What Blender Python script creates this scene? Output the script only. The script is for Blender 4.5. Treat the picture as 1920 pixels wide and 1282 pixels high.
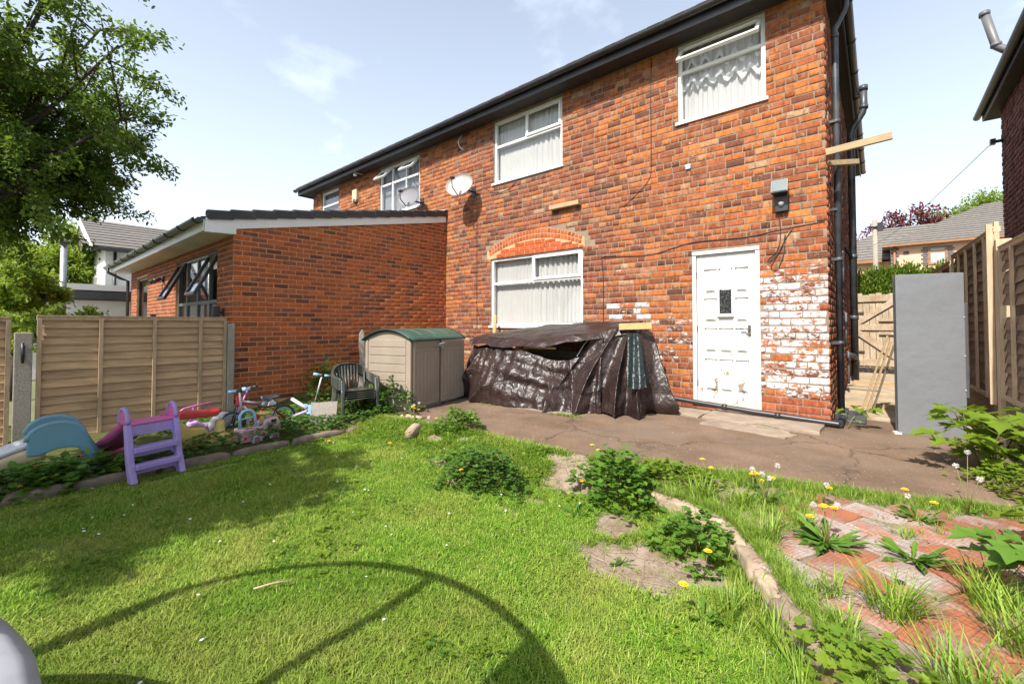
import bpy, math, random
import numpy as np
from mathutils import Vector, Matrix, noise as mnoise

for _o in list(bpy.data.objects): bpy.data.objects.remove(_o)
SC = bpy.context.scene
COL = SC.collection
R = math.radians
rnd = random.Random(7)
rng = np.random.default_rng(11)

# ------------------------------------------------------------------ camera
cam_d = bpy.data.cameras.new('camera'); cam = bpy.data.objects.new('camera', cam_d); COL.objects.link(cam)
cam.location = (0, 0, 1.18)
cam.rotation_euler = (R(90 + 1.4), 0, R(40.2))
cam_d.sensor_width = 36.0
cam_d.lens = 811 / 1920 * 36.0
cam_d.shift_y = -53 / 1920
cam_d.clip_start = 0.05; cam_d.clip_end = 2000
SC.camera = cam

# ------------------------------------------------------------------ sky and sun
SUN_EL = 48.0
SUN_DIR = Vector((-0.06, 1.0, 0)).normalized()      # the way shadows fall on the ground
w = bpy.data.worlds.new('World'); SC.world = w; w.use_nodes = True
nt = w.node_tree; nt.nodes.clear()
sky = nt.nodes.new('ShaderNodeTexSky'); sky.sky_type = 'NISHITA'; sky.sun_disc = False
sky.sun_elevation = R(SUN_EL)
sky.sun_rotation = math.atan2(-SUN_DIR.x, -SUN_DIR.y)
sky.air_density = 1.0; sky.dust_density = 3.0; sky.ozone_density = 1.5
hs = nt.nodes.new('ShaderNodeHueSaturation'); hs.inputs['Saturation'].default_value = 1.05
tc = nt.nodes.new('ShaderNodeTexCoord')
# high thin clouds: a flat sheet seen in perspective (direction divided by its height)
sep = nt.nodes.new('ShaderNodeSeparateXYZ'); nt.links.new(tc.outputs['Generated'], sep.inputs[0])
mx = nt.nodes.new('ShaderNodeMath'); mx.operation = 'MAXIMUM'; mx.inputs[1].default_value = 0.03
nt.links.new(sep.outputs['Z'], mx.inputs[0])
ad = nt.nodes.new('ShaderNodeMath'); ad.operation = 'ADD'; ad.inputs[1].default_value = 0.18
nt.links.new(mx.outputs[0], ad.inputs[0])
cb = nt.nodes.new('ShaderNodeCombineXYZ')
for ax in 'XY':
    dv = nt.nodes.new('ShaderNodeMath'); dv.operation = 'DIVIDE'
    nt.links.new(sep.outputs[ax], dv.inputs[0]); nt.links.new(ad.outputs[0], dv.inputs[1])
    nt.links.new(dv.outputs[0], cb.inputs[ax])
cn = nt.nodes.new('ShaderNodeTexNoise'); cn.inputs['Scale'].default_value = 2.1; cn.inputs['Detail'].default_value = 7
cn.inputs['Roughness'].default_value = 0.55
off = nt.nodes.new('ShaderNodeVectorMath'); off.operation = 'ADD'; off.inputs[1].default_value = (2.2, 8.7, 1.0)
nt.links.new(cb.outputs[0], off.inputs[0]); nt.links.new(off.outputs[0], cn.inputs['Vector'])
cr = nt.nodes.new('ShaderNodeValToRGB'); cr.color_ramp.elements[0].position = 0.60; cr.color_ramp.elements[1].position = 0.84
nt.links.new(cn.outputs['Fac'], cr.inputs[0])
cm = nt.nodes.new('ShaderNodeMixRGB'); cm.blend_type = 'MIX'
cm.inputs['Color2'].default_value = (8.9, 9.8, 11.0, 1)
sc_ = nt.nodes.new('ShaderNodeMath'); sc_.operation = 'MULTIPLY'; sc_.inputs[1].default_value = 0.40; vl = nt.nodes.new('ShaderNodeMath'); vl.operation = 'ADD'; vl.inputs[1].default_value = 0.22; vl.use_clamp = True
nt.links.new(cr.outputs[0], sc_.inputs[0]); hz_ = nt.nodes.new('ShaderNodeMath'); hz_.operation = 'SUBTRACT'; hz_.inputs[0].default_value = 1.0; nt.links.new(mx.outputs[0], hz_.inputs[1])   # haze thickens towards the horizon
hp_ = nt.nodes.new('ShaderNodeMath'); hp_.operation = 'POWER'; hp_.inputs[1].default_value = 2.0; nt.links.new(hz_.outputs[0], hp_.inputs[0])
hm_ = nt.nodes.new('ShaderNodeMath'); hm_.operation = 'MULTIPLY_ADD'; hm_.inputs[1].default_value = 0.62; hm_.inputs[2].default_value = 0.19; nt.links.new(hp_.outputs[0], hm_.inputs[0])
nt.links.new(hm_.outputs[0], vl.inputs[1])
nt.links.new(sc_.outputs[0], vl.inputs[0]); nt.links.new(vl.outputs[0], cm.inputs['Fac'])
bg = nt.nodes.new('ShaderNodeBackground'); bg.inputs['Strength'].default_value = 0.10
wo = nt.nodes.new('ShaderNodeOutputWorld')
nt.links.new(sky.outputs[0], hs.inputs['Color']); nt.links.new(hs.outputs[0], cm.inputs['Color1'])
nt.links.new(cm.outputs[0], bg.inputs['Color']); nt.links.new(bg.outputs[0], wo.inputs['Surface'])
sun_d = bpy.data.lights.new('sun', 'SUN'); sun_d.energy = 5.0; sun_d.angle = R(0.53); sun_d.color = (1.0, 0.95, 0.87)
sun = bpy.data.objects.new('sun', sun_d); COL.objects.link(sun)
_d = Vector((SUN_DIR.x * math.cos(R(SUN_EL)), SUN_DIR.y * math.cos(R(SUN_EL)), -math.sin(R(SUN_EL))))
sun.rotation_euler = _d.to_track_quat('-Z', 'Y').to_euler()
SC.view_settings.view_transform = 'Standard'; SC.view_settings.look = 'None'
SC.view_settings.exposure = 0.80; SC.view_settings.gamma = 1; SC.view_settings.use_curve_mapping = False
SC.cycles.max_bounces = 7; SC.cycles.transparent_max_bounces = 12
SC.cycles.diffuse_bounces = 4; SC.cycles.glossy_bounces = 3; SC.cycles.transmission_bounces = 4
SC.cycles.use_denoising = True

# ------------------------------------------------------------------ material helpers
def new_mat(name):
    m = bpy.data.materials.new(name); m.use_nodes = True
    n = m.node_tree.nodes; n.clear()
    out = n.new('ShaderNodeOutputMaterial'); b = n.new('ShaderNodeBsdfPrincipled')
    m.node_tree.links.new(b.outputs[0], out.inputs['Surface'])
    return m, m.node_tree, b, out
def N(nt, typ, **kw):
    n = nt.nodes.new(typ)
    for k, v in kw.items():
        if k in n.inputs.keys() if isinstance(k, str) else False: n.inputs[k].default_value = v
        else: setattr(n, k, v)
    return n
def ramp(nt, src, p0, p1, c0=(0,0,0,1), c1=(1,1,1,1)):
    r = nt.nodes.new('ShaderNodeValToRGB'); e = r.color_ramp.elements
    e[0].position = p0; e[1].position = p1; e[0].color = c0; e[1].color = c1
    nt.links.new(src, r.inputs[0]); return r.outputs[0]
def mixc(nt, fac, a, b, mode='MIX'):
    m = nt.nodes.new('ShaderNodeMixRGB'); m.blend_type = mode
    for s, i in ((fac, 0), (a, 1), (b, 2)):
        if isinstance(s, (int, float)): m.inputs[i].default_value = s
        elif isinstance(s, tuple): m.inputs[i].default_value = s if len(s) == 4 else s + (1,)
        else: nt.links.new(s, m.inputs[i])
    return m.outputs[0]
def noise(nt, scale, detail=4, rough=0.55, vec=None, stretch=None, coord='Object'):
    t = nt.nodes.new('ShaderNodeTexNoise'); t.inputs['Scale'].default_value = scale
    t.inputs['Detail'].default_value = detail; t.inputs['Roughness'].default_value = rough
    if vec is None:
        c = nt.nodes.new('ShaderNodeTexCoord'); vec = c.outputs[coord]
    if stretch:
        mp = nt.nodes.new('ShaderNodeMapping'); mp.inputs['Scale'].default_value = stretch
        nt.links.new(vec, mp.inputs[0]); vec = mp.outputs[0]
    nt.links.new(vec, t.inputs['Vector']); return t.outputs['Fac']
def bump(nt, b, h, strength=0.3, dist=0.01):
    n = nt.nodes.new('ShaderNodeBump'); n.inputs['Strength'].default_value = strength; n.inputs['Distance'].default_value = dist
    nt.links.new(h, n.inputs['Height']); nt.links.new(n.outputs[0], b.inputs['Normal'])
def surf(name, c1, c2=None, rough=0.6, scale=8, stretch=None, bmp=0.2, bscale=None, dist=0.005, dirt=None, dirt_amt=0.5,
         metal=0.0, spec=0.5, detail=5, sharp=(0.35, 0.65), dscale=2.5, jitter=0.0):
    m, t, b, o = new_mat(name)
    c2 = c2 or tuple(x * 0.75 for x in c1)
    f = noise(t, scale, detail, 0.6, stretch=stretch)
    col = mixc(t, ramp(t, f, *sharp), c1, c2)
    if jitter:
        oi = t.nodes.new('ShaderNodeObjectInfo'); hv = t.nodes.new('ShaderNodeHueSaturation')
        mr = t.nodes.new('ShaderNodeMapRange'); mr.inputs[3].default_value = 1 - jitter; mr.inputs[4].default_value = 1 + jitter
        t.links.new(oi.outputs['Random'], mr.inputs[0]); t.links.new(mr.outputs[0], hv.inputs['Value']); t.links.new(col, hv.inputs['Color']); col = hv.outputs[0]
    if dirt:
        col = mixc(t, mixc(t, 1.0, ramp(t, noise(t, dscale, 7, 0.65), 0.45, 0.72), (dirt_amt,)*3, 'MULTIPLY'), col, dirt)
    t.links.new(col, b.inputs['Base Color'])
    b.inputs['Roughness'].default_value = rough; b.inputs['Metallic'].default_value = metal
    b.inputs['Specular IOR Level'].default_value = spec
    if bmp: bump(t, b, noise(t, bscale or scale * 6, 5, 0.65, stretch=stretch), bmp, dist)
    return m
def leaf_mat(name, c1, c2, trans=0.45, rough=0.5, objr=False, c3=None, patch=None, spc=.3):
    m, t, b, o = new_mat(name)
    if objr: src = t.nodes.new('ShaderNodeObjectInfo').outputs['Random']
    else: src = t.nodes.new('ShaderNodeNewGeometry').outputs['Random Per Island']
    r = t.nodes.new('ShaderNodeValToRGB'); e = r.color_ramp.elements
    e[0].color = c1 + (1,); e[1].color = c2 + (1,)
    if c3: x = r.color_ramp.elements.new(0.93); x.color = c2 + (1,); e[-1].color = c3 + (1,)
    t.links.new(src, r.inputs[0])
    gp = t.nodes.new('ShaderNodeNewGeometry').outputs['Position']
    col = r.outputs[0]
    if patch: col = mixc(t, ramp(t, noise(t, 1.7, 5, .65, vec=gp), .42, .68, (0,0,0,1), (patch[1],)*3+(1,)), col, patch[0])
    t.links.new(col, b.inputs['Base Color']); b.inputs['Roughness'].default_value = rough
    b.inputs['Specular IOR Level'].default_value = spc
    tr = t.nodes.new('ShaderNodeBsdfTranslucent')
    hv = t.nodes.new('ShaderNodeHueSaturation'); hv.inputs['Hue'].default_value = 0.485; hv.inputs['Value'].default_value = 1.5
    t.links.new(col, hv.inputs['Color']); t.links.new(hv.outputs[0], tr.inputs['Color'])
    ms = t.nodes.new('ShaderNodeMixShader'); ms.inputs[0].default_value = trans
    t.links.new(b.outputs[0], ms.inputs[1]); t.links.new(tr.outputs[0], ms.inputs[2]); t.links.new(ms.outputs[0], o.inputs['Surface'])
    return m

M = {}
M['pvc'] = surf('white_pvc', (0.72,0.72,0.71), (0.66,0.66,0.64), 0.35, 3, bmp=0.03, dirt=(0.45,0.42,0.36), dirt_amt=0.18)
M['whitepaint'] = surf('white_paint', (0.66,0.66,0.64), (0.6,0.59,0.56), 0.6, 6, bmp=0.15, dirt=(0.42,0.36,0.28), dirt_amt=0.3, dscale=4)
M['blackpl'] = surf('black_plastic', (0.018,0.018,0.02), (0.03,0.03,0.034), 0.38, 5, bmp=0.05)
M['greypipe'] = surf('grey_pipe', (0.13,0.135,0.145), (0.09,0.09,0.10), 0.45, 5, bmp=0.05, dirt=(0.2,0.18,0.15), dirt_amt=0.35)
M['navypipe'] = surf('painted_black_pipe', (0.022,0.026,0.036), (0.05,0.055,0.065), 0.42, 5, bmp=0.05, dirt=(0.15,0.14,0.12), dirt_amt=0.3)
M['mortar'] = surf('mortar', (0.27,0.20,0.14), (0.19,0.14,0.10), 0.95, 6, bmp=0.6, bscale=90, dist=0.004, dirt=(0.12,0.09,0.07), dirt_amt=0.35, dscale=1.3)
M['mortar_new'] = surf('sandy_mortar', (0.62,0.33,0.17), (0.48,0.26,0.14), 0.95, 6, bmp=0.4, bscale=90, dist=0.003)
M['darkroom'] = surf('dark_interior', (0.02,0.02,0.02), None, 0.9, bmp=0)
def glass_mat():
    m, t, b, o = new_mat('window_glass')
    t.nodes.remove(b)
    g = t.nodes.new('ShaderNodeBsdfGlossy'); g.inputs['Roughness'].default_value = 0.02
    tr = t.nodes.new('ShaderNodeBsdfTransparent'); tr.inputs['Color'].default_value = (0.95,0.955,0.95,1)
    fr = t.nodes.new('ShaderNodeLayerWeight'); fr.inputs['Blend'].default_value = .5
    pw = t.nodes.new('ShaderNodeMath'); pw.operation = 'POWER'; pw.inputs[1].default_value = 4.0; t.links.new(fr.outputs['Facing'], pw.inputs[0])
    ml = t.nodes.new('ShaderNodeMath'); ml.operation = 'MULTIPLY_ADD'; ml.inputs[1].default_value = .92; ml.inputs[2].default_value = .045
    ms = t.nodes.new('ShaderNodeMixShader')
    t.links.new(pw.outputs[0], ml.inputs[0]); t.links.new(ml.outputs[0], ms.inputs[0])
    t.links.new(tr.outputs[0], ms.inputs[1]); t.links.new(g.outputs[0], ms.inputs[2]); t.links.new(ms.outputs[0], o.inputs['Surface'])
    return m
M['glass'] = glass_mat()
def cloth_mat(name, c, trans=0.35):
    m, t, b, o = new_mat(name)
    col = mixc(t, ramp(t, noise(t, 1.2, 5), 0.3, 0.7), c, tuple(x*0.86 for x in c))
    t.links.new(col, b.inputs['Base Color']); b.inputs['Roughness'].default_value = 0.9
    tr = t.nodes.new('ShaderNodeBsdfTranslucent'); t.links.new(col, tr.inputs['Color'])
    ms = t.nodes.new('ShaderNodeMixShader'); ms.inputs[0].default_value = trans
    t.links.new(b.outputs[0], ms.inputs[1]); t.links.new(tr.outputs[0], ms.inputs[2]); t.links.new(ms.outputs[0], o.inputs['Surface'])
    return m
M['curtain'] = cloth_mat('net_curtain', (0.70,0.69,0.68), .25)
M['curtain_grey'] = cloth_mat('grey_blind', (0.40,0.41,0.45))
M['lace'] = cloth_mat('lace_curtain', (0.80,0.80,0.80), 0.3)

# brick: colour either from the object (single bricks) or from a mesh attribute (joined bricks)
def brick_mat(name, single, rim=False):
    m, t, b, o = new_mat(name)
    if single:
        oi = t.nodes.new('ShaderNodeObjectInfo'); base = oi.outputs['Color']; paint = oi.outputs['Alpha']
    else:
        at = t.nodes.new('ShaderNodeAttribute'); at.attribute_name = 'tone'; base = at.outputs['Color']; paint = at.outputs['Alpha']
    geo = t.nodes.new('ShaderNodeNewGeometry')
    pos = geo.outputs['Position']
    n1 = noise(t, 22, 5, 0.7, vec=pos); n2 = noise(t, 7, 3, 0.6, vec=pos)
    col = mixc(t, ramp(t, n1, 0.3, 0.7), mixc(t, 0.75, base, (0.35,0.25,0.2), 'MULTIPLY'), base) if False else mixc(t, ramp(t, n1, 0.28, 0.62, (0.62,)*3+(1,), (0,0,0,1)), base, (0.085,0.04,0.026))
    col = mixc(t, ramp(t, n2, 0.56, 0.75, (0,0,0,1), (0.5,)*3+(1,)), col, (0.30,0.20,0.13))
    if not rim:
        nb_ = noise(t, 24, 3, .6, vec=pos, stretch=(1,1,.25)); col = mixc(t, ramp(t, nb_, .50, .62, (0,0,0,1), (.62,)*3+(1,)), col, mixc(t, .8, col, (.38,.33,.33), 'MULTIPLY'))
        nb2 = noise(t, 31, 3, .6, vec=pos, stretch=(1,1,.4)); col = mixc(t, ramp(t, nb2, .60, .70, (0,0,0,1), (.5,)*3+(1,)), col, (.44,.27,.17))
    if rim:
        uv = t.nodes.new('ShaderNodeUVMap'); sp = t.nodes.new('ShaderNodeSeparateXYZ'); t.links.new(uv.outputs[0], sp.inputs[0])
        def edge(s, k):
            a = t.nodes.new('ShaderNodeMath'); a.operation = 'SUBTRACT'; t.links.new(sp.outputs[s], a.inputs[0]); a.inputs[1].default_value = 0.5
            c = t.nodes.new('ShaderNodeMath'); c.operation = 'ABSOLUTE'; t.links.new(a.outputs[0], c.inputs[0])
            d = t.nodes.new('ShaderNodeMapRange'); d.inputs[1].default_value = k; d.inputs[2].default_value = k + 0.035; t.links.new(c.outputs[0], d.inputs[0]); return d.outputs[0]
        mxm = t.nodes.new('ShaderNodeMath'); mxm.operation = 'MAXIMUM'; t.links.new(edge('X', 0.44), mxm.inputs[0]); t.links.new(edge('Y', 0.34), mxm.inputs[1])
        mk = t.nodes.new('ShaderNodeMath'); mk.operation = 'MULTIPLY'; t.links.new(mxm.outputs[0], mk.inputs[0]); t.links.new(ramp(t, n2, 0.35, 0.6), mk.inputs[1])
        col = mixc(t, mk.outputs[0], col, (0.40,0.10,0.028))
    flk = noise(t, 15, 8, 0.72, vec=pos, stretch=(1,1,1.7))
    th = t.nodes.new('ShaderNodeMath'); th.operation = 'ADD'; t.links.new(flk, th.inputs[0]); t.links.new(paint, th.inputs[1])
    pm = ramp(t, th.outputs[0], 0.93, 1.08)
    col = mixc(t, pm, col, mixc(t, ramp(t, noise(t, 11, 5, .7, vec=pos), .4, .66), (0.55,0.54,0.55), (0.42,0.36,0.34)))
    t.links.new(col, b.inputs['Base Color']); b.inputs['Roughness'].default_value = 0.88; b.inputs['Specular IOR Level'].default_value = 0.25
    bump(t, b, noise(t, 70, 6, 0.7, vec=pos), 0.55, 0.006)
    return m
M['brick1'] = brick_mat('old_brick', True); M['brickN'] = brick_mat('old_brick_joined', False)
M['xbrick1'] = brick_mat('new_brick', True, True); M['xbrickN'] = brick_mat('new_brick_joined', False, True)

# ------------------------------------------------------------------ mesh helpers
class MB:
    def __init__(s): s.v = []; s.f = []; s.m = []; s.sm = []
    def add(s, vs, fs, mi=0, smooth=False):
        o = len(s.v); s.v += [tuple(v) for v in vs]
        for f in fs: s.f.append(tuple(i + o for i in f)); s.m.append(mi); s.sm.append(smooth)
        return s
    def box(s, a, b, mi=0, rot=None, piv=None):
        x0,x1 = sorted((a[0],b[0])); y0,y1 = sorted((a[1],b[1])); z0,z1 = sorted((a[2],b[2]))
        vs = [Vector(p) for p in ((x0,y0,z0),(x1,y0,z0),(x1,y1,z0),(x0,y1,z0),(x0,y0,z1),(x1,y0,z1),(x1,y1,z1),(x0,y1,z1))]
        if rot is not None:
            p = Vector(piv) if piv is not None else Vector(((x0+x1)/2,(y0+y1)/2,(z0+z1)/2))
            vs = [rot @ (v - p) + p for v in vs]
        return s.add(vs, [(0,3,2,1),(4,5,6,7),(0,1,5,4),(1,2,6,5),(2,3,7,6),(3,0,4,7)], mi)
    def beam(s, p, q, wd, ht, up=(0,0,1), mi=0):
        p = Vector(p); q = Vector(q); d = (q-p).normalized(); up = Vector(up)
        if abs(d.dot(up)) > 0.98: up = Vector((1,0,0))
        sd = d.cross(up).normalized(); u = sd.cross(d).normalized()
        vs = []
        for c in (p, q):
            for a, b2 in ((-1,-1),(1,-1),(1,1),(-1,1)): vs.append(c + sd*a*wd/2 + u*b2*ht/2)
        return s.add(vs, [(0,3,2,1),(4,5,6,7),(0,1,5,4),(1,2,6,5),(2,3,7,6),(3,0,4,7)], mi)
    def tube(s, pts, r, n=8, cap=True, mi=0, closed=False):
        pts = [Vector(p) for p in pts]; k = len(pts)
        rs = r if isinstance(r, (list, tuple)) else [r]*k
        vs = []; prev = None
        for i, p in enumerate(pts):
            if closed: d = (pts[(i+1)%k] - pts[i-1])
            else: d = (pts[min(i+1,k-1)] - pts[max(i-1,0)])
            d = d.normalized() if d.length > 1e-9 else Vector((0,0,1))
            a = Vector((0,0,1)) if abs(d.z) < 0.95 else Vector((1,0,0))
            if prev is not None:
                a = prev - d*prev.dot(d)
                if a.length < 1e-4: a = Vector((0,0,1)) if abs(d.z) < 0.95 else Vector((1,0,0))
            e1 = (a - d*a.dot(d)).normalized(); e2 = d.cross(e1); prev = e1
            for j in range(n):
                t = 2*math.pi*j/n; vs.append(p + (e1*math.cos(t) + e2*math.sin(t))*rs[i])
        fs = []
        for i in range(k if closed else k-1):
            i2 = (i+1) % k
            for j in range(n):
                j2 = (j+1) % n; fs.append((i*n+j, i*n+j2, i2*n+j2, i2*n+j))
        s.add(vs, fs, mi, True)
        if cap and not closed: 
            o = len(s.v) - len(vs)
            s.f.append(tuple(o+j for j in range(n))[::-1]); s.m.append(mi); s.sm.append(False)
            s.f.append(tuple(o+(k-1)*n+j for j in range(n))); s.m.append(mi); s.sm.append(False)
        return s
    def lathe(s, prof, c=(0,0,0), n=20, mi=0, ax='z', smooth=True):
        vs = []
        for r, h in prof:
            for j in range(n):
                t = 2*math.pi*j/n; a, b = r*math.cos(t), r*math.sin(t)
                v = {'z': (a,b,h), 'x': (h,a,b), 'y': (a,h,b)}[ax]
                vs.append((c[0]+v[0], c[1]+v[1], c[2]+v[2]))
        fs = []
        for i in range(len(prof)-1):
            for j in range(n): fs.append((i*n+j, i*n+(j+1)%n, (i+1)*n+(j+1)%n, (i+1)*n+j))
        s.add(vs, fs, mi, smooth); return s
    def prism(s, poly, z0, z1, plane='xy', mi=0):
        def P(a, b, c): return {'xy': (a,b,c), 'xz': (a,c,b), 'yz': (c,a,b)}[plane]
        n = len(poly); vs = [P(a,b,z0) for a,b in poly] + [P(a,b,z1) for a,b in poly]
        fs = [tuple(range(n))[::-1], tuple(range(n, 2*n))] + [(i,(i+1)%n,n+(i+1)%n,n+i) for i in range(n)]
        return s.add(vs, fs, mi)
    def grid(s, fn, nu, nv, mi=0, smooth=True):
        vs = [fn(i/nu, j/nv) for j in range(nv+1) for i in range(nu+1)]
        fs = [(j*(nu+1)+i, j*(nu+1)+i+1, (j+1)*(nu+1)+i+1, (j+1)*(nu+1)+i) for j in range(nv) for i in range(nu)]
        return s.add(vs, fs, mi, smooth)
    def mesh(s, name, mats, off=(0,0,0)):
        me = bpy.data.meshes.new(name)
        ox, oy, oz = off
        me.from_pydata([(x-ox,y-oy,z-oz) for x,y,z in s.v], [], s.f)
        for m_ in (mats if isinstance(mats, (list,tuple)) else [mats]): me.materials.append(M[m_] if isinstance(m_, str) else m_)
        me.polygons.foreach_set('material_index', s.m); me.polygons.foreach_set('use_smooth', s.sm)
        me.update(); return me
    def build(s, name, mats, parent=None, world=False, bevel=0, label=None, kind=None, solid=0):
        me = s.mesh(name, mats, WL.get(parent.name, (0,0,0)) if (parent and world) else (0,0,0))
        o = bpy.data.objects.new(name, me); COL.objects.link(o)
        if parent: o.parent = parent; WL[o.name] = WL.get(parent.name, (0,0,0))
        if label: o['label'] = label
        if kind: o['kind'] = kind
        if solid:
            d = o.modifiers.new('thick', 'SOLIDIFY'); d.thickness = solid; d.offset = 0
        if bevel:
            bv = o.modifiers.new('bevel', 'BEVEL'); bv.width = bevel; bv.segments = 2; bv.limit_method = 'ANGLE'; bv.angle_limit = R(35)
        return o
WL = {}
def thing(name, label, cat, loc=(0,0,0), rotz=0, group=None, tilt=None):
    o = bpy.data.objects.new(name, None); COL.objects.link(o); o.empty_display_size = 0.1
    o.location = loc; o.rotation_euler = tilt + (rotz,) if tilt else (0,0,rotz); o['label'] = label; o['category'] = cat
    if group: o['group'] = group
    WL[o.name] = tuple(loc); return o
def tag(o, label, cat, group=None, kind=None):
    o['label'] = label; o['category'] = cat
    if group: o['group'] = group
    if kind: o['kind'] = kind
    return o
def copy_tree(o, parent=None):
    c = o.copy(); COL.objects.link(c)
    if parent: c.parent = parent
    for ch in list(o.children): copy_tree(ch, c)
    return c
def origin_to(o, loc):
    """move a single-mesh thing's origin to its base without moving its shape"""
    loc = Vector(loc); o.data.transform(Matrix.Translation(-loc)); o.location = loc; return o
def link_mesh(name, me, parent, loc=(0,0,0), rot=(0,0,0), scale=(1,1,1), color=None):
    o = bpy.data.objects.new(name, me); COL.objects.link(o); o.parent = parent
    o.location = loc; o.rotation_euler = rot; o.scale = scale
    if color: o.color = color
    return o
def np_mesh(name, V, Fq, mats, smooth=False):
    """V (n,3), Fq (m,k) with k 3 or 4, fast path"""
    me = bpy.data.meshes.new(name); V = np.asarray(V, dtype=np.float32); Fq = np.asarray(Fq, dtype=np.int32); k = Fq.shape[1]
    me.vertices.add(len(V)); me.vertices.foreach_set('co', V.ravel())
    me.loops.add(Fq.size); me.loops.foreach_set('vertex_index', Fq.ravel())
    me.polygons.add(len(Fq)); me.polygons.foreach_set('loop_start', np.arange(0, Fq.size, k, dtype=np.int32))
    me.polygons.foreach_set('loop_total', np.full(len(Fq), k, dtype=np.int32))
    if smooth: me.polygons.foreach_set('use_smooth', np.ones(len(Fq), dtype=bool))
    me.update(calc_edges=True)
    for m_ in (mats if isinstance(mats, (list,tuple)) else [mats]): me.materials.append(M[m_] if isinstance(m_, str) else m_)
    return me
def nz(x, y, z=0.0, s=1.0): return mnoise.noise(Vector((x*s, y*s, z*s)))
CAMP = np.array([0, 0, 1.18]); _t = R(40.2)
CF = np.array([-math.sin(_t), math.cos(_t), 0]); CR = np.array([math.cos(_t), math.sin(_t), 0])
# ================================================================== bricks
# template: a chamfered brick front in the XZ plane facing -Y, unit size; three uneven variants
def brick_template(var, rough=1.0):
    r = random.Random(100 + var); V = []; 
    def ring(ins_x, ins_z, y, j):
        for (a, b) in ((-.5,-.5),(.5,-.5),(.5,.5),(-.5,.5)):
            V.append([a - math.copysign(ins_x, a) + r.uniform(-j, j)*0.35*rough, y, b - math.copysign(ins_z, b) + r.uniform(-j, j)*rough])
    ring(0, 0, 0, 0); ring(0.004, 0.012, -0.65, .03); ring(0.022, 0.06, -1.0, .035)
    F = []
    for k in range(2):
        for i in range(4): F.append((k*4+i, k*4+(i+1)%4, (k+1)*4+(i+1)%4, (k+1)*4+i))
    F.append((8,9,10,11))
    return np.array(V), np.array(F)
BT = [brick_template(i) for i in range(5)]; BTN = [brick_template(i, 0.15) for i in range(3)]
def brick_mesh(tpl, mat):
    V, F = tpl; me = np_mesh('brick', V, F, mat)
    uv = me.uv_layers.new(name='UVMap'); li = np.zeros(len(me.loops), dtype=np.int32); me.loops.foreach_get('vertex_index', li)
    uv.data.foreach_set('uv', (V[li][:, [0,2]] + 0.5).astype(np.float32).ravel()); return me
def palette(p, r):
    t = r.random() * sum(w for w, c in p)
    for w, c in p:
        t -= w
        if t <= 0: break
    k = r.uniform(0.82, 1.18)*.86; g = r.uniform(-.012, .012)
    return tuple(max(0.005, (x*k + g*(0.5 if i else 1))*(1.06, .90, .80)[i]) for i, x in enumerate(c))
def lay_bricks(wall, bricks, axis, plane, tpl, mat1, matN, nsingle=300, sgn=1, proud=0.007):
    """bricks: (u, z, lu, lz, colour, paint, roll). axis 'x': wall runs along X and faces -Y; axis 'y': runs along Y and faces sgn*X."""
    off = WL[wall.name]
    meshes = [brick_mesh(t, M[mat1]) for t in tpl]
    def P(b): return np.array([b[0], plane, b[1]]) if axis == 'x' else np.array([plane, b[0], b[1]])
    def area(b):
        d = P(b) - CAMP; z = d @ CF
        if z < 0.5: return 0
        x = d @ CR / z; y = d[2] / z
        if abs(x) > 1.2 or y > 0.76 or y < -0.86: return 0
        face = abs(d[1]) if axis == 'x' else abs(d[0])
        return b[2]*b[3]*face/z**3
    order = sorted(range(len(bricks)), key=lambda i: -area(bricks[i]))
    Vs = []; Fs = []; T = []; UV = []; o = 0
    for rank, i in enumerate(order):
        u, z, lu, lz, c, paint, roll = bricks[i]; k = i % len(tpl); pr = proud * (0.6 + 0.9*((i*7919) % 97)/97)
        if rank < nsingle:
            p = P(bricks[i]) - np.array(off)
            ob = link_mesh('brick', meshes[k], wall, tuple(p), (0, 0, 0) if axis == 'x' else (0, 0, R(90)*sgn), (lu, pr, lz), tuple(c) + (paint,))
            if axis == 'x': ob.rotation_euler[1] = roll
        else:
            V, F = tpl[k]; q = V * np.array([lu, pr, lz]); cr_, sr_ = math.cos(roll), math.sin(roll)
            q = np.stack([q[:,0]*cr_ - q[:,2]*sr_, q[:,1], q[:,0]*sr_ + q[:,2]*cr_], 1)
            if axis == 'x': w_ = q + np.array([u, plane, z])
            else: w_ = np.stack([plane - sgn*q[:,1], u + sgn*q[:,0], z + q[:,2]], 1)
            Vs.append(w_); Fs.append(F + o); o += len(V); T.append(np.tile(np.array(tuple(c) + (paint,)), (len(V), 1))); UV.append(V[F.ravel()][:, [0,2]] + .5)
    if Vs:
        me = np_mesh('brickwork', np.concatenate(Vs) - np.array(off), np.concatenate(Fs), M[matN])
        a = me.attributes.new('tone', 'FLOAT_COLOR', 'POINT'); a.data.foreach_set('color', np.concatenate(T).astype(np.float32).ravel())
        uv = me.uv_layers.new(name='UVMap'); uv.data.foreach_set('uv', np.concatenate(UV).astype(np.float32).ravel())
        ob = bpy.data.objects.new('brickwork', me); COL.objects.link(ob); ob.parent = wall; ob['kind'] = 'stuff'
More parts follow.
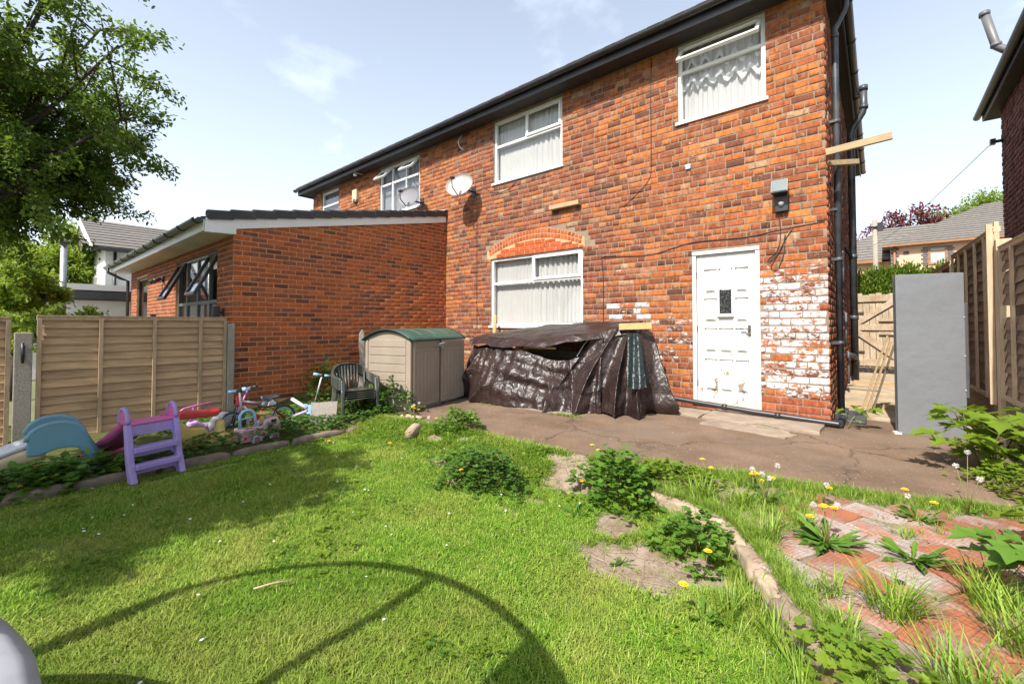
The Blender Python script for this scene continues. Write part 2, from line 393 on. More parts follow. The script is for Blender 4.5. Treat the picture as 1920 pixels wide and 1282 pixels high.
def courses(u0, u1, z0, z1, ch, ls, joint, colfn, holes, r, header_every=0, jit=0.003, paintfn=None, topfn=None, wav=0.0):
    out = []; k = 0; z = z0
    while z + ch*0.5 < z1:
        hdr = header_every and k % header_every == header_every - 1
        L = (ls + joint)/2 - joint if hdr else ls
        u = u0 - ((k % 2) * (L + joint)/2 if not hdr else (L+joint)*.25)
        while u < u1:
            l = L * r.uniform(0.97, 1.03)
            if not hdr and r.random() < (0.10 if header_every else 0.0): l = L*0.48
            a, b = max(u, u0), min(u + l, u1); za, zb = z + joint/2, z + ch - joint/2
            if topfn:
                zt = min(topfn(a), topfn(b)); zb = min(zb, zt - .003)
            segs = [(a, b)]
            for (hx0, hx1, hz0, hz1) in holes:
                if za < hz1 - .02 and zb > hz0 + .02:
                    ns = []
                    for (p, q) in segs:
                        if q <= hx0 or p >= hx1: ns.append((p, q)); continue
                        if p < hx0: ns.append((p, hx0 - .004))
                        if q > hx1: ns.append((hx1 + .004, q))
                    segs = ns
            for (p, q) in segs:
                if q - p > 0.025 and zb - za > 0.02:
                    uu, zz = (p+q)/2, (za+zb)/2
                    out.append((uu, zz + r.uniform(-jit, jit) + (wav*nz(uu, k*.0, 3, .7) if wav else 0), q-p, zb-za, colfn(uu, zz, r), paintfn(uu, zz, r) if paintfn else 0.0, r.uniform(-jit, jit)*2))
            u += l + joint
        z += ch; k += 1
    return out
def wall_sheet(mb, axis, plane, u0, u1, z0, z1, holes, th, topfn=None):
    """solid wall of mortar with real openings; thickness th goes away from the facing side (signed)"""
    us = sorted({u0, u1} | {h for H in holes for h in H[:2] if u0 < h < u1}); zs = sorted({z0, z1} | {h for H in holes for h in H[2:] if z0 < h < z1})
    for i in range(len(us)-1):
        for j in range(len(zs)-1):
            uc, zc = (us[i]+us[i+1])/2, (zs[j]+zs[j+1])/2
            if any(H[0] < uc < H[1] and H[2] < zc < H[3] for H in holes): continue
            if axis == 'x': mb.box((us[i], plane, zs[j]), (us[i+1], plane+th, zs[j+1]))
            else: mb.box((plane, us[i], zs[j]), (plane+th, us[i+1], zs[j+1]))

# ================================================================== the red brick house (both halves)
WY = 6.3
XR = -0.44; XL = -13.5; ZT = 5.24
house = thing('brick_house', 'two storey red brick house with black gutters, white door and dark hipped roof', 'house', (-7.0, WY, 0))
W_UR = (-2.17, -1.05, 4.08, 5.22); W_UL = (-5.80, -4.17, 3.96, 5.20); W_LR = (-5.88, -3.77, 1.14, 2.475)
W_L1 = (-9.82, -8.16, 3.95, 5.18); W_L2 = (-12.95, -11.93, 4.1, 5.17)
DOOR = (-1.99, -1.15, 0.10, 2.19)
ARCH = [(-5.97, 2.50), (-5.93, 2.80)]
def arch_z(x, up):       # segmental arch over the ground floor window
    t = (x + 4.84)/1.13; return (2.50 + 0.245*(1 - t*t)) if not up else (2.60 + 0.33*(1 - 0.9*t*t))
holes_main = [W_UR, W_UL, W_LR, W_L1, W_L2, DOOR]
NP = [(5, (0.33,0.115,0.048)), (4.5, (0.42,0.135,0.042)), (3, (0.50,0.18,0.045)), (4.2, (0.235,0.085,0.044)), (1.6, (0.14,0.062,0.042)), (1.6, (0.38,0.19,0.10)), (.5, (0.46,0.33,0.21))]
NP_dark = [(5, (0.30,0.10,0.055)), (4, (0.22,0.085,0.055)), (3, (0.38,0.14,0.065)), (1.8, (0.15,0.072,0.05)), (2, (0.33,0.19,0.11)), (.5, (0.45,0.33,0.21)), (.5, (.46,.17,.05))]
NP_orange = [(6, (0.41,0.145,0.048)), (4, (0.49,0.19,0.052)), (4, (0.34,0.115,0.048)), (2.4, (0.21,0.078,0.045)), (1.4, (0.43,0.24,0.12))]
def col_main(x, z, r):
    if z < 0.27 and x > -2.4: return palette([(1, (0.40,0.115,0.05))], r)
    if x < -6.9: return palette(NP_orange, r)
    if x > -3.2 + 0.8*nz(x, z, 1, .8) and z > 2.3: return palette(NP, r) if r.random() < .45 else palette(NP_orange, r)
    if x < -3 and r.random() < .65: return palette(NP_dark, r)
    return palette(NP, r)
def paint_main(x, z, r):
    a = 0.0
    if x > -1.15 and 0.25 < z < 2.0:
        e = min(1, (z-.25)/.12, (2.0-z)/.35); a = 0.315 + 0.21*e*r.uniform(.55, 1.15)
        if r.random() < .07: a = .15
    elif -3.35 < x < -2.6 and 1.2 < z < 1.5: a = 0.34 + (.2 if r.random() < .35 else 0)
    elif -2.7 < x < -2.0 and 0.6 < z < 1.35: a = .40 if r.random() < .4 else 0.2
    elif r.random() < .03: a = .33
    return min(a, .6)
wall_f = MB()
wall_sheet(wall_f, 'x', WY, XL, XR, -0.2, ZT, [W_UR, W_UL, W_LR, W_L1, W_L2, DOOR], 0.24)
front = wall_f.build('front_wall', 'mortar', house, world=True)
BR = courses(XL, XR, 0.005, ZT, 0.0885, 0.2205, 0.014, col_main, holes_main + [(-5.97, -3.74, 2.475, 2.50)], rnd, header_every=4, paintfn=paint_main, jit=0.0035, wav=0.02)
# the arch zone: take out the courses there, then set the arch bricks
def in_arch(b): return -5.99 < b[0] < -3.72 and b[1] > 2.47 and b[1] < arch_z(b[0], True) + .03
keep = []
for b in BR:
    if b[1] < 3.05 and b[1] > 2.44 and -6.1 < b[0] < -3.6:
        if in_arch(b) or in_arch((b[0]-b[2]/2,)+b[1:]) or in_arch((b[0]+b[2]/2,)+b[1:]): continue
    keep.append(b)
BR = keep
lay_bricks(front, BR, 'x', WY, BT, 'brick1', 'brickN', 285)
archp = house; offh = WL[house.name]
ab = brick_mesh(BTN[0], M['brick1'])
k = 0; AR = 0
arch = MB().prism([(-5.97, 2.475)] + [(-5.97 + 2.24*i/20, arch_z(-5.97 + 2.24*i/20, True)) for i in range(21)] + [(-3.73, 2.475)], WY-0.004, WY+0.05, 'xz').build('window_arch', 'mortar_new', house, world=True)
M['archbrick'] = brick_mat('arch_brick', True)
n_v = 30
for row in range(2):
    for i in range(n_v):
        x = -5.92 + (2.14)*(i+.5)/n_v; t = (x+4.84)/1.13
        zl = arch_z(x, False); zu = arch_z(x, True); h_ = (zu - zl)/2 if zu - zl > .1 else .09
        zc = zl + h_*(row+.5) - (0.0); lean = -t*0.35
        link_mesh('brick', ab, arch, (x-offh[0]+ (row-.5)*math.tan(-lean)*0.03, WY-0.004-offh[1], zc-offh[2]), (0, -lean, 0), (0.064, 0.006, max(h_-.012, .05)), palette([(3, (0.46,0.135,0.05)), (1, (.40,.11,.045))], rnd) + (0.0,))
for row in range(3):
    zz = 2.475 + 0.085*row + .04
    xs = [-5.95 + 0.235*i + (0.11 if row % 2 else 0) for i in range(10)]
    for x in xs:
        x0, x1 = x, min(x + .222, -3.75)
        top = min(arch_z(x0, False), arch_z(x1, False))
        if x1 - x0 > .05 and zz + .0 < top:
            hh = min(.078, (top - (zz-.04)))
            link_mesh('brick', ab, arch, ((x0+x1)/2-offh[0], WY-0.006-offh[1], (zz-.04)+hh/2-offh[2]), (0,0,0), (x1-x0, .006, hh), palette([(1, (0.50,0.115,0.035))], rnd) + (0.0,))

# right hand side wall and the unseen sides, joined bricks only (raking view)
side = MB(); wall_sheet(side, 'y', XR, WY+.24, 14.8, -0.2, ZT, [], -0.24)
sidew = side.build('side_wall', 'mortar', house, world=True)
SB = courses(WY+.005, 14.8, 0.005, ZT, 0.0885, 0.222, 0.0125, lambda u, z, r: palette(NP_dark, r), [], rnd, header_every=4, jit=.004, paintfn=None)
lay_bricks(sidew, SB, 'y', XR, BT, 'brick1', 'brickN', 0, proud=0.012)
lw = MB(); wall_sheet(lw, 'y', XL, WY+.24, 14.8, -.2, ZT, [], .24); lw.build('end_wall', 'mortar', house, world=True)
MB().box((XL+.24, 14.56, -.2), (XR-.24, 14.8, ZT)).build('rear_wall', 'mortar', house, world=True)
MB().box((XL+.25, WY+.9, .0), (XR-.25, WY+.95, 5.2)).build('interior_partition', 'darkroom', house, world=True)
MB().box((XL+.25, WY+.24, 2.62), (XR-.25, WY+.9, 2.72)).build('interior_floor', 'darkroom', house, world=True)
# eaves: soffit, fascia, gutters, roof
M['soffit'] = surf('dark_soffit', (0.02,0.018,0.018), (0.04,0.032,0.028), 0.7, 4, bmp=.1)
ex0, ex1, ey0, ey1 = XL-.32, -0.30, 5.97, 15.1
MB().box((ex0, ey0, 5.235), (ex1, WY+.1, 5.25)).box((XR-.1, WY+.1, 5.235), (ex1, ey1, 5.25)).box((ex0, WY+.1, 5.235), (XL+.1, ey1, 5.25)).build('soffit', 'soffit', house, world=True)
MB().box((ex0, ey0-.02, 5.20), (ex1+.02, ey0, 5.40)).box((ex1, ey0, 5.20), (ex1+.02, ey1, 5.40)).box((ex0-.02, ey0, 5.20), (ex0, ey1, 5.40)).build('fascia', 'blackpl', house, world=True)
def gutter(mb, p, q, r=0.058):
    p = Vector(p); q = Vector(q); d = (q-p).normalized(); s_ = d.cross(Vector((0,0,1)))
    n = 9; vs = []
    for c in (p, q):
        for rr in (r, r-.006):
            for j in range(n):
                t = math.pi + math.pi*j/(n-1); vs.append(c + s_*math.cos(t)*rr + Vector((0,0,1))*math.sin(t)*rr)
    fs = []
    for j in range(n-1):
        fs.append((j, j+1, 2*n+j+1, 2*n+j)); fs.append((n+j, 3*n+j, 3*n+j+1, n+j+1))
    fs += [(0, 2*n, 3*n, n), (n-1, 2*n-1, 4*n-1, 3*n-1)]
    for k0 in (0, 2*n):
        for j in range(n-1): fs.append((k0+j, k0+n+j, k0+n+j+1, k0+j+1))
    mb.add(vs, fs, 0, False)
    for c in (p, q): mb.lathe([(r, -.004), (r, .004)], (0,0,0), 4) if False else None
def brackets(parent, home, p, q, step, r=.064):
    p = Vector(p); q = Vector(q); L = (q-p).length; d = (q-p)/L; s_ = d.cross(Vector((0,0,1))); n = max(1, int(L/step))
    for i in range(n+1):
        c = p + d*L*i/n; mb = MB()
        mb.tube([c + s_*math.cos(math.pi + math.pi*j/8)*r + Vector((0,0,1))*math.sin(math.pi + math.pi*j/8)*r for j in range(9)], .009, 5)
        mb.build('bracket', 'blackpl', parent, world=True)
gb = MB(); gutter(gb, (ex0-.05, 5.89, 5.355), (ex1+.08, 5.89, 5.355)); gutter(gb, (-0.24, 5.9, 5.355), (-0.24, ey1, 5.33))
gut = gb.build('gutter', 'blackpl', house, world=True)
brackets(gut, house, (ex0-.05, 5.89, 5.355), (ex1+.08, 5.89, 5.355), .95); brackets(gut, house, (-0.24, 5.95, 5.355), (-0.24, ey1, 5.33), 1.0)
M['rooftile'] = surf('roof_tile', (0.16,0.11,0.09), (0.10,0.075,0.065), 0.8, 6, bmp=.5, bscale=30)
zr = 5.40; sl = math.tan(R(33)); rx0, rx1, ry0, ry1 = ex0-.03, ex1+.03, ey0-.05, ey1; hw = (ry1-ry0)/2
V4 = [(rx0,ry0,zr),(rx1,ry0,zr),(rx1,ry1,zr),(rx0,ry1,zr),(rx0+hw,ry0+hw,zr+hw*sl),(rx1-hw,ry0+hw,zr+hw*sl)]
roof = MB().add(V4, [(0,1,5,4),(1,2,5),(2,3,4,5),(3,0,4),(3,2,1,0)]).build('roof', 'rooftile', house, world=True)
rt = MB()      # the first course of tiles shows over the gutter
for i in range(int((rx1-rx0)/.17)):
    x = rx0 + .17*i
    rt.beam((x+.085, ry0-.02, zr+.012+.004*(i%2)), (x+.085, ry0+.33, zr+.012+.35*sl), .16, .014)
rt.build('eaves_tiles', 'rooftile', roof, kind='stuff').location = tuple(-c for c in offh)

# ------------------------------------------------------------------ windows
def pane_box(mb, x0, x1, z0, z1, y): mb.box((x0, y-.003, z0), (x1, y+.003, z1))
def rect_frame(mb, x0, x1, z0, z1, y0, y1, t, ti=None):
    mb.box((x0, y0, z0), (x1, y1, z0+t)); mb.box((x0, y0, z1-t), (x1, y1, z1)); mb.box((x0, y0, z0+t), (x0+t, y1, z1-t)); mb.box((x1-t, y0, z0+t), (x1, y1, z1-t))
def curtain(mb, x0, x1, z0, z1, y, r, amp=.022, f=62):
    n = int((x1-x0)/.008); ph = r.uniform(0, 9); ph2 = r.uniform(0, 9)
    def fn(u, v):
        x = x0 + (x1-x0)*u; k = 1 - .25*v
        a = math.sin(x*f + ph + 2.2*math.sin(x*5.3+ph2)) * amp * (0.6 + .5*math.sin(x*3.1+ph)) + math.sin(x*f*2.3+ph2 + .6*v)*amp*.35
        zz = z0 + (z1-z0)*(1-v)
        return (x + .01*math.sin(v*3+x*9), y + a*k, zz)
    mb.grid(fn, n, 6)
def window(parent, rect, y, cells, mat='pvc', sill=True, cur='curtain', fr=.055, label=None, curtain_z0=None, cur_y=.118):
    """cells: list of (x0,x1,z0,z1, sash, open_deg) as fractions of the clear opening"""
    x0, x1, z0, z1 = rect; r = random.Random(int(x0*100) + 5000)
    mb = MB(); rect_frame(mb, x0, x1, z0, z1, y+.01, y+.075, fr)
    ix0, ix1, iz0, iz1 = x0+fr, x1-fr, z0+fr, z1-fr; W_, H_ = ix1-ix0, iz1-iz0
    xs = sorted({c[0] for c in cells} | {c[1] for c in cells}); 
    for c in cells:       # bars between cells
        if c[1] < .999: mb.box((ix0+W_*c[1]-fr*.45, y+.014, iz0+H_*c[2]), (ix0+W_*c[1]+fr*.45, y+.07, iz0+H_*c[3]))
    for zf in sorted({c[3] for c in cells if c[3] < .999}):
        cc = [c for c in cells if abs(c[3]-zf) < .001]; a = min(c[0] for c in cc); b = max(c[1] for c in cc)
        mb.box((ix0+W_*a, y+.012, iz0+H_*zf-fr*.45), (ix0+W_*b, y+.072, iz0+H_*zf+fr*.45))
    f = mb.build('window', mat, parent, world=True, bevel=.004, label=label)
    for c in cells:
        a, b, d, e = ix0+W_*c[0], ix0+W_*c[1], iz0+H_*c[2], iz0+H_*c[3]
        if c[0] > .001: a += fr*.45
        if c[1] < .999: b -= fr*.45
        if c[2] > .001: d += fr*.45
        if c[3] < .999: e -= fr*.45
        if c[4]:
            s = MB(); g = MB(); t = .045
            rect_frame(s, a-.012, b+.012, d-.012, e+.012, y-.012, y+.035, t); pane_box(g, a+t-.014, b-t+.014, d+t-.014, e-t+.014, y+.012)
            if c[5]:
                rot = Matrix.Rotation(R(-c[5]), 3, 'X'); pv = Vector((a, y+.01, e))
                for q in (s, g): q.v = [tuple(rot @ (Vector(v)-pv) + pv) for v in q.v]
            s.build('sash', mat, f, world=True, bevel=.004); g.build('pane', 'glass', f, world=True)
        else:
            g = MB(); pane_box(g, a-.005, b+.005, d-.005, e+.005, y+.04); g.build('pane', 'glass', f, world=True)
    if cur:
        cu = MB(); curtain(cu, x0-.03, x1+.03, curtain_z0 or z0-.02, z1+.02, y+cur_y, r); cu.build('curtain', cur, f, world=True)
    if sill: MB().box((x0-.03, y-.055, z0-.03), (x1+.03, y+.02, z0+.012)).build('sill', mat, f, world=True, bevel=.004)
    return f
window(house, W_LR, WY+.02, [(0,1,0,.64,0,0),(0,.49,.64,1,0,0),(.49,1,.64,1,1,0)], label='ground floor white window with pale curtains under the brick arch')
window(house, W_UL, WY+.02, [(0,1,0,.60,0,0),(0,.49,.60,1,0,0),(.49,1,.60,1,1,0)], label='upstairs white window with bunched net curtains')
wur = window(house, W_UR, WY+.02, [(0,1,0,.66,0,0),(0,1,.66,1,1,38)], label='upstairs white window with its top light pushed open', cur_y=.13)
lace = MB()
for (zt, dep, yy) in ((4.93, .17, .098), (4.66, .13, .10)):
    n = 60
    for i in range(n):
        xa = -2.14 + 1.06*i/n; xb = xa + 1.06/n
        fn = lambda x: zt - dep*(.55 + .45*math.cos((x+2.1)*2*math.pi/.19)) - .05*math.sin(x*4)
        yf = lambda x: WY + yy + .015*math.sin(x*33)
        lace.add([(xa, yf(xa), fn(xa)), (xb, yf(xb), fn(xb)), (xb, yf(xb), fn(xb)+.075), (xa, yf(xa), fn(xa)+.075)], [(0,1,2,3)], 0, True)
lace.build('lace_trim', 'lace', wur, world=True)
window(house, W_L1, WY+.02, [(0,.30,0,.66,0,0),(0,.30,.66,1,1,42),(.30,.67,0,1,0,0),(.67,1,0,.66,0,0),(.67,1,.66,1,1,42)], cur='curtain_grey', label='far upstairs window with two top lights pushed open')
window(house, W_L2, WY+.02, [(0,1,0,.62,0,0),(0,1,.62,1,0,0)], cur='curtain_grey', label='small upstairs window next to the roof end')
# ------------------------------------------------------------------ back door
dx0, dx1, dz0, dz1 = DOOR
MB().box((dx0, WY-.012, dz1-.045), (dx1, WY+.1, dz1)).box((dx0, WY+.0, dz0), (dx0+.05, WY+.1, dz1-.045)).box((dx1-.05, WY, dz0), (dx1, WY+.1, dz1-.045)).build('door_frame', 'whitepaint', house, world=True, bevel=.004)
MB().box((dx0-.01, WY-.035, dz0-.03), (dx1+.01, WY+.1, dz0+.012)).build('door_sill', surf('worn_sill', (.62,.52,.38), (.45,.36,.26), .8, 12, dirt=(.7,.68,.62), dirt_amt=.5), house, world=True, bevel=.006)
def door_mat():
    m, t, b, o = new_mat('peeling_white_paint')
    p = t.nodes.new('ShaderNodeNewGeometry').outputs['Position']; sp = t.nodes.new('ShaderNodeSeparateXYZ'); t.links.new(p, sp.inputs[0])
    mr = t.nodes.new('ShaderNodeMapRange'); mr.inputs[1].default_value = 1.35; mr.inputs[2].default_value = .12; mr.inputs[3].default_value = 0; mr.inputs[4].default_value = .16
    t.links.new(sp.outputs['Z'], mr.inputs[0])
    nn = noise(t, 9, 6, .62, vec=p, stretch=(1,1,.55)); a = t.nodes.new('ShaderNodeMath'); a.operation = 'ADD'; t.links.new(nn, a.inputs[0]); t.links.new(mr.outputs[0], a.inputs[1])
    col = mixc(t, ramp(t, a.outputs[0], .715, .735), mixc(t, ramp(t, noise(t, 3, 4, vec=p), .4, .7), (.60,.60,.58), (.52,.51,.48)), (.26,.20,.14))
    t.links.new(col, b.inputs['Base Color']); b.inputs['Roughness'].default_value = .5; bump(t, b, a.outputs[0], .2, .004); return m
M['doorpaint'] = door_mat()
d0, d1, e0, e1 = dx0+.055, dx1-.055, dz0+.015, dz1-.05
DW = d1-d0; yd = WY+.03
cols = [(.125, .355), (.385, .625), (.665, .885)]; rows = [(.075, .29), (.335, .50), (.54, .70), (.735, .90)]
# door leaf with raised and fielded panels: stiles/rails proud of the panel bed
dm = MB(); dm.box((d0, yd+.022, e0), (d1, yd+.045, e1))
H = e1-e0
cx_ = [0] + [c for p in cols for c in p] + [1]; rz = [0] + [c for p in rows for c in p] + [1]
for i in range(0, len(cx_), 2): dm.box((d0+DW*cx_[i], yd, e0), (d0+DW*cx_[i+1], yd+.022, e1))
for (a, b) in cols:
    for j in range(0, len(rz), 2):
        if rz[j+1] > rz[j]: dm.box((d0+DW*a, yd+.0, e0+H*rz[j]), (d0+DW*b, yd+.022, e0+H*rz[j+1]))
door = dm.build('door', 'doorpaint', house, world=True, bevel=.003, label='white panelled back door with peeling paint and a small window')
for ci, (a, b) in enumerate(cols):
    for rj, (c, e) in enumerate(rows):
        if ci == 1 and rj == 2: continue
        xa, xb, za, zb = d0+DW*a+.012, d0+DW*b-.012, e0+H*c+.012, e0+H*e-.012
        mb = MB(); i_ = .03; yy = yd+.021; yt = yd-.012
        vs = [(xa,yy,za),(xb,yy,za),(xb,yy,zb),(xa,yy,zb),(xa+i_,yt,za+i_),(xb-i_,yt,za+i_),(xb-i_,yt,zb-i_),(xa+i_,yt,zb-i_)]
        if rj == 3:
            rise = {0: (0, .045), 1: (.05, .05), 2: (.045, 0)}[ci]
            for q, rr in ((3, rise[0]), (2, rise[1]), (7, rise[0]), (6, rise[1])): vs[q] = (vs[q][0], vs[q][1], vs[q][2] - .03 + rr)
        mb.add(vs, [(0,1,5,4),(1,2,6,5),(2,3,7,6),(3,0,4,7),(4,5,6,7)]); mb.build('door_panel', 'doorpaint', door, world=True)
ga, gb_ = d0+DW*.40, d0+DW*.61
gz0, gz1 = e0+H*.60, e0+H*.755
MB().box((ga, yd-.004, gz0), (gb_, yd+.006, gz1)).build('pane', surf('dark_obscured_glass', (.015,.015,.015), (.09,.09,.085), .12, 55, bmp=.8, bscale=60, sharp=(.55,.62)), door, world=True)
mb = MB(); rect_frame(mb, ga-.02, gb_+.02, gz0-.03, gz1+.03, yd-.014, yd-.002, .022); mb.box((ga-.03, yd-.022, gz0-.05), (gb_+.03, yd, gz0-.025)); mb.build('glazing_bead', 'doorpaint', door, world=True, bevel=.003)
hx = d1-.075; hz = e0+H*.485
MB().box((hx-.018, yd-.008, hz-.075), (hx+.018, yd, hz+.075)).tube([(hx, yd-.005, hz+.02), (hx, yd-.05, hz+.02), (hx-.10, yd-.055, hz+.02)], .009, 8).build('handle', surf('tarnished_brass', (.10,.09,.07), (.35,.33,.30), .35, 40, metal=.8), door, world=True)
hg = MB()
for z in (e0+.25, e0+1.0, e0+1.75): hg.box((d0-.006, yd-.006, z-.045), (d0+.006, yd+.004, z+.045))
hg.build('hinge', 'blackpl', door, world=True)
# ------------------------------------------------------------------ drainpipes and fittings on the side wall
def collar(mb, p, r, h=.05): mb.lathe([(r*.98,-h/2),(r*1.18,-h/2),(r*1.18,h/2),(r*.98,h/2)], p, 12)
dp = MB(); px_, py_ = -0.355, 6.68
dp.tube([(-0.245, 6.75, 5.30), (-0.245, 6.75, 5.16), (-0.26, 6.745, 5.10), (px_-.005, 6.70, 4.88), (px_, py_, 4.80), (px_, py_, 0.12)], .036, 12)
for z in (4.78, 3.7, 1.98, .95): collar(dp, (px_, py_, z), .036)
for z in (3.7, 2.6, 1.98, .95): dp.box((XR, py_-.05, z-.015), (px_, py_+.05, z+.015))
dp.build('downpipe', 'navypipe', house, world=True)
sp_ = MB(); qx, qy = -0.32, 9.95
sp_.tube([(qx, qy, .05), (qx, qy, 4.62), (qx+.02, qy, 4.72), (-.15, qy, 4.98), (-.13, qy, 5.08), (-.13, qy, 5.45)], .055, 14)
collar(sp_, (qx, qy, 4.5), .055, .08); collar(sp_, (-.13, qy, 5.08), .055, .07); collar(sp_, (-.13, qy, 5.42), .056, .09)
for z in (.5, 1.3, 2.4): collar(sp_, (qx, qy, z), .055, .08)
sp_.tube([(qx, qy, .55), (qx-.02, qy-.22, .62), (XR, qy-.3, .66)], .05, 10).tube([(qx, qy, 2.35), (XR, qy-.25, 2.6)], .03, 8)
sp_.build('soil_pipe', 'navypipe', house, world=True)
wp = MB()
for (y, z) in ((7.6, 2.2), (8.1, 1.35), (8.6, .75)): wp.tube([(XR, y, z), (XR+.08, y, z), (XR+.08, y, z-.5)], .017, 8); wp.box((XR, y-.05, z-.03), (XR+.05, y+.05, z+.03))
wp.tube([(XR+.035, 7.45, .1), (XR+.035, 7.45, 3.0)], .011, 6)
wp.build('waste_pipe', 'greypipe', house, world=True)
# drain hopper shoe at the foot of the downpipe
MB().box((-.42, 6.6, .0), (-.30, 7.1, .10)).prism([(6.55, .0), (7.0, .0), (7.0, .09), (6.55, .035)], -.30, -.12, 'yz').build('drain_shoe', 'navypipe', house, world=True, bevel=.006)
# black waste pipe lying along the foot of the wall
lp = MB(); lp.tube([(-2.35, 6.13, .16), (-2.2, 6.14, .14), (-1.2, 6.16, .075), (-.36, 6.17, .045), (-.345, 6.17, .045)], .034, 12)
lp.tube([(-.345, 6.17, .045), (-.34, 6.5, .05), (-.35, 6.7, .06)], .034, 12)
for x, z in ((-1.55, .098), (-.95, .066)): lp.tube([(x-.03, 6.15, z), (x+.03, 6.153, z-.003)], .041, 12)
o = lp.build('waste_pipe', 'blackpl'); tag(o, 'black plastic waste pipe lying along the foot of the wall under the door', 'pipe')
# two lintel/bond details: thin cables clipped to the wall
def cable(pts, r=.005, label=None, m='blackpl', parent=None):
    mb = MB(); P = [Vector(p) for p in pts]; out = []
    for i in range(len(P)-1):
        for k in range(4):
            t = k/4; a = P[max(i-1,0)]; b = P[i]; c = P[i+1]; d = P[min(i+2, len(P)-1)]
            out.append(0.5*((2*b)+(-a+c)*t+(2*a-5*b+4*c-d)*t*t+(-a+3*b-3*c+d)*t**3))
    out.append(P[-1]); mb.tube(out, r, 5); return mb.build('cable', m, parent, world=bool(parent))
yw = WY-.013
tag(cable([(-2.55, yw, 5.2), (-2.57, yw, 4.6), (-2.565, yw, 3.9), (-2.57, yw, 3.5), (-2.62, yw, 3.34), (-2.8, yw, 3.18), (-3.02, yw, 3.02)], .005), 'thin black cable running down the wall between the two upstairs windows', 'cable')
tag(cable([(-6.30, yw-.12, 3.98), (-6.28, yw, 3.8), (-6.255, yw, 3.2), (-6.26, yw, 2.2), (-6.25, yw, 1.1)], .005), 'black cable dropping straight from the right satellite dish to the ground', 'cable')
tag(cable([(-3.38, yw, 1.1), (-3.38, yw, 1.9), (-3.40, yw, 2.2), (-3.33, yw, 2.27), (-2.6, yw, 2.22), (-2.0, yw, 2.33), (-1.3, yw, 2.32), (-.95, yw, 2.36), (-.46, yw, 2.40)], .006), 'black cable running level over the door head to the house corner', 'cable')
tag(cable([(-.93, yw-.02, 2.62), (-.91, yw, 2.3), (-.95, yw, 2.1), (-1.05, yw, 2.0), (-1.03, yw-.01, 1.98), (-.90, yw, 2.12), (-.86, yw, 2.3), (-.88, yw, 2.05), (-.95, yw-.01, 1.87), (-1.02, yw, 1.90), (-.96, yw, 2.02), (-.85, yw, 2.25), (-.78, yw, 2.36)], .005), 'loose loop of dangling cable beneath the floodlight', 'cable')
tag(cable([(-6.0, WY-.12, 3.93), (-5.85, yw, 3.82), (-5.6, yw, 3.76), (-5.35, yw, 3.80), (-5.2, yw, 3.9)], .005), 'short black cable curling from the satellite dish toward the window sill', 'cable')
tag(cable([(-6.72, yw, 5.2), (-6.78, yw-.04, 5.08), (-6.74, yw-.03, 4.95), (-6.66, yw, 4.88)], .009, m='pvc'), 'short white cable end poking out below the gutter', 'cable')

# ------------------------------------------------------------------ things fixed to the wall
M['dish'] = surf('grey_dish', (0.36,0.355,0.34), (0.30,0.29,0.28), 0.55, 4, bmp=.05, dirt=(.3,.27,.22), dirt_amt=.35)
M['dishmesh'] = surf('grey_mesh_dish', (0.17,0.17,0.185), (0.13,0.13,0.145), 0.6, 220, bmp=.3, bscale=300)
def dish(x, z, label, mat, see=False):
    t = thing('satellite_dish', label, 'satellite dish', (x, WY, z), 0, 'satellite dishes on the wall')
    a, b = .30, .255; mb = MB(); n = 28
    ring = [(1.0, .0), (.99, .012), (.75, .032), (.5, .046), (.25, .054), (0.02, .057)]
    vs = []; fs = []
    for s_, off_ in ((1, 0), (1, .006)):
        for (k, d) in ring:
            for j in range(n): q = 2*math.pi*j/n; vs.append((a*k*math.cos(q), d + off_, b*k*math.sin(q)))
    K = len(ring)
    for s_ in range(2):
        for i in range(K-1):
            for j in range(n):
                f = (s_*K*n+i*n+j, s_*K*n+(i+1)*n+j, s_*K*n+(i+1)*n+(j+1)%n, s_*K*n+i*n+(j+1)%n); fs.append(f)
    for j in range(n): fs.append((j, (j+1)%n, K*n+(j+1)%n, K*n+j))
    rot = Matrix.Rotation(R(18), 3, 'Z') @ Matrix.Rotation(R(-18), 3, 'X')
    cpos = Vector((-.03, -.40, .02))
    mb.add([tuple(rot @ Vector(v) + cpos) for v in vs], fs, 0, True); mb.build('reflector', mat, t)
    T = lambda v: rot @ Vector(v) + cpos
    MB().tube([(0, 0, -.05), (.0, -.2, -.06), tuple(T((0, .07, -.02)))], .02, 8).box((-.06, -.02, -.14), (.06, 0, .06)).build('wall_bracket', 'blackpl', t)
    MB().tube([tuple(T((0, .03, -b*.95))), tuple(T((-.01, -.20, -.20))), tuple(T((-.01, -.27, -.05)))], .011, 8).build('arm', 'blackpl', t)
    MB().tube([tuple(T((-.01, -.30, -.06))), tuple(T((-.01, -.21, -.0)))], [.026, .034], 10).tube([tuple(T((-.01, -.21, -.0))), tuple(T((-.01, -.195, .01)))], .02, 8).build('receiver', 'blackpl', t)
    return t
dish(-6.35, 3.97, 'pale grey satellite dish on the wall, the right one of the two', 'dish')
dish(-8.05, 4.05, 'darker mesh satellite dish by the far upstairs window, above the tiles', 'dishmesh')
M['rawwood'] = surf('weathered_timber', (0.42,0.30,0.17), (0.30,0.21,0.12), 0.85, 5, stretch=(1,9,9), bmp=.35, bscale=14)
M['newwood'] = surf('new_timber', (0.58,0.36,0.16), (0.48,0.28,0.11), 0.75, 4, stretch=(1,8,8), bmp=.2, bscale=12)
t = MB().box((-4.39, WY-.10, 3.19), (-3.79, WY, 3.265)).build('timber_block', 'rawwood', bevel=.004); tag(t, 'short weathered timber batten fixed to the brick above the window arch', 'timber')
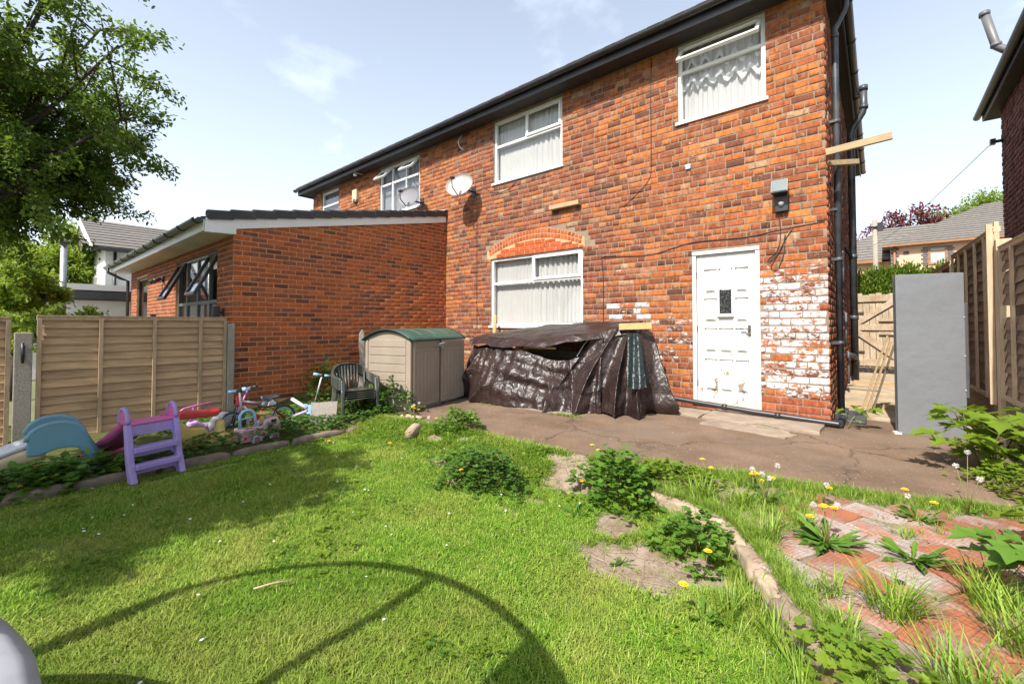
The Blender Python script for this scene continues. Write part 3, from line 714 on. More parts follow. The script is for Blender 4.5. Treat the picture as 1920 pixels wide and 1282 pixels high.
t = thing('floodlight', 'square black floodlight with grey glass on the wall right of the door', 'floodlight', (-.89, WY, 2.6))
MB().add([(-.10,-.20,.19),(.09,-.20,.19),(.09,-.20+.05,.36),(-.10,-.15,.36),(-.075,-.08,.17),(.07,-.08,.17),(.07,-.05,.34),(-.075,-.05,.34)], [(3,2,1,0),(4,5,6,7),(0,1,5,4),(1,2,6,5),(2,3,7,6),(3,0,4,7)]).build('housing', 'blackpl', t, bevel=.006)
MB().add([(-.085,-.204,.205),(.075,-.204,.205),(.075,-.158,.348),(-.085,-.158,.348)], [(0,1,2,3)]).build('lens', surf('floodlight_glass', (.12,.16,.16), (.16,.2,.2), .12, 3, bmp=0), t)
MB().box((-.07,-.07,-.02), (.07,0,.2)).build('mount', 'blackpl', t, bevel=.006)
MB().lathe([(0.0,-.05),(.02,-.045),(.032,-.02),(.034,.0)], (0,-.075,.09), 12).build('sensor', surf('sensor_lens', (.5,.5,.46), None, .3, 3, bmp=0), t)
t = thing('alarm_box', 'cream burglar alarm box high on the wall under the gutter', 'alarm box', (-10.95, WY, 4.55))
MB().prism([(-.11,.33),(.12,.33),(.12,.05),(.05,-.02),(-.05,-.02),(-.11,.05)], -.08, 0, 'xz').build('cover', surf('yellowed_plastic', (.55,.47,.30), None, .5, 3, bmp=0), t, bevel=.01)
MB().box((-.05,-.085,-.03), (.05,-.01,.07)).build('strobe_lens', 'blackpl', t, bevel=.01)
t = thing('security_light', 'tiny white security lamp under the far gutter', 'lamp', (-10.6, WY-.25, 5.18)); MB().lathe([(.02,.06),(.025,.02),(.05,0),(.045,-.04),(.0,-.06)], n=12).build('lamp_head', 'pvc', t); MB().tube([(0,.25,.05),(0,0,.05)], .012, 6).build('arm', 'pvc', t)
t = MB().box((-2.06, WY-.03, 3.385), (-1.99, WY, 3.455)).build('vent_cover', surf('blue_white_sticker', (.55,.62,.72), (.12,.2,.4), .5, 40, bmp=0), bevel=.003); tag(t, 'tiny blue and white tag fixed to the bricks above the door', 'tag')
# the timber outrigger at the house corner
t = MB().beam((-.435, 6.24, 3.20), (.155, 6.24, 3.235), .045, .078).build('timber_beam', 'rawwood', bevel=.003); tag(t, 'long pale timber beam sticking out sideways from the house corner', 'timber')
t = MB().beam((-.43, 6.38, 3.105), (-.17, 6.85, 3.20), .07, .06).build('timber_beam', 'rawwood', bevel=.003); tag(t, 'short timber bracket under the beam at the house corner', 'timber')

# ================================================================== the brick extension next door
XE = -7.22; YE = 2.2; XEL = -14.9
extn = thing('brick_extension', 'single storey orange brick extension with black tiled lean-to roof', 'extension', (-11, 4.2, 0))
zroof = lambda y: 2.67 + (y-1.87)*(3.56-2.67)/(6.28-1.87)
XPAL = [(6, (0.40,0.135,0.060)), (5, (0.47,0.155,0.058)), (3.2, (0.25,0.115,0.075)), (1.6, (0.14,0.075,0.06)), (1.3, (0.58,0.17,0.05))]
es = MB()
nseg = 8
for i in range(nseg):
    a, b = YE + (6.28-YE)*i/nseg, YE + (6.28-YE)*(i+1)/nseg
    es.add([(XE,a,-.2),(XE,b,-.2),(XE,b,zroof(b)-.06),(XE,a,zroof(a)-.06),(XE-.24,a,-.2),(XE-.24,b,-.2),(XE-.24,b,zroof(b)-.06),(XE-.24,a,zroof(a)-.06)], [(0,1,2,3),(7,6,5,4),(3,2,6,7),(0,4,5,1),(1,5,6,2),(0,3,7,4)])
esw = es.build('side_wall', 'mortar_new', extn, world=True)
def xcol(u, z, r):
    if u < YE+.14 and int(z/.0755) % 2 == 0: return palette([(3, (.55,.15,.04)), (2, (.10,.05,.045))], r)
    if u > 5.6 and r.random() < .5: return palette([(1, (.34,.10,.035))], r)
    return palette(XPAL, r)
XB = courses(YE+.002, 6.27, .01, 3.6, .0755, .215, .0095, xcol, [], rnd, jit=.0012, topfn=lambda y: zroof(y)-.10)
lay_bricks(esw, XB, 'y', XE, BTN, 'xbrick1', 'xbrickN', 295, proud=.004)
XW1 = (-10.45, -7.95, 1.1, 2.37); XW2 = (-14.2, -12.95, .2, 2.30)
ef = MB(); wall_sheet(ef, 'x', YE, XEL, XE-.245, -.2, 2.62, [XW1, XW2], .22); efw = ef.build('front_wall', 'mortar_new', extn, world=True)
XF = courses(XEL, XE-.003, .01, 2.60, .0755, .215, .0095, lambda u, z, r: palette([(4, (.27,.10,.06)), (3, (.33,.13,.07)), (3, (.20,.10,.075))], r), [XW1, XW2], rnd, jit=.0012)
lay_bricks(efw, XF, 'x', YE, BTN, 'xbrick1', 'xbrickN', 250, proud=.004)
MB().box((XEL, YE+.22, -.2), (XEL+.22, 6.28, 2.62)).build('end_wall', 'mortar_new', extn, world=True)
MB().box((XEL+.22, YE+1.6, .0), (XE-.26, YE+1.65, 2.7)).build('interior_partition', 'darkroom', extn, world=True)
M['blacktile'] = surf('black_roof_tile', (0.022,0.02,0.022), (0.035,0.032,0.034), 0.55, 5, bmp=.25, bscale=40)
re_ = MB(); re_.add([(XEL-.3,1.80,2.66),(XE-.02,1.80,2.66),(XE-.02,6.29,zroof(6.29)+.02),(XEL-.3,6.29,zroof(6.29)+.02),(XEL-.3,1.80,2.70),(XE-.02,1.80,2.70),(XE-.02,6.29,zroof(6.29)+.07),(XEL-.3,6.29,zroof(6.29)+.07)], [(3,2,1,0),(4,5,6,7),(0,1,5,4),(1,2,6,5),(2,3,7,6),(3,0,4,7)])
er = re_.build('roof', 'blacktile', extn, world=True)
ntile = 15
for i in range(ntile):
    y0 = 1.86 + (6.27-1.86)*i/ntile; y1 = y0 + (6.27-1.86)/ntile + .03; zt = lambda y: zroof(y) + .085
    mb = MB(); lift = .022
    prof = [(-.085, -.0), (-.075, .05), (-.03, .062), (.035, .058), (.06, .035), (.062, -.085)]
    vs = [(XE + a, y0, zroof(y0) + .05 + b + lift) for a, b in prof] + [(XE + a*.96, y1, zroof(y1) + .05 + b*.94) for a, b in prof]
    n = len(prof); fs = [(j, j+1, n+j+1, n+j) for j in range(n-1)] + [tuple(range(n))[::-1], tuple(range(n, 2*n)), (0, n, 2*n-1, n-1)]
    mb.add([(x, y, z) for x, y, z in vs], fs); mb.build('verge_tile', 'blacktile', er, world=True, bevel=.003)
tr_ = MB()
for i in range(20):        # field tiles, low corrugation
    for j in range(12):
        x = XEL + .2 + i*.37; y = 1.82 + j*.365
        tr_.beam((x, y, zroof(y)+.065), (x, y+.38, zroof(y+.38)+.05), .35, .02)
o_ = tr_.build('field_tiles', 'blacktile', er, world=True, kind='stuff')
MB().add([(XE+.03,1.84,zroof(1.84)-.16),(XE+.03,6.27,zroof(6.27)-.15),(XE+.03,6.27,zroof(6.27)+.02),(XE+.03,1.84,zroof(1.84)+.02),(XE-.01,1.84,zroof(1.84)-.16),(XE-.01,6.27,zroof(6.27)-.15),(XE-.01,6.27,zroof(6.27)+.02),(XE-.01,1.84,zroof(1.84)+.02)], [(0,1,2,3),(7,6,5,4),(3,2,6,7),(0,4,5,1),(1,5,6,2),(0,3,7,4)]).add([(XE+.032,1.83,2.48),(XE+.032,2.22,2.50),(XE+.032,2.22,2.62),(XE+.032,1.83,2.62),(XE-.01,1.83,2.48),(XE-.01,2.22,2.50),(XE-.01,2.22,2.62),(XE-.01,1.83,2.62)], [(0,1,2,3),(7,6,5,4),(3,2,6,7),(0,4,5,1),(1,5,6,2),(0,3,7,4)]).build('bargeboard', 'pvc', extn, world=True, bevel=.003)
MB().box((XEL-.3, 1.82, 2.50), (XE-.012, 1.84, 2.66)).build('fascia', 'pvc', extn, world=True)
sf = MB()
for i in range(4): sf.box((XEL-.3, 1.842+.09*i, 2.50-.0), (XE-.012, 1.842+.09*i+.084, 2.512))
sf.build('soffit', surf('cream_soffit', (.62,.56,.46), None, .45, 3, bmp=.02), extn, world=True)
g = MB(); gutter(g, (XEL-.38, 1.755, 2.655), (XE+.02, 1.755, 2.665), .058); gg = g.build('gutter', surf('algae_gutter', (.03,.035,.025), (.09,.11,.05), .4, 5, bmp=.1), extn, world=True)
brackets(gg, extn, (XEL-.36, 1.755, 2.655), (XE-.03, 1.755, 2.665), .8)
MB().tube([(XEL-.1, 1.755, 2.60), (XEL-.1, 1.76, 2.5), (XEL-.06, 2.0, 2.36), (XEL+.02, 2.13, 2.30), (XEL+.02, 2.13, .0)], .034, 10).build('downpipe', 'blackpl', extn, world=True)
M['blackframe'] = surf('black_window_frame', (0.028,0.028,0.03), None, 0.35, 3, bmp=.02)
M['greyframe'] = surf('grey_window_frame', (0.16,0.17,0.175), None, 0.4, 3, bmp=.02)
w_ = window(extn, XW1, YE+.03, [(0,.22,0,.34,0,0),(0,.22,.34,1,1,26),(.22,.5,0,1,0,0),(.5,.78,0,1,0,0),(.78,1,0,.34,0,0),(.78,1,.34,1,1,26)], 'greyframe', True, None, .06, label='wide dark grey window with two side lights pushed open')
for c in w_.children:
    if c.name.startswith('sash'): c.data.materials[0] = M['blackframe']
window(extn, XW2, YE+.03, [(0,1,0,1,0,0)], 'blackframe', False, None, .06, label='tall dark glazed opening near the far end')
MB().box((XW1[0]-.02, YE-.004, XW1[3]), (XW1[1]+.02, YE+.1, XW1[3]+.22)).build('lintel', 'blackframe', extn, world=True) if False else None
def wall_lamp(x, z, label):
    t = thing('wall_lamp', label, 'wall lamp', (x, YE, z), 0, 'black wall lamps on the extension')
    MB().box((-.03,-.03,-.05), (.03,0,.05)).build('mount', 'blackpl', t); MB().tube([(0,-.03,0),(0,-.07,0)], .012, 6).build('arm', 'blackpl', t)
    MB().box((-.045,-.15,-.09), (.045,-.06,.09)).build('lamp_body', 'blackpl', t, bevel=.005)
wall_lamp(-7.62, 1.36, 'black box wall lamp near the brick corner, right of the window'); wall_lamp(-11.75, 1.30, 'black box wall lamp between the window and the far opening, above the fence')
t = thing('twin_spotlight', 'black twin security spotlight under the extension soffit', 'spotlight', (-11.4, YE, 2.12))
MB().box((-.06,-.04,-.06), (.06,0,.06)).build('mount', 'blackpl', t); 
for s_ in (-1, 1): MB().tube([(0,-.04,0),(s_*.1,-.10,-.02)], .01, 6).tube([(s_*.08,-.08,.0),(s_*.15,-.2,-.07)], [.03,.045], 10).build('lamp_head', 'blackpl', t)
# lead flashing at the roof top
MB().add([(XE-.12,6.10,3.60),(XE+.06,6.10,3.60),(XE+.06,6.285,3.70),(XE-.6,6.285,3.78),(XE-.6,6.1,3.66)], [(0,1,2,3,4)]).build('lead_flashing', surf('lead', (.28,.29,.31), (.20,.21,.23), .5, 8), extn, world=True)
# ================================================================== ground
PE = [(-4.80,3.30),(-4.3,3.34),(-3.6,3.45),(-2.65,3.45),(-2.05,3.48),(-1.6,3.62),(-1.16,3.68),(-.83,3.88),(-.46,3.89),(-.15,3.99),(.13,4.04),(.35,4.17),(1.0,4.3)]
KERB = [(-1.42,3.13),(-1.25,3.11),(-1.0,3.05),(-.77,2.93),(-.58,2.68),(-.44,2.42),(-.31,2.2),(-.19,2.02),(-.07,1.78),(.04,1.5),(.12,1.2),(.18,.8)]
SOIL = [(-1.02,2.30,.36,.24),(-.80,2.42,.22,.15),(-1.93,3.10,.30,.24),(-2.1,3.3,.32,.14),(-3.25,2.72,.16,.10),(-2.75,2.50,.12,.06),(-3.75,3.1,.14,.09),(-3.4,3.22,.12,.06),(-2.0,2.62,.12,.05),(-1.35,2.65,.15,.2),(-2.05,2.36,.14,.05),(-4.7,1.2,.05,.5)]
def lin(P, x, ax=0):
    P = sorted(P, key=lambda p: p[ax]); b = 1-ax
    if x <= P[0][ax]: return P[0][b]
    for p, q in zip(P, P[1:]):
        if x <= q[ax]: return p[b] + (q[b]-p[b])*(x-p[ax])/(q[ax]-p[ax]+1e-9)
    return P[-1][b]
def patio_y(x): return lin(PE, x, 0)
def kerb_x(y): return lin(KERB, y, 1)
def sst(a, b, x): t = min(1, max(0, (x-a)/(b-a))); return t*t*(3-2*t)
def on_terrace(x, y): return y < 3.12 and x > kerb_x(y) or (y >= 3.12 and x > -1.42)
def ground_z(x, y):
    base = -.15 + .012*nz(x, y, 0, .9) + .006*nz(x, y, 5, 3)
    py = patio_y(x); k = sst(py-.75, py-.02, y)             # the bank rising to the patio
    z = base*(1-k) + (-.018)*k
    if y < 3.3:
        kt = sst(kerb_x(y)-.05, kerb_x(y)+.03, x) * (sst(-1.5, -1.2, x))
    else: kt = sst(-1.6, -1.2, x)
    z = z*(1-kt) + (-.035 + .008*nz(x, y, 8, 2))*kt
    for (sx_, sy_, ra_, rb_) in SOIL[:6]: z -= .016*max(0, 1-((x-sx_)/ra_)**2-((y-sy_)/rb_)**2)**.5
    if x < -4.95: z = z*(1-sst(-4.9, -5.15, x)*1.0) + (-.10 + .03*nz(x, y, 3, 1.5))*sst(-4.95, -5.2, -0.0+x) if False else z + .05*sst(0, 1, (-4.95-x)/.3) + .02*nz(x, y, 3, 2)
    return z
def bare(x, y):
    b = 0
    for cx_, cy_, rx, ry in SOIL:
        d = math.hypot((x-cx_)/rx, (y-cy_)/ry) + .55*nz(x, y, 2, 6) + .30*nz(x, y, 7, 19); b = max(b, 1 - sst(.75, 1.15, d))
    return b
nx, ny = 380, 300; X0, X1, Y0, Y1 = -8.2, 1.4, -3.0, 4.4
V = []; A = []
for j in range(ny+1):
    for i in range(nx+1):
        x = X0 + (X1-X0)*i/nx; y = Y0 + (Y1-Y0)*j/ny; V.append((x, y, ground_z(x, y))); A.append(max(bare(x, y), .9 if (y > .2 and x > kerb_x(min(y,3.1))+.02 and x > -1.3) else 0))
Fq = [(j*(nx+1)+i, j*(nx+1)+i+1, (j+1)*(nx+1)+i+1, (j+1)*(nx+1)+i) for j in range(ny) for i in range(nx)]
def soil_mat():
    m, t, b, o = new_mat('garden_soil')
    a = t.nodes.new('ShaderNodeAttribute'); a.attribute_name = 'bare'
    p = t.nodes.new('ShaderNodeNewGeometry').outputs['Position']
    n1 = noise(t, 9, 8, .7, vec=p)
    soil = mixc(t, ramp(t, n1, .35, .65), (.20,.145,.10), (.33,.265,.20))
    soil = mixc(t, ramp(t, noise(t, 60, 4, .7, vec=p), .58, .7), soil, (.11,.075,.05))
    thatch = mixc(t, ramp(t, n1, .35, .65), (.055,.075,.018), (.10,.10,.035))
    t.links.new(mixc(t, a.outputs['Fac'], thatch, soil), b.inputs['Base Color']); b.inputs['Roughness'].default_value = .95
    b.inputs['Specular IOR Level'].default_value = .15
    vo = t.nodes.new('ShaderNodeTexVoronoi'); vo.feature = 'DISTANCE_TO_EDGE'; vo.inputs['Scale'].default_value = 7; t.links.new(p, vo.inputs['Vector'])
    cr_ = ramp(t, vo.outputs[0], 0, .03); h = mixc(t, .35, noise(t, 45, 8, .75, vec=p), cr_); bump(t, b, h, .8, .02); return m
M['soil'] = soil_mat()
me = np_mesh('lawn', V, Fq, 'soil', True); at = me.attributes.new('bare', 'FLOAT', 'POINT'); at.data.foreach_set('value', np.array(A, dtype=np.float32))
lawn = bpy.data.objects.new('lawn', me); COL.objects.link(lawn); lawn['kind'] = 'structure'
# wider ground to the horizon
M['farground'] = surf('far_ground', (.09,.12,.04), (.16,.15,.09), .95, .4, bmp=.3, bscale=3)
g = MB(); 
for a, b in (((-900,-900),(X0,900)), ((X1,-900),(900,900)), ((X0,-900),(X1,Y0)), ((X0,6.5),(X1,900))): g.add([(a[0],a[1],-.22),(b[0],a[1],-.22),(b[0],b[1],-.22),(a[0],b[1],-.22)], [(0,1,2,3)])
g.add([(X0,Y0,-.22),(X1,Y0,-.22),(X1,6.5,-.22),(X0,6.5,-.22)], [(0,1,2,3)])
g.build('ground', 'farground', kind='structure')
# patio: one old concrete / tarmac sheet with a worn edge
def patio_mat():
    m, t, b, o = new_mat('patio_asphalt')
    p = t.nodes.new('ShaderNodeNewGeometry').outputs['Position']
    n1 = noise(t, 1.3, 8, .65, vec=p); n2 = noise(t, 38, 6, .75, vec=p); n3 = noise(t, 4.5, 6, .6, vec=p)
    c = mixc(t, ramp(t, n1, .38, .62), (.14,.092,.060), (.225,.155,.105))
    c = mixc(t, ramp(t, n3, .55, .75, (0,0,0,1), (.6,)*3+(1,)), c, (.23,.165,.12))
    c = mixc(t, ramp(t, n2, .35, .65, (.45,)*3+(1,), (0,0,0,1)), c, (.07,.045,.033))
    vo = t.nodes.new('ShaderNodeTexVoronoi'); vo.feature = 'DISTANCE_TO_EDGE'; vo.inputs['Scale'].default_value = .55
    wv = t.nodes.new('ShaderNodeTexNoise'); wv.inputs['Scale'].default_value = 3; wv.inputs['Detail'].default_value = 6; t.links.new(p, wv.inputs['Vector'])
    va = t.nodes.new('ShaderNodeVectorMath'); va.operation = 'MULTIPLY_ADD'; va.inputs[1].default_value = (.5,.5,.5); t.links.new(wv.outputs['Color'], va.inputs[0]); t.links.new(p, va.inputs[2]); t.links.new(va.outputs[0], vo.inputs['Vector'])
    c = mixc(t, ramp(t, vo.outputs[0], .0, .012, (.75,)*3+(1,), (0,0,0,1)), c, (.05,.035,.025))
    c = mixc(t, ramp(t, noise(t, 130, 3, .8, vec=p), .62, .70, (0,0,0,1), (.6,)*3+(1,)), c, (.34,.27,.21))
    c = mixc(t, ramp(t, noise(t, .8, 5, .6, vec=p), .50, .64, (0,0,0,1), (.55,)*3+(1,)), c, (.155,.12,.095))
    t.links.new(c, b.inputs['Base Color']); b.inputs['Roughness'].default_value = .93; b.inputs['Specular IOR Level'].default_value = .2
    bump(t, b, mixc(t, .5, n2, noise(t, 130, 4, .8, vec=p)), .9, .008); return m
M['patio'] = patio_mat()
edge = []
r_ = random.Random(4)
for (p, q) in zip(PE, PE[1:]):
    for k in range(8):
        t_ = k/8; edge.append((p[0]+(q[0]-p[0])*t_ + r_.uniform(-.012,.012), p[1]+(q[1]-p[1])*t_ + r_.uniform(-.02,.02)))
edge.append((1.05, 4.3))
def pz(x, y): return .006*nz(x, y, 9, 1.5)
pb = MB(); cols_ = edge; ytop = [6.32 if x < XR+.0 else 8.9 for x, y in cols_]
nr = 14
vs = []
for (x, y) in cols_:
    yt = 6.31 if x < -.46 else 8.9
    for k in range(nr+1):
        yy = y + (yt-y)*k/nr; vs.append((x, yy, pz(x, yy)))
fs = [(i*(nr+1)+k, (i+1)*(nr+1)+k, (i+1)*(nr+1)+k+1, i*(nr+1)+k+1) for i in range(len(cols_)-1) for k in range(nr)]
pb.add(vs, fs, 0, True)
nn_ = len(vs); ev = []
for i, (x, y) in enumerate(cols_): ev += [(x, y, pz(x, y)), (x, y-.01, -.12)]
pb.add(ev, [(2*i, 2*i+1, 2*i+3, 2*i+2) for i in range(len(cols_)-1)])
pb.add([(-7.22,3.95,-.0),(-5.3,3.75,.0),(-4.8,3.30,-.002),(-4.8,6.31,-.002),(-7.22,6.31,-.002)], [(0,1,2,3,4)])
pb.build('patio', 'patio', kind='structure')
# paler broken concrete screed along the foot of the wall
M['concrete'] = surf('old_concrete', (.30,.235,.175), (.21,.16,.12), .92, 5, bmp=.6, bscale=50, dist=.006, dirt=(.16,.12,.09), dirt_amt=.5)
def slab(name, poly, z0, z1, mat, kind=None, parent=None, bevel=.008):
    mb = MB().prism(poly, z0, z1); return mb.build(name, mat, parent, bevel=bevel, kind=kind)
def jag(P, n=5, a=.015, seed=1):
    r = random.Random(seed); out = []
    for i in range(len(P)):
        p, q = P[i], P[(i+1)%len(P)]
        for k in range(n): t = k/n; out.append((p[0]+(q[0]-p[0])*t+r.uniform(-a,a), p[1]+(q[1]-p[1])*t+r.uniform(-a,a)))
    return out
slab('concrete_apron', jag([(-3.0,6.0),(-2.3,5.75),(-1.75,5.70),(-1.72,6.3),(-3.0,6.3)], seed=3), -.02, .022, 'concrete', 'structure')
slab('concrete_apron', jag([(-1.70,5.66),(-1.2,5.62),(-1.05,5.75),(-.80,5.62),(-.50,5.66),(-.46,6.3),(-1.69,6.3)], seed=5), -.02, .030, 'concrete', 'structure')
slab('concrete_apron', jag([(-1.62,5.35),(-1.1,5.28),(-.74,5.22),(-.66,5.42),(-.82,5.58),(-1.08,5.68),(-1.3,5.58),(-1.6,5.60)], seed=8, a=.02), -.02, .018, 'concrete', 'structure')
slab('concrete_apron', jag([(-3.9,4.72),(-3.1,4.78),(-3.1,5.0),(-3.9,4.95)], seed=9, a=.02), -.01, .008, 'concrete', 'structure')
# side passage steps
M['paleflag'] = surf('pale_flagstone', (.44,.36,.25), (.32,.25,.17), .9, 4, bmp=.4, bscale=30, dirt=(.20,.14,.09), dirt_amt=.7, dscale=3)
pas = bpy.data.objects.new('side_path', None); COL.objects.link(pas); pas['kind'] = 'structure'; WL[pas.name] = (0,0,0)
for i, (y0, y1, z) in enumerate(((6.95,7.75,.035),(7.77,8.7,.075),(8.72,9.8,.12),(9.82,11.0,.16),(11.02,14.8,.18))):
    slab('flagstone', jag([(-.42,y0),(1.0,y0),(1.0,y1),(-.42,y1)], a=.008, seed=20+i), -.1, z, 'paleflag', None, pas)
for (y, z0, z1) in ((7.74,.02,.10),(9.8,.06,.19)): MB().box((-.34,y-.03,z0), (.6,y+.03,z1)).build('riser_board', 'rawwood', pas, bevel=.004)

# ------------------------------------------------------------------ kerb of mortared stones between lawn and terrace
M['kerbstone'] = surf('kerb_stone', (.42,.32,.22), (.27,.205,.145), .92, 7, bmp=1.0, bscale=22, dist=.012, dirt=(.13,.10,.065), dirt_amt=.8, jitter=.15)
kerb = thing('stone_kerb', 'curved kerb of rough buff stones between lawn and brick terrace', 'kerb', (-.6, 2.3, -.1))
def rock(mb, c, s, rz, seed, sub=2, amp=.16, n=(8,6)):
    r = random.Random(seed); nu, nv = n; rot = Matrix.Rotation(rz, 3, 'Z'); o_ = r.uniform(0, 50); vs = []; fs = []
    for j in range(nv+1):
        for i in range(nu):
            ph = math.pi*j/nv - math.pi/2; th_ = 2*math.pi*i/nu
            d = Vector((math.copysign(abs(math.cos(th_))**.5, math.cos(th_))*math.cos(ph)**.6 if abs(ph) < 1.57 else 0, math.copysign(abs(math.sin(th_))**.5, math.sin(th_))*math.cos(ph)**.6 if abs(ph) < 1.57 else 0, math.copysign(abs(math.sin(ph))**.7, math.sin(ph))))
            d *= 1 + amp*mnoise.noise(d*1.7 + Vector((o_, 0, 0))) + amp*.35*mnoise.noise(d*4.7 + Vector((0, o_, 0)))
            v = rot @ Vector((d.x*s[0], d.y*s[1], d.z*s[2])) + Vector(c); vs.append(v)
    for j in range(nv):
        for i in range(nu): fs.append((j*nu+i, j*nu+(i+1)%nu, (j+1)*nu+(i+1)%nu, (j+1)*nu+i))
    mb.add(vs, fs, 0, True); return mb
P = KERB; L = [0]
for p, q in zip(P, P[1:]): L.append(L[-1] + math.dist(p, q))
s_ = .05; k = 0
while s_ < L[-1]-.05:
    ln = rnd.uniform(.15, .27); m_ = s_ + ln/2
    for i in range(len(P)-1):
        if L[i] <= m_ <= L[i+1]:
            t = (m_-L[i])/(L[i+1]-L[i]); x = P[i][0]+(P[i+1][0]-P[i][0])*t; y = P[i][1]+(P[i+1][1]-P[i][1])*t; a = math.atan2(P[i+1][1]-P[i][1], P[i+1][0]-P[i][0]); break
    mb = MB(); rock(mb, (x-.0+rnd.uniform(-.008,.008), y, -.082+rnd.uniform(-.014,.004)), (ln*.60, rnd.uniform(.036,.052), .055), a+rnd.uniform(-.12,.12), 50+k, amp=.38, n=(20,12)); mb.build('stone', 'kerbstone', kerb, world=True)
    s_ += ln + .004; k += 1
# kerb edging along the bed on the left of the lawn
bk = thing('bed_edging', 'weathered timber and stone edging between the lawn and the left bed', 'edging', (-4.9, 1.6, -.13))
y = -.6; k = 0
while y < 3.2:
    ln = rnd.uniform(.32, .75); mb = MB(); rock(mb, (-4.93+.03*nz(y,2,0,2), y+ln/2, -.125), (.05, ln*.52, .055), 0, 90+k, amp=.2, n=(10,7)); mb.build('stone', surf('edging_stone', (.20,.15,.11), (.12,.09,.07), .95, 9, bmp=.6, bscale=40) if k == 0 else M['edging'], bk, world=True)
    if k == 0: M['edging'] = bk.children[0].data.materials[0]
    y += ln + .02; k += 1
for (x, y, s_, rz, lab) in ((-4.60,3.42,(.20,.045,.05),.25,'pale kerb block lying at the patio corner by the shed'), (-4.05,3.06,(.20,.06,.06),-.9,'buff kerb stone half buried in the bank grass')):
    mb = MB(); rock(mb, (x, y, -.03), s_, rz, int(x*100)+700, amp=.15, n=(12,8)); o = mb.build('kerb_block', 'kerbstone'); tag(o, lab, 'stone'); origin_to(o, (x, y, -.08))
# ------------------------------------------------------------------ terracotta ribbed blocks of the terrace
def terra_mat():
    m, t, b, o = new_mat('terracotta_block')
    tc_ = t.nodes.new('ShaderNodeTexCoord').outputs['Object']; oi = t.nodes.new('ShaderNodeObjectInfo')
    p = t.nodes.new('ShaderNodeNewGeometry').outputs['Position']
    n1 = noise(t, 5, 7, .65, vec=p); n2 = noise(t, 55, 5, .7, vec=p)
    base = mixc(t, ramp(t, n1, .35, .62), (.36,.11,.04), (.20,.085,.055))
    a = t.nodes.new('ShaderNodeMath'); a.operation = 'ADD'; t.links.new(n1, a.inputs[0])
    ml = t.nodes.new('ShaderNodeMath'); ml.operation = 'MULTIPLY'; ml.inputs[1].default_value = .34; t.links.new(oi.outputs['Random'], ml.inputs[0]); t.links.new(ml.outputs[0], a.inputs[1])
    base = mixc(t, ramp(t, a.outputs[0], .62, .86), base, (.34,.285,.255))
    wv = t.nodes.new('ShaderNodeTexWave'); wv.wave_type = 'BANDS'; wv.bands_direction = 'X'; wv.inputs['Scale'].default_value = 17; wv.inputs['Distortion'].default_value = 1.2; wv.inputs['Detail'].default_value = 2
    t.links.new(tc_, wv.inputs['Vector']); rib = ramp(t, wv.outputs['Fac'], .1, .45)
    base = mixc(t, .13, base, mixc(t, rib, (.12,.06,.04), base))
    base = mixc(t, ramp(t, n2, .3, .52, (.65,)*3+(1,), (0,0,0,1)), base, (.12,.065,.04))
    base = mixc(t, ramp(t, noise(t, 3.1, 8, .75, vec=p), .52, .66, (0,0,0,1), (.85,)*3+(1,)), base, (.10,.075,.045))
    t.links.new(base, b.inputs['Base Color']); b.inputs['Roughness'].default_value = .82
    bump(t, b, mixc(t, .65, rib, n2), .6, .006); return m
M['terra'] = terra_mat()
ter = bpy.data.objects.new('terrace', None); COL.objects.link(ter); ter['kind'] = 'structure'; WL[ter.name] = (0,0,0)
def tile_mesh(seed):
    r = random.Random(seed); mb = MB(); a, b, h = .148, .105, .03
    P_ = [(-a,-b),(a,-b),(a,b),(-a,b)]; P_ = [(x+r.uniform(-.006,.006), y+r.uniform(-.006,.006)) for x, y in P_]
    I_ = [(x*.955, y*.94) for x, y in P_]
    vs = [(x,y,-h) for x,y in P_] + [(x,y,-.006) for x,y in P_] + [(x,y,0) for x,y in I_] + [(0,0,.003)]
    fs = [(i,(i+1)%4,4+(i+1)%4,4+i) for i in range(4)] + [(4+i,4+(i+1)%4,8+(i+1)%4,8+i) for i in range(4)] + [(8+i,8+(i+1)%4,12) for i in range(4)]
    return mb.add(vs, fs).mesh('terracotta_block', 'terra')
TM = [tile_mesh(i) for i in range(5)]
ca, sa = math.cos(R(-24)), math.sin(R(-24)); kk = 0
for i in range(-12, 16):
    for j in range(-14, 18):
        u = (i + (.5 if j % 2 else 0))*.305; v = j*.222; x = .2 + u*ca - v*sa; y = 2.3 + u*sa + v*ca
        if x < -1.2 or x > 1.12 or y < .3 or y > patio_y(x)-.14: continue
        if x < kerb_x(min(y, 3.12))+.12: continue
        if y > 3.15 and x < -.55: continue
        z = -.024 + .010*nz(x, y, 8, 1.2) + rnd.uniform(-.009, .007)
        if rnd.random() < .10: continue
        x += rnd.uniform(-.012,.012); y += rnd.uniform(-.012,.012)
        o = link_mesh('terracotta_block', TM[kk % 5], ter, (x, y, z), (rnd.uniform(-.035,.035), rnd.uniform(-.035,.035), R(-24)+rnd.uniform(-.06,.06))); kk += 1
MB().lathe([(.02,0),(.018,-.001),(.0,-.001)], (.06, 2.72, -.012), 12).build('drain_hole', 'darkroom', ter)
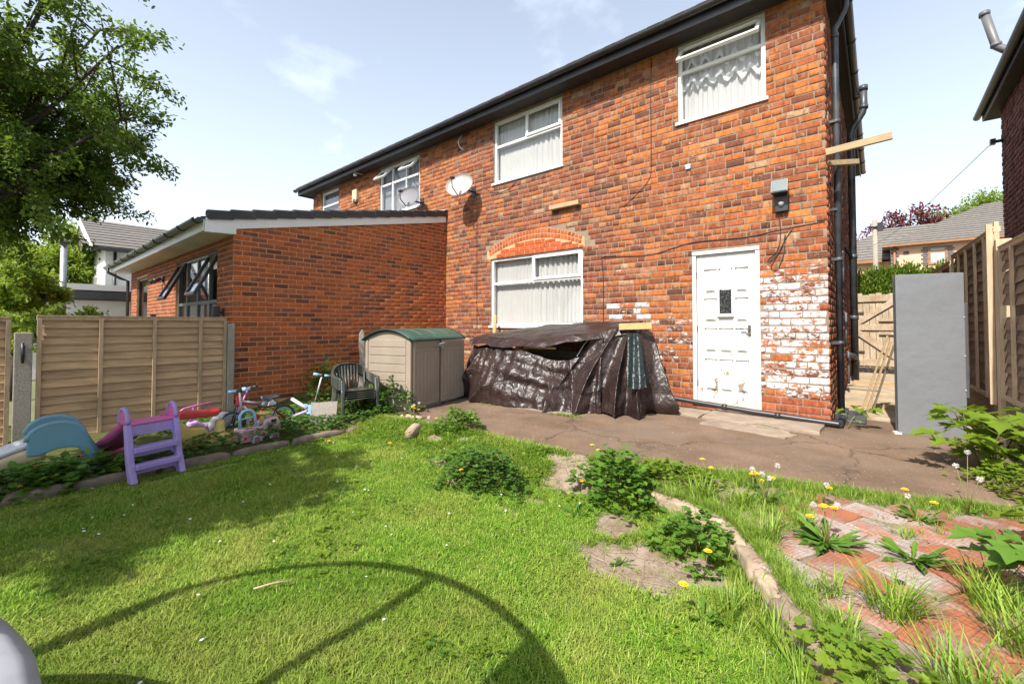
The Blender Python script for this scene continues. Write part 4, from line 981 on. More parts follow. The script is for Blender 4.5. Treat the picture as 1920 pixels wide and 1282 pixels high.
# ================================================================== left fence
M['fencewood'] = surf('fence_board', (0.52,0.34,0.195), (0.36,0.235,0.13), 0.88, 4, stretch=(8,.9,8), bmp=.5, bscale=16, dirt=(.20,.17,.08), dirt_amt=.4, dscale=1.6, jitter=.2)
M['fencewood_r'] = surf('old_fence_board', (0.31,0.22,0.145), (0.20,0.14,0.095), 0.9, 4, stretch=(8,.9,8), bmp=.6, bscale=16, dirt=(.10,.07,.045), dirt_amt=.6, dscale=1.6, jitter=.15)
M['batten'] = surf('fence_batten', (0.47,0.34,0.215), (0.34,0.24,0.145), 0.85, 5, stretch=(6,6,.9), bmp=.3, bscale=14, dirt=(.14,.12,.06), dirt_amt=.4)
M['batten_pale'] = surf('pale_fence_batten', (0.50,0.38,0.25), (0.38,0.28,0.18), 0.85, 5, stretch=(6,6,.9), bmp=.3, bscale=14)
M['postconc'] = surf('aggregate_concrete', (0.36,0.32,0.27), (0.24,0.21,0.18), 0.95, 60, bmp=.8, bscale=90, dist=.006, dirt=(.14,.13,.09), dirt_amt=.4)
def fence_panel(name_label, loc, rotz, L, z0, z1, nb, batt, mat, bmat, facing=1, seed=1, gaps=(), wild=.0, capz=True, grp=None):
    """panel in local coordinates: runs along +Y, its boards seen from +X*facing"""
    t = thing('panel_fence', name_label, 'fence', loc, rotz, grp); r = random.Random(seed)
    h = (z1-z0-.05)/nb
    for i in range(nb):
        if i in gaps: continue
        mb = MB(); zb = z0+.02+h*i; n = 10; top = zb+h*1.16; a = r.uniform(-.004,.004); vs = []
        for k in range(n+1):
            y = .01 + (L-.02)*k/n; w1 = .006*nz(y, i*3.7, seed, 1.7)*(1+wild*5); w2 = .006*nz(y, i+1, seed, 1.7)*(1+wild*3)
            vs += [(facing*.036, y, zb+w1), (facing*.008, y, top+w2), (facing*.0, y, top+w2), (facing*.028, y, zb+w1)]
        fs = []
        for k in range(n):
            for q in range(4): fs.append((4*k+q, 4*k+(q+1)%4, 4*k+4+(q+1)%4, 4*k+4+q))
        fs += [(0,1,2,3), (4*n+3,4*n+2,4*n+1,4*n)]
        o = mb.add(vs, fs).build('slat', mat, t)
    for y in batt:
        MB().box((facing*.036, y-.019, z0+.0), (facing*.060, y+.019, z1-.03)).build('batten', bmat, t, bevel=.002)
    MB().box((facing*.002, 0, z1-.04), (facing*.052, L, z1)).box((facing*.0-.0, 0, z1), (facing*.058, L, z1+.014)).build('top_rail', bmat, t, bevel=.002)
    MB().box((facing*.014, 0, z0), (facing*.05, L, z0+.04)).build('bottom_rail', bmat, t, bevel=.002)
    return t
FX = -7.1
fence_panel('brown waney-lap fence panel between the two concrete posts', (FX, .26, 0), R(.4), 1.82, -.12, 1.265, 14, (.022, .52, 1.02, 1.51, 1.80), 'fencewood', 'batten', 1, 3)
fence_panel('brown fence panel left of the wide concrete post, at the picture edge', (FX, -1.72, 0), R(.4), 1.80, -.12, 1.245, 14, (.022, .6, 1.2, 1.78), 'fencewood', 'batten', 1, 5)
MB().box((FX-.05, .10, -.2), (FX+.07, .235, 1.09)).build('concrete_post', 'postconc', bevel=.008)
tag(bpy.data.objects['concrete_post'], 'wide concrete post at the left end of the middle fence panel', 'post', 'concrete fence posts')
MB().box((FX-.03, 2.09, -.2), (FX+.07, 2.175, 1.19)).build('concrete_post', 'postconc', bevel=.01)
tag(bpy.data.objects['concrete_post.001'], 'weathered concrete post against the corner of the brick extension', 'post', 'concrete fence posts')
o = MB().tube([(FX+.085, .16, .98), (FX+.085, .165, .76)], .012, 6).box((FX+.07,.15,.8),(FX+.08,.18,.95)).build('iron_bolt', 'blackpl'); tag(o, 'rusty iron bolt on the wide left concrete post', 'bolt')
MB().box((FX-.02, .24, -.2), (FX+.03, 2.09, -.115)).build('gravel_board', 'postconc'); tag(bpy.data.objects['gravel_board'], 'low concrete gravel board beneath the middle left panel', 'gravel board')
# ================================================================== right fence
def rfx(y): return 1.16 - .037*y
ang = math.atan(.037)
fence_panel('tall weathered fence panel behind the grey cabinet, pale battens on it', (rfx(6.25), 6.25, 0), ang, 2.25, .42, 2.12, 15, (.03, .42, .86, 1.35, 1.8, 2.2), 'fencewood_r', 'batten_pale', -1, 7, wild=.5)
fence_panel('fence panel with a broken slat nearest the camera on the right', (rfx(4.3), 4.3, 0), ang, 1.80, .48, 1.90, 13, (.03, .9, 1.4, 1.77), 'fencewood_r', 'batten_pale', -1, 9, gaps=(7,), wild=1.0)
fence_panel('far fence panel by the gate behind the grey cabinet', (rfx(8.6), 8.6, 0), ang, 2.4, .38, 2.06, 14, (.03, .8, 1.6, 2.37), 'fencewood_r', 'batten_pale', -1, 10, wild=.4)
o = MB().box((rfx(6.15)-.06, 6.12, -.15), (rfx(6.15)+.045, 6.22, 1.99)).build('timber_post', 'batten_pale', bevel=.006); tag(o, 'square pale timber fence post standing behind the young sycamore', 'post')
o = MB().box((rfx(6.28)-.10, 6.24, .40), (rfx(6.28)-.055, 6.275, 2.16)).box((rfx(6.28)-.045, 6.25, .4), (rfx(6.28)-.01, 6.28, 2.18)).build('fence_strut', 'batten_pale', bevel=.003); tag(o, 'thin pale timber strut fixed beside the square fence post', 'post')
M['gravelb'] = surf('timber_gravel_board', (0.21,0.155,0.095), (0.13,0.095,0.06), 0.9, 4, stretch=(6,.8,6), bmp=.5, bscale=14, dirt=(.10,.12,.04), dirt_amt=.5)
for (ya, yb, lab) in ((6.24, 8.55, 'deep gravel board under the tall right fence panel'), (3.0, 6.10, 'deep timber gravel board under the broken right fence panel')):
    rb = MB()
    rot = Matrix.Rotation(ang, 3, 'Z')
    def bx(z0, z1, th): rb.add([tuple(rot @ Vector((x, y, 0)) + Vector((rfx(ya), ya, z))) for z in (z0, z1) for x, y in ((-th,0),(.0,0),(.0,yb-ya),(-th,yb-ya))], [(3,2,1,0),(4,5,6,7),(0,1,5,4),(1,2,6,5),(2,3,7,6),(3,0,4,7)])
    bx(-.15, .17, .035); bx(.175, .47 if ya < 4 else .42, .028)
    o = rb.build('gravel_board', 'gravelb', bevel=.003); tag(o, lab, 'gravel board')
# ================================================================== gate at the end of the side path
M['gatewood'] = surf('flaking_gate_wood', (0.46,0.385,0.29), (0.33,0.25,0.17), 0.88, 6, stretch=(5,5,.8), bmp=.4, bscale=14, dirt=(.24,.15,.08), dirt_amt=.8, dscale=5, jitter=.08)
gate = thing('wooden_gate', 'flaking pale boarded gate with diagonal braces closing the side path', 'gate', (.15, 11.5, .2))
GX0, GX1, GZ0, GZ1 = -.43, .78, .30, 1.80
nb = 12
for i in range(nb):
    a = GX0 + (GX1-GX0)*i/nb; MB().box((a+.004, 11.5, GZ0), (a+(GX1-GX0)/nb-.004, 11.522, GZ1+.02*math.sin(i*2.1))).build('board', 'gatewood', gate, world=True)
for (a, b, wd) in (((GX0, 11.48, 1.70), (GX1, 11.48, 1.72), .13), ((GX0, 11.48, 1.12), (GX1, 11.48, 1.11), .12), ((GX0, 11.48, .40), (GX1, 11.48, .40), .13), ((GX0+.05, 11.475, 1.17), (.25, 11.475, 1.64), .11), ((GX0+.05, 11.475, 1.07), (.30, 11.475, .50), .11)):
    MB().beam(a, b, .028, wd, up=(0,0,1)).build('brace', 'gatewood', gate, world=True, bevel=.003)
for z in (1.42, .62): MB().box((GX0, 11.46, z-.012), (GX0+.22, 11.475, z+.012)).build('strap_hinge', 'blackpl', gate, world=True)
for z in (1.27, 1.0): MB().box((.02, 11.455, z-.03), (.5, 11.475, z+.03)).build('ledge', 'gatewood', gate, world=True)
o = MB().beam((-.28, 9.2, .10), (.33, 9.0, .12), .05, .0501).build('loose_board', 'rawwood') if False else None
for k, (dx, lab) in enumerate(((0,'leaning weathered plank nearest the gate, left of the grey cabinet'), (.055,'weathered plank leaning second beside the grey cabinet'), (.11,'dark leaning plank closest to the grey cabinet'))):
    o = MB().beam((-.18+dx, 7.25+.1*k, .03), (.09+dx*.6, 7.15+.1*k, 1.03-.06*k), .022, .11, up=(0,1,0)).build('plank', 'rawwood' if k < 2 else 'gravelb', bevel=.003); tag(o, lab, 'plank'); origin_to(o, (-.18+dx, 7.25+.1*k, .03))
# ================================================================== tall grey metal cabinet
M['greymetal'] = surf('dented_grey_metal', (0.17,0.178,0.19), (0.15,0.157,0.168), 0.40, 1.6, bmp=.3, bscale=2.2, dist=.04, dirt=(.13,.115,.10), dirt_amt=.22, dscale=9, spec=.4)
cb_ = thing('grey_metal_sheet', 'tall flat grey metal panel standing upright in front of the side path', 'metal sheet', (.408, 6.38, 0))
cb_.rotation_euler = (0, 0, R(16))
MB().box((-.270, -.03, .0), (.270, .065, 1.70)).build('body', 'greymetal', cb_, bevel=.006)
MB().box((-.278, -.045, -.0), (.278, -.032, 1.715)).build('face', 'greymetal', cb_, bevel=.004)
MB().box((.272, -.01, .42), (.315, .05, 1.40)).build('side_rail', surf('dark_grey_metal', (.09,.09,.10), None, .5, 4, bmp=0), cb_, bevel=.004)
sm = MB()
for z in (.5, .85, 1.25): sm.lathe([(.0,-.008),(.007,-.006),(.008,0)], (.272, -.046, z), 8, ax='y')
sm.build('screws', 'batten_pale', cb_, kind='stuff')
MB().box((-.31,-.05,.0),(-.25,.02,.02)).build('foot', 'galvm' if 'galvm' in M else 'pvc', cb_)
# ================================================================== background buildings
M['whitewall'] = surf('white_render', (0.72,0.71,0.68), (0.66,0.65,0.62), 0.85, 2, bmp=.1)
M['pinkwall'] = surf('pink_render', (0.62,0.38,0.27), (0.56,0.34,0.25), 0.9, 2, bmp=.15)
M['greytile'] = surf('grey_roof_tile', (0.165,0.15,0.13), (0.12,0.11,0.10), 0.85, 5, bmp=.3, bscale=20, jitter=.05)
M['darkglass'] = surf('dark_glass', (.06,.07,.08), (.20,.23,.26), .08, .8, bmp=0)
M['orangewood'] = surf('varnished_frame', (0.30,0.14,0.06), None, 0.5, 4, bmp=.05)
M['charcoal'] = surf('charcoal_flat_roof', (.09,.09,.10), None, .7, 3, bmp=.1)
wh = thing('white_house', 'white rendered house with grey tiled roof beyond the fence on the left', 'house', (-25.5, 5, 0))
MB().prism([(-29.2,-.3),(-22,-.3),(-22,4.1),(-25.6,5.55),(-29.2,4.1)], 2.5, 14, 'xz').build('wall', 'whitewall', wh, world=True)
def roof_courses(parent, ridge, eave, n, mat, name='tile_course', th=.05):
    """ridge and eave: two 3D points each (left,right); overlapping strips"""
    r0, r1 = Vector(ridge[0]), Vector(ridge[1]); e0_, e1_ = Vector(eave[0]), Vector(eave[1]); nrm = (r0-e0_).cross(e1_-e0_).normalized()
    if nrm.z < 0: nrm = -nrm
    for i in range(n):
        t0, t1 = i/n, min(1, (i+1.15)/n); a = e0_.lerp(r0, t0)+nrm*th; b = e1_.lerp(r1, t0)+nrm*th; c = e1_.lerp(r1, t1)+nrm*th*.35; d = e0_.lerp(r0, t1)+nrm*th*.35
        MB().add([a,b,c,d]+[p-nrm*th*.6 for p in (a,b,c,d)], [(0,1,2,3),(0,4,5,1),(1,5,6,2),(3,7,4,0),(7,6,5,4)]).build(name, mat, parent, world=True)
rf = MB().add([(-25.6,2.1,5.62),(-25.6,14.3,5.62),(-21.6,14.3,4.02),(-21.6,2.1,4.02),(-29.6,2.1,4.02),(-29.6,14.3,4.02)], [(0,3,2,1),(0,1,5,4),(0,4,3)]).build('roof', 'greytile', wh, world=True)
roof_courses(rf, ((-25.6,2.1,5.62),(-25.6,14.3,5.62)), ((-21.55,2.1,4.0),(-21.55,14.3,4.0)), 10, 'greytile')
MB().beam((-25.6,2.08,5.50), (-21.6,2.08,3.92), .05, .2).beam((-25.6,2.08,5.50), (-29.6,2.08,3.92), .05, .2).build('bargeboard', 'pvc', wh, world=True)
MB().box((-21.6,2.1,3.86),(-21.5,14.3,3.98)).build('gutter', 'blackpl', wh, world=True); MB().tube([(-21.9,2.75,3.9),(-21.9,2.75,.0)], .05, 8).build('downpipe', 'blackpl', wh, world=True)
f = MB(); rect_frame(f, -24.6, -23.3, 1.9, 3.1, 2.42, 2.5, .08); f.box((-23.98,2.42,1.95),(-23.9,2.5,3.05)); w0 = f.build('window', 'pvc', wh, world=True); MB().box((-24.55,2.47,1.95),(-23.35,2.49,3.05)).build('pane', 'darkglass', w0, world=True)
f = MB(); f.box((-24.8,2.2,1.62),(-23.1,2.5,1.86)); f.build('sill', 'pvc', wh, world=True)
ga_ = thing('flat_roofed_garage', 'low white flat roofed garage behind the left fence', 'garage', (-16.2, 2, 0))
MB().box((-18.5,-.9,-.2),(-16,6,1.82)).build('wall', 'whitewall', ga_, world=True); MB().box((-18.6,-1.0,1.84),(-15.9,6.1,2.06)).build('roof_edge', 'charcoal', ga_, world=True); MB().box((-18.62,-.1,2.08),(-15.88,6.1,2.24)).build('parapet', 'whitewall', ga_, world=True)
fl = thing('metal_flue', 'slim galvanised metal flue rising among the bushes on the left', 'flue', (-14.0, .9, 0))
MB().tube([(-14,.9,0),(-14,.9,3.0)], .06, 10).build('pipe', surf('galvanised', (.45,.46,.47), None, .4, 5, metal=.6, bmp=0), fl, world=True); MB().lathe([(.06,2.98),(.11,3.0),(.11,3.06),(0,3.12)], (-14,.9,0), 12).build('cowl', 'greypipe', fl, world=True)
pk = thing('pink_bungalow', 'pink rendered house with grey tiled hipped roof beyond the gate', 'house', (5, 38, 0)); pk.location.z = .65
MB().box((.7,35,-1),(14,44,5.3)).build('wall', 'pinkwall', pk, world=True); MB().box((-3.4,37,-1),(.69,44,4.6)).build('wing_wall', 'pinkwall', pk, world=True)
rf = MB().add([(.3,34.6,5.3),(15,34.6,5.3),(15,44.4,5.3),(.3,44.4,5.3),(5.2,39.5,8.0),(15,39.5,8.0)], [(0,1,5,4),(0,4,3),(3,4,5,2),(1,2,5),(3,2,1,0)]).build('roof', 'greytile', pk, world=True)
roof_courses(rf, ((5.2,39.5,8.0),(15,39.5,8.0)), ((.3,34.6,5.3),(15,34.6,5.3)), 16, 'greytile', th=.07)
rf = MB().add([(-3.8,36.6,4.7),(3.2,36.6,4.7),(3.2,44,4.7),(-3.8,44,4.7),(.6,40.5,7.3),(3.2,40.5,7.3)], [(0,1,5,4),(0,4,3),(3,4,5,2),(3,2,1,0)]).build('wing_roof', 'greytile', pk, world=True)
roof_courses(rf, ((.6,40.5,7.3),(3.2,40.5,7.3)), ((-3.8,36.6,4.7),(3.2,36.6,4.7)), 12, 'greytile', th=.07)
MB().box((.3,34.55,5.2),(15,34.65,5.32)).build('fascia', 'orangewood', pk, world=True); MB().box((-3.8,36.55,4.52),(.3,36.65,4.72)).build('wing_fascia', 'orangewood', pk, world=True)
for (x0, x1, z0, z1, y) in ((2.32,3.12,4.0,5.05,35), (-2.55,-1.35,3.4,4.45,37)):
    f = MB(); rect_frame(f, x0, x1, z0, z1, y-.06, y+.02, .1); f.box((x0+.1,y-.05,z0+.72),(x1-.1,y+.02,z0+.8)); w0 = f.build('window', 'orangewood', pk, world=True); MB().box((x0+.08,y-.03,z0+.08),(x1-.08,y-.01,z1-.08)).build('pane', surf('pale_glass', (.25,.29,.31), (.4,.42,.42), .2, .8, bmp=0) if y == 35 else 'darkglass', w0, world=True)
    for s_ in (-1, 1):
        for k in range(9): q = (x0-.12 if s_ < 0 else x1+.12); MB().box((q-.1-.08*(k%2),y-.03,z0-.05+k*.125), (q+.1+.08*(k%2),y+.0,z0+.03+k*.125)).build('quoin', 'charcoal', w0, world=True)
qn = MB()
for k in range(26): 
    if k*.2 > 1.2: MB().box((.68,34.96,k*.2),(.95+.1*(k%2),35.01,k*.2+.13)).build('quoin', 'charcoal', pk, world=True)
MB().tube([(.85,34.9,5.2),(.85,34.9,0)], .06, 6).build('downpipe', 'orangewood', pk, world=True)
MB().box((1.25,34.97,4.7),(1.5,35.0,4.9)).build('vent', 'charcoal', pk, world=True)
nh = thing('neighbour_house', 'dark brick house with black eaves at the right edge behind the fence', 'house', (4, 10, 0))
ns = MB(); wall_sheet(ns, 'y', 1.86, 7.6, 12.2, -.2, 5.22, [], .24); nsw = ns.build('side_wall', 'mortar', nh, world=True)
NB = courses(9.5, 12.2, 1.5, 5.2, .0885, .215, .014, lambda u, z, r: palette([(3,(.26,.115,.10)),(3,(.19,.085,.08)),(2,(.32,.15,.12))], r), [], rnd, header_every=4, jit=.004)
lay_bricks(nsw, NB, 'y', 1.86, BT, 'brick1', 'brickN', 150, sgn=-1, proud=.012)
MB().box((2.11,7.6,-.2),(8,12.2,5.22)).build('wall', 'mortar', nh, world=True)
MB().box((1.68,7.3,5.22),(2.2,12.6,5.245)).build('soffit', 'soffit', nh, world=True); MB().box((1.66,7.3,5.22),(1.68,12.6,5.42)).build('fascia', 'blackpl', nh, world=True)
MB().add([(1.63,7.25,5.42),(8.5,7.25,5.42),(8.5,12.65,5.42),(1.63,12.65,5.42),(4.2,9.9,7.2),(8.5,9.9,7.2)], [(0,1,5,4),(1,2,5),(2,3,4,5),(3,0,4),(3,2,1,0)]).build('roof', 'rooftile', nh, world=True)
g = MB(); gutter(g, (1.60,12.7,5.35), (1.60,7.2,5.37)); g.build('gutter', 'greypipe', nh, world=True)
vp = MB(); A0 = 0
vp.tube([(1.95,10.75,5.30),(1.85,10.75,5.68),(1.70,10.75,5.76),(1.60,10.75,5.86),(1.47,10.74,6.50)], .06, 14); collar(vp, (1.60,10.75,5.88), .06, .06); collar(vp, (1.475,10.74,6.46), .06, .07)
vp.build('vent_pipe', 'greypipe', nh, world=True)
MB().tube([(1.86,12.05,4.62),(1.74,12.05,4.62)], .03, 8).box((1.68,12.0,4.57),(1.75,12.1,4.67)).build('cable_bracket', 'blackpl', nh, world=True)
tag(cable([(1.72,12.05,4.62),(.6,16,3.9),(-.2,20,3.9),(-.35,22,4.15)], .006, m='greypipe'), 'thin overhead wire running from the right house down to the pole', 'wire')
ug = thing('wooden_pole', 'weathered telegraph pole standing behind the gate', 'pole', (-.02, 20, 0))
MB().tube([(-.02,20,0),(-.02,20,4.9)], [.085,.07], 10).build('pole', 'postconc', ug, world=True)
MB().tube([(-.2,19.9,4.62),(.16,19.9,4.62)], .03, 6).box((.05,19.85,4.45),(.2,19.95,4.75)).build('bracket', 'blackpl', ug, world=True)
# ================================================================== plastic storage shed
M['shedgrey'] = surf('taupe_plastic', (0.30,0.245,0.19), (0.26,0.21,0.165), 0.55, 3, bmp=.12, bscale=60, dirt=(.2,.16,.11), dirt_amt=.3)
M['shedgreen'] = surf('green_plastic_lid', (0.035,0.095,0.068), (0.03,0.075,0.057), 0.45, 4, bmp=.08, bscale=40, dirt=(.13,.15,.10), dirt_amt=.3)
sh = thing('storage_shed', 'taupe plastic storage shed with rounded green lid beside the wall', 'shed', (-4.80, 3.58, 0))
sh.rotation_euler = (0, 0, R(14.9))          # local +Y runs along the doors, -X is depth
SD, SW_, SH = .80, 1.28, .96
MB().box((-SD,0,.02),(-.012,.02,SH)).box((-SD,SW_-.02,.02),(-.012,SW_,SH)).box((-SD,.02,.02),(-SD+.02,SW_-.02,SH)).box((-SD,.02,.0),(-.012,SW_-.02,.03)).build('body', 'shedgrey', sh, bevel=.006)
MB().prism([(-SD,SH),(-.012,SH)] + [(-.012-(SD-.012)*(k/12), SH+.115*math.sin(math.pi*k/12)**.8) for k in range(0,13)][1:-1], .0, .02, 'xz').build('gable', 'shedgrey', sh)
MB().prism([(-SD,SH),(-.012,SH)] + [(-.012-(SD-.012)*(k/12), SH+.115*math.sin(math.pi*k/12)**.8) for k in range(0,13)][1:-1], SW_-.02, SW_, 'xz').build('gable', 'shedgrey', sh)
for i in range(8): MB().box((-SD+.07,-.008,.06+.115*i),(-.09,.002,.165+.115*i)).build('cladding_board', 'shedgrey', sh, bevel=.005)
MB().box((-.055,-.014,.02),(-.0,.03,SH)).build('corner_trim', 'shedgrey', sh, bevel=.01); MB().box((-SD-.005,-.014,.02),(-SD+.045,.03,SH)).build('corner_trim', 'shedgrey', sh, bevel=.01)
def shed_door(y0, y1, ajar):
    mb = MB(); mb.box((-.012,0,.04),(.008,y1-y0,SH-.01)); mb.box((.008,0.01,.04),(.014,.05,SH-.02)).box((.008,y1-y0-.05,.04),(.014,y1-y0-.01,SH-.02)).box((.008,.05,.04),(.014,y1-y0-.05,.10)).box((.008,.05,SH-.16),(.014,y1-y0-.05,SH-.13))
    d = mb.build('door', 'shedgrey', sh, bevel=.003); n = 6
    for k in range(n):
        a = .055 + (y1-y0-.11)*k/n; MB().box((.006,a+.003,.105),(.0125,a+(y1-y0-.11)/n-.003,SH-.165)).build('door_plank', 'shedgrey', d, bevel=.002)
    v = MB()
    for k in range(5): v.box((.008,.07,SH-.12+.018*k),(.013,y1-y0-.10,SH-.112+.018*k))
    v.build('vent_slots', 'shedgrey', d); d.location = (0, y0, 0); d.rotation_euler = (0,0,ajar); return d
shed_door(.035, .65, 0); dd = shed_door(.66, 1.26, R(0)); dd.location = (.02, .665, 0); dd.rotation_euler = (0, 0, R(-2.5))
MB().box((.012,.56,SH-.10),(.05,.66,SH-.075)).box((.012,.64,SH-.13),(.06,.69,SH-.06)).tube([(.05,.58,SH-.07),(.055,.72,SH-.055)], .012, 6).build('latch', surf('grey_latch', (.3,.3,.3), None, .4, 4, bmp=0), sh, bevel=.003)
ld = MB()
def lidf(u, v):
    x = .035 - (SD+.07)*v; s_ = math.sin(math.pi*min(1,max(0,v)))**.75; return (x, -.035 + (SW_+.07)*u, SH-.005 + .15*s_)
ld.grid(lidf, 14, 18); ld_o = ld.build('lid', 'shedgreen', sh, solid=.022)
for u in (0, 1): 
    mb = MB(); mb.tube([tuple(Vector(lidf(u, k/16))) for k in range(17)], .017, 8); mb.build('lid_rim', surf('dark_green_rim', (.012,.03,.025), None, .45, 3, bmp=0), ld_o)
for u in (.25,.5,.75): mb = MB(); mb.tube([tuple(Vector(lidf(u, k/14))+Vector((0,0,.010))) for k in range(1,14)], .006, 6); mb.build('lid_rib', 'shedgreen', ld_o)
o = MB().beam((-5.6, 6.05, .0), (-5.62, 6.15, 1.35), .07, .035, up=(0,1,0)).build('timber_stake', 'newwood', bevel=.003); tag(o, 'upright yellow timber stake poking up behind the green shed lid', 'timber')
# ================================================================== tarpaulin over a heap of timber
def tarp_mat(name, c, c2):
    m, t, b, o = new_mat(name); p = t.nodes.new('ShaderNodeNewGeometry').outputs['Position']
    col = mixc(t, ramp(t, noise(t, 3, 6, .7, vec=p), .4, .62), c, c2)
    t.links.new(col, b.inputs['Base Color']); b.inputs['Roughness'].default_value = .40; b.inputs['Specular IOR Level'].default_value = .45
    wn = t.nodes.new('ShaderNodeTexNoise'); wn.inputs['Scale'].default_value = 7; wn.inputs['Detail'].default_value = 3; t.links.new(p, wn.inputs['Vector'])
    ad_ = t.nodes.new('ShaderNodeVectorMath'); ad_.operation = 'MULTIPLY_ADD'; ad_.inputs[1].default_value = (.28,.28,.28); t.links.new(wn.outputs['Color'], ad_.inputs[0]); t.links.new(p, ad_.inputs[2])
    def vor(sc, st):
        mp = t.nodes.new('ShaderNodeMapping'); mp.inputs['Scale'].default_value = st; t.links.new(ad_.outputs[0], mp.inputs[0])
        v = t.nodes.new('ShaderNodeTexVoronoi'); v.feature = 'F1'; v.inputs['Scale'].default_value = sc; t.links.new(mp.outputs[0], v.inputs['Vector']); return v.outputs['Distance']
    bump(t, b, mixc(t, .30, vor(7, (1,1,.35)), vor(17, (1,1,.45))), .85, .024); return m
M['tarp'] = tarp_mat('brown_tarpaulin', (0.019,0.0105,0.009), (0.033,0.019,0.016)); M['tarp_in'] = tarp_mat('green_black_tarpaulin', (0.007,0.014,0.0135), (0.012,0.021,0.02))
wr = [(Vector((r_.gauss(0,1), r_.gauss(0,1), r_.gauss(0,1))).normalized(), r_.uniform(3,9), r_.uniform(0,6)) for _ in range(7)]
def crumple(p, a=1.0, s=1.0):
    q = Vector(p)*s; q = q + Vector((mnoise.noise(q*2.1), mnoise.noise(q*2.1+Vector((9,0,0))), mnoise.noise(q*2.1+Vector((0,9,0)))))*.22
    v = 0; amp = 1; 
    for o_ in range(3):
        f_ = 3.2*2**o_; v += amp*(1-2*abs(mnoise.noise(q*f_ + Vector((o_*7,3,1))))*1.6); amp *= .5
    return v*.0055*a
tp = thing('tarpaulin', 'crumpled brown tarpaulin draped over a heap of timber against the wall', 'tarpaulin', (-3.7, 5.4, 0))
def bez(P, t):
    n = len(P)-1; f = min(max(t,0),1)*n; i = min(int(f), n-1); u = f-i; p = [Vector(P[max(i-1,0)]), Vector(P[i]), Vector(P[i+1]), Vector(P[min(i+2,n)])]
    return .5*((2*p[1])+(-p[0]+p[2])*u+(2*p[0]-5*p[1]+4*p[2]-p[3])*u*u+(-p[0]+3*p[1]-3*p[2]+p[3])*u**3)
backe = [(-5.25,6.22,1.06),(-4.6,6.24,1.15),(-3.9,6.24,1.19),(-3.2,6.24,1.22),(-2.62,6.2,1.21)]
fronte = [(-5.06,4.90,.96),(-4.5,4.88,.93),(-3.95,4.96,.93),(-3.35,5.14,.99),(-2.56,5.62,1.15)]
def topf(u, v):
    p = bez(backe, u).lerp(bez(fronte, u), v); p.z += .02*math.sin(v*math.pi) + .022*nz(p.x, p.y, 0, 3)
    if v > .86: p.z -= .085*((v-.86)/.14)**1.4*(1 + .3*nz(u*9,0,0)); p.y += .03*nz(u*14,1,0)*((v-.86)/.14)
    p.z += crumple(p, 1.1); return tuple(p)
MB().grid(topf, 170, 80).build('top_sheet', 'tarp', tp, world=True)
# front sheet: hangs from a sagging line, ropes of folds gather at the right hand post
tope = [(-5.02,5.00,.84),(-4.75,4.95,.80),(-4.45,4.96,.86),(-4.0,5.02,.78),(-3.55,5.12,.66),(-3.2,5.26,.72),(-2.90,5.42,1.0)]
bote = [(-5.24,4.80,.012),(-4.75,4.66,.012),(-4.35,4.66,.012),(-3.85,4.68,.012),(-3.35,4.78,.012),(-2.98,4.93,.012),(-2.78,5.00,.02)]
def frontf(u, v):
    p = bez(tope, u).lerp(bez(bote, u), v); bulge = math.sin(math.pi*v)
    fold = .115*(1-2*abs(math.sin(u*15 + 1.3*math.sin(u*9) - 4*v*(u-.75)))**.7)*(.25+.75*v) + .014*math.sin(u*83+v*4)
    p.y -= fold*(.5+.35*v) + .04*bulge - .09*bulge*math.exp(-((u-.72)/.14)**2); p.x += .02*nz(u*5, v*3, 4)
    sag = .10*math.exp(-((u-.55)/.25)**2)*math.sin(math.pi*v); p.y += sag*math.sin(v*17 - 5*u)*.35
    p.y -= crumple(p, 2.0); p.z = max(.008, p.z + crumple(p + Vector((5,0,0)), .8)); return tuple(p)
MB().grid(frontf, 240, 110).build('front_sheet', 'tarp', tp, world=True)
topr = [(-3.02,5.36,1.02),(-2.78,5.55,1.12),(-2.66,5.62,1.12),(-2.55,5.70,1.10),(-2.48,5.80,1.10),(-2.42,5.95,1.06)]
botr = [(-3.52,4.78,.012),(-3.05,4.92,.02),(-2.62,5.02,.04),(-2.40,5.10,.02),(-2.20,5.40,.01),(-2.12,5.95,.02)]
def rightf(u, v):
    p = bez(topr, u).lerp(bez(botr, u), v**1.05); out = Vector((.45, -.9, 0)) if u < .7 else Vector((.9, -.4, 0))
    fold = .21*(1-2*abs(math.sin(u*13+.5+.5*math.sin(v*3)))**.8)*(.10+.90*v) + .03*math.sin(u*47+1+2*v)*v
    p += out*(fold*.75 + .05*math.sin(math.pi*v)*(.4+u)) ; 
    if v > .78 and u > .45: p += out*.07*math.sin((v-.78)/.22*math.pi)*(u-.3)
    p += out*crumple(p, 1.9); p.z = max(.008, p.z); return tuple(p)
MB().grid(rightf, 200, 120).build('end_sheet', 'tarp', tp, world=True)
def flapf(u, v):
    a = Vector((-2.60,5.50,1.06)).lerp(Vector((-2.47,5.60,1.06)), u); b = Vector((-2.42,5.12,.36)).lerp(Vector((-2.20,5.18,.40)), u); p = a.lerp(b, v)
    p += Vector((.4,-.9,0))*(.035 + .025*math.sin(u*9+v*2) + .03*math.sin(v*3.1)); p += Vector((.4,-.9,0))*crumple(p, 1.2); return tuple(p)
MB().grid(flapf, 40, 70).build('inside_flap', 'tarp_in', tp, world=True)
def leftf(u, v):
    a = Vector((-5.0,5.05,.80)).lerp(Vector((-5.1,5.8,.95)), u); b = Vector((-5.30,4.82,.01)).lerp(Vector((-5.42,5.6,.01)), u); p = a.lerp(b, v); p += Vector((-.8,-.5,0))*(.03*math.sin(u*14+v*3)+crumple(p, 1.5)); return tuple(p)
MB().grid(leftf, 50, 60).build('side_flap', 'tarp_in', tp, world=True)
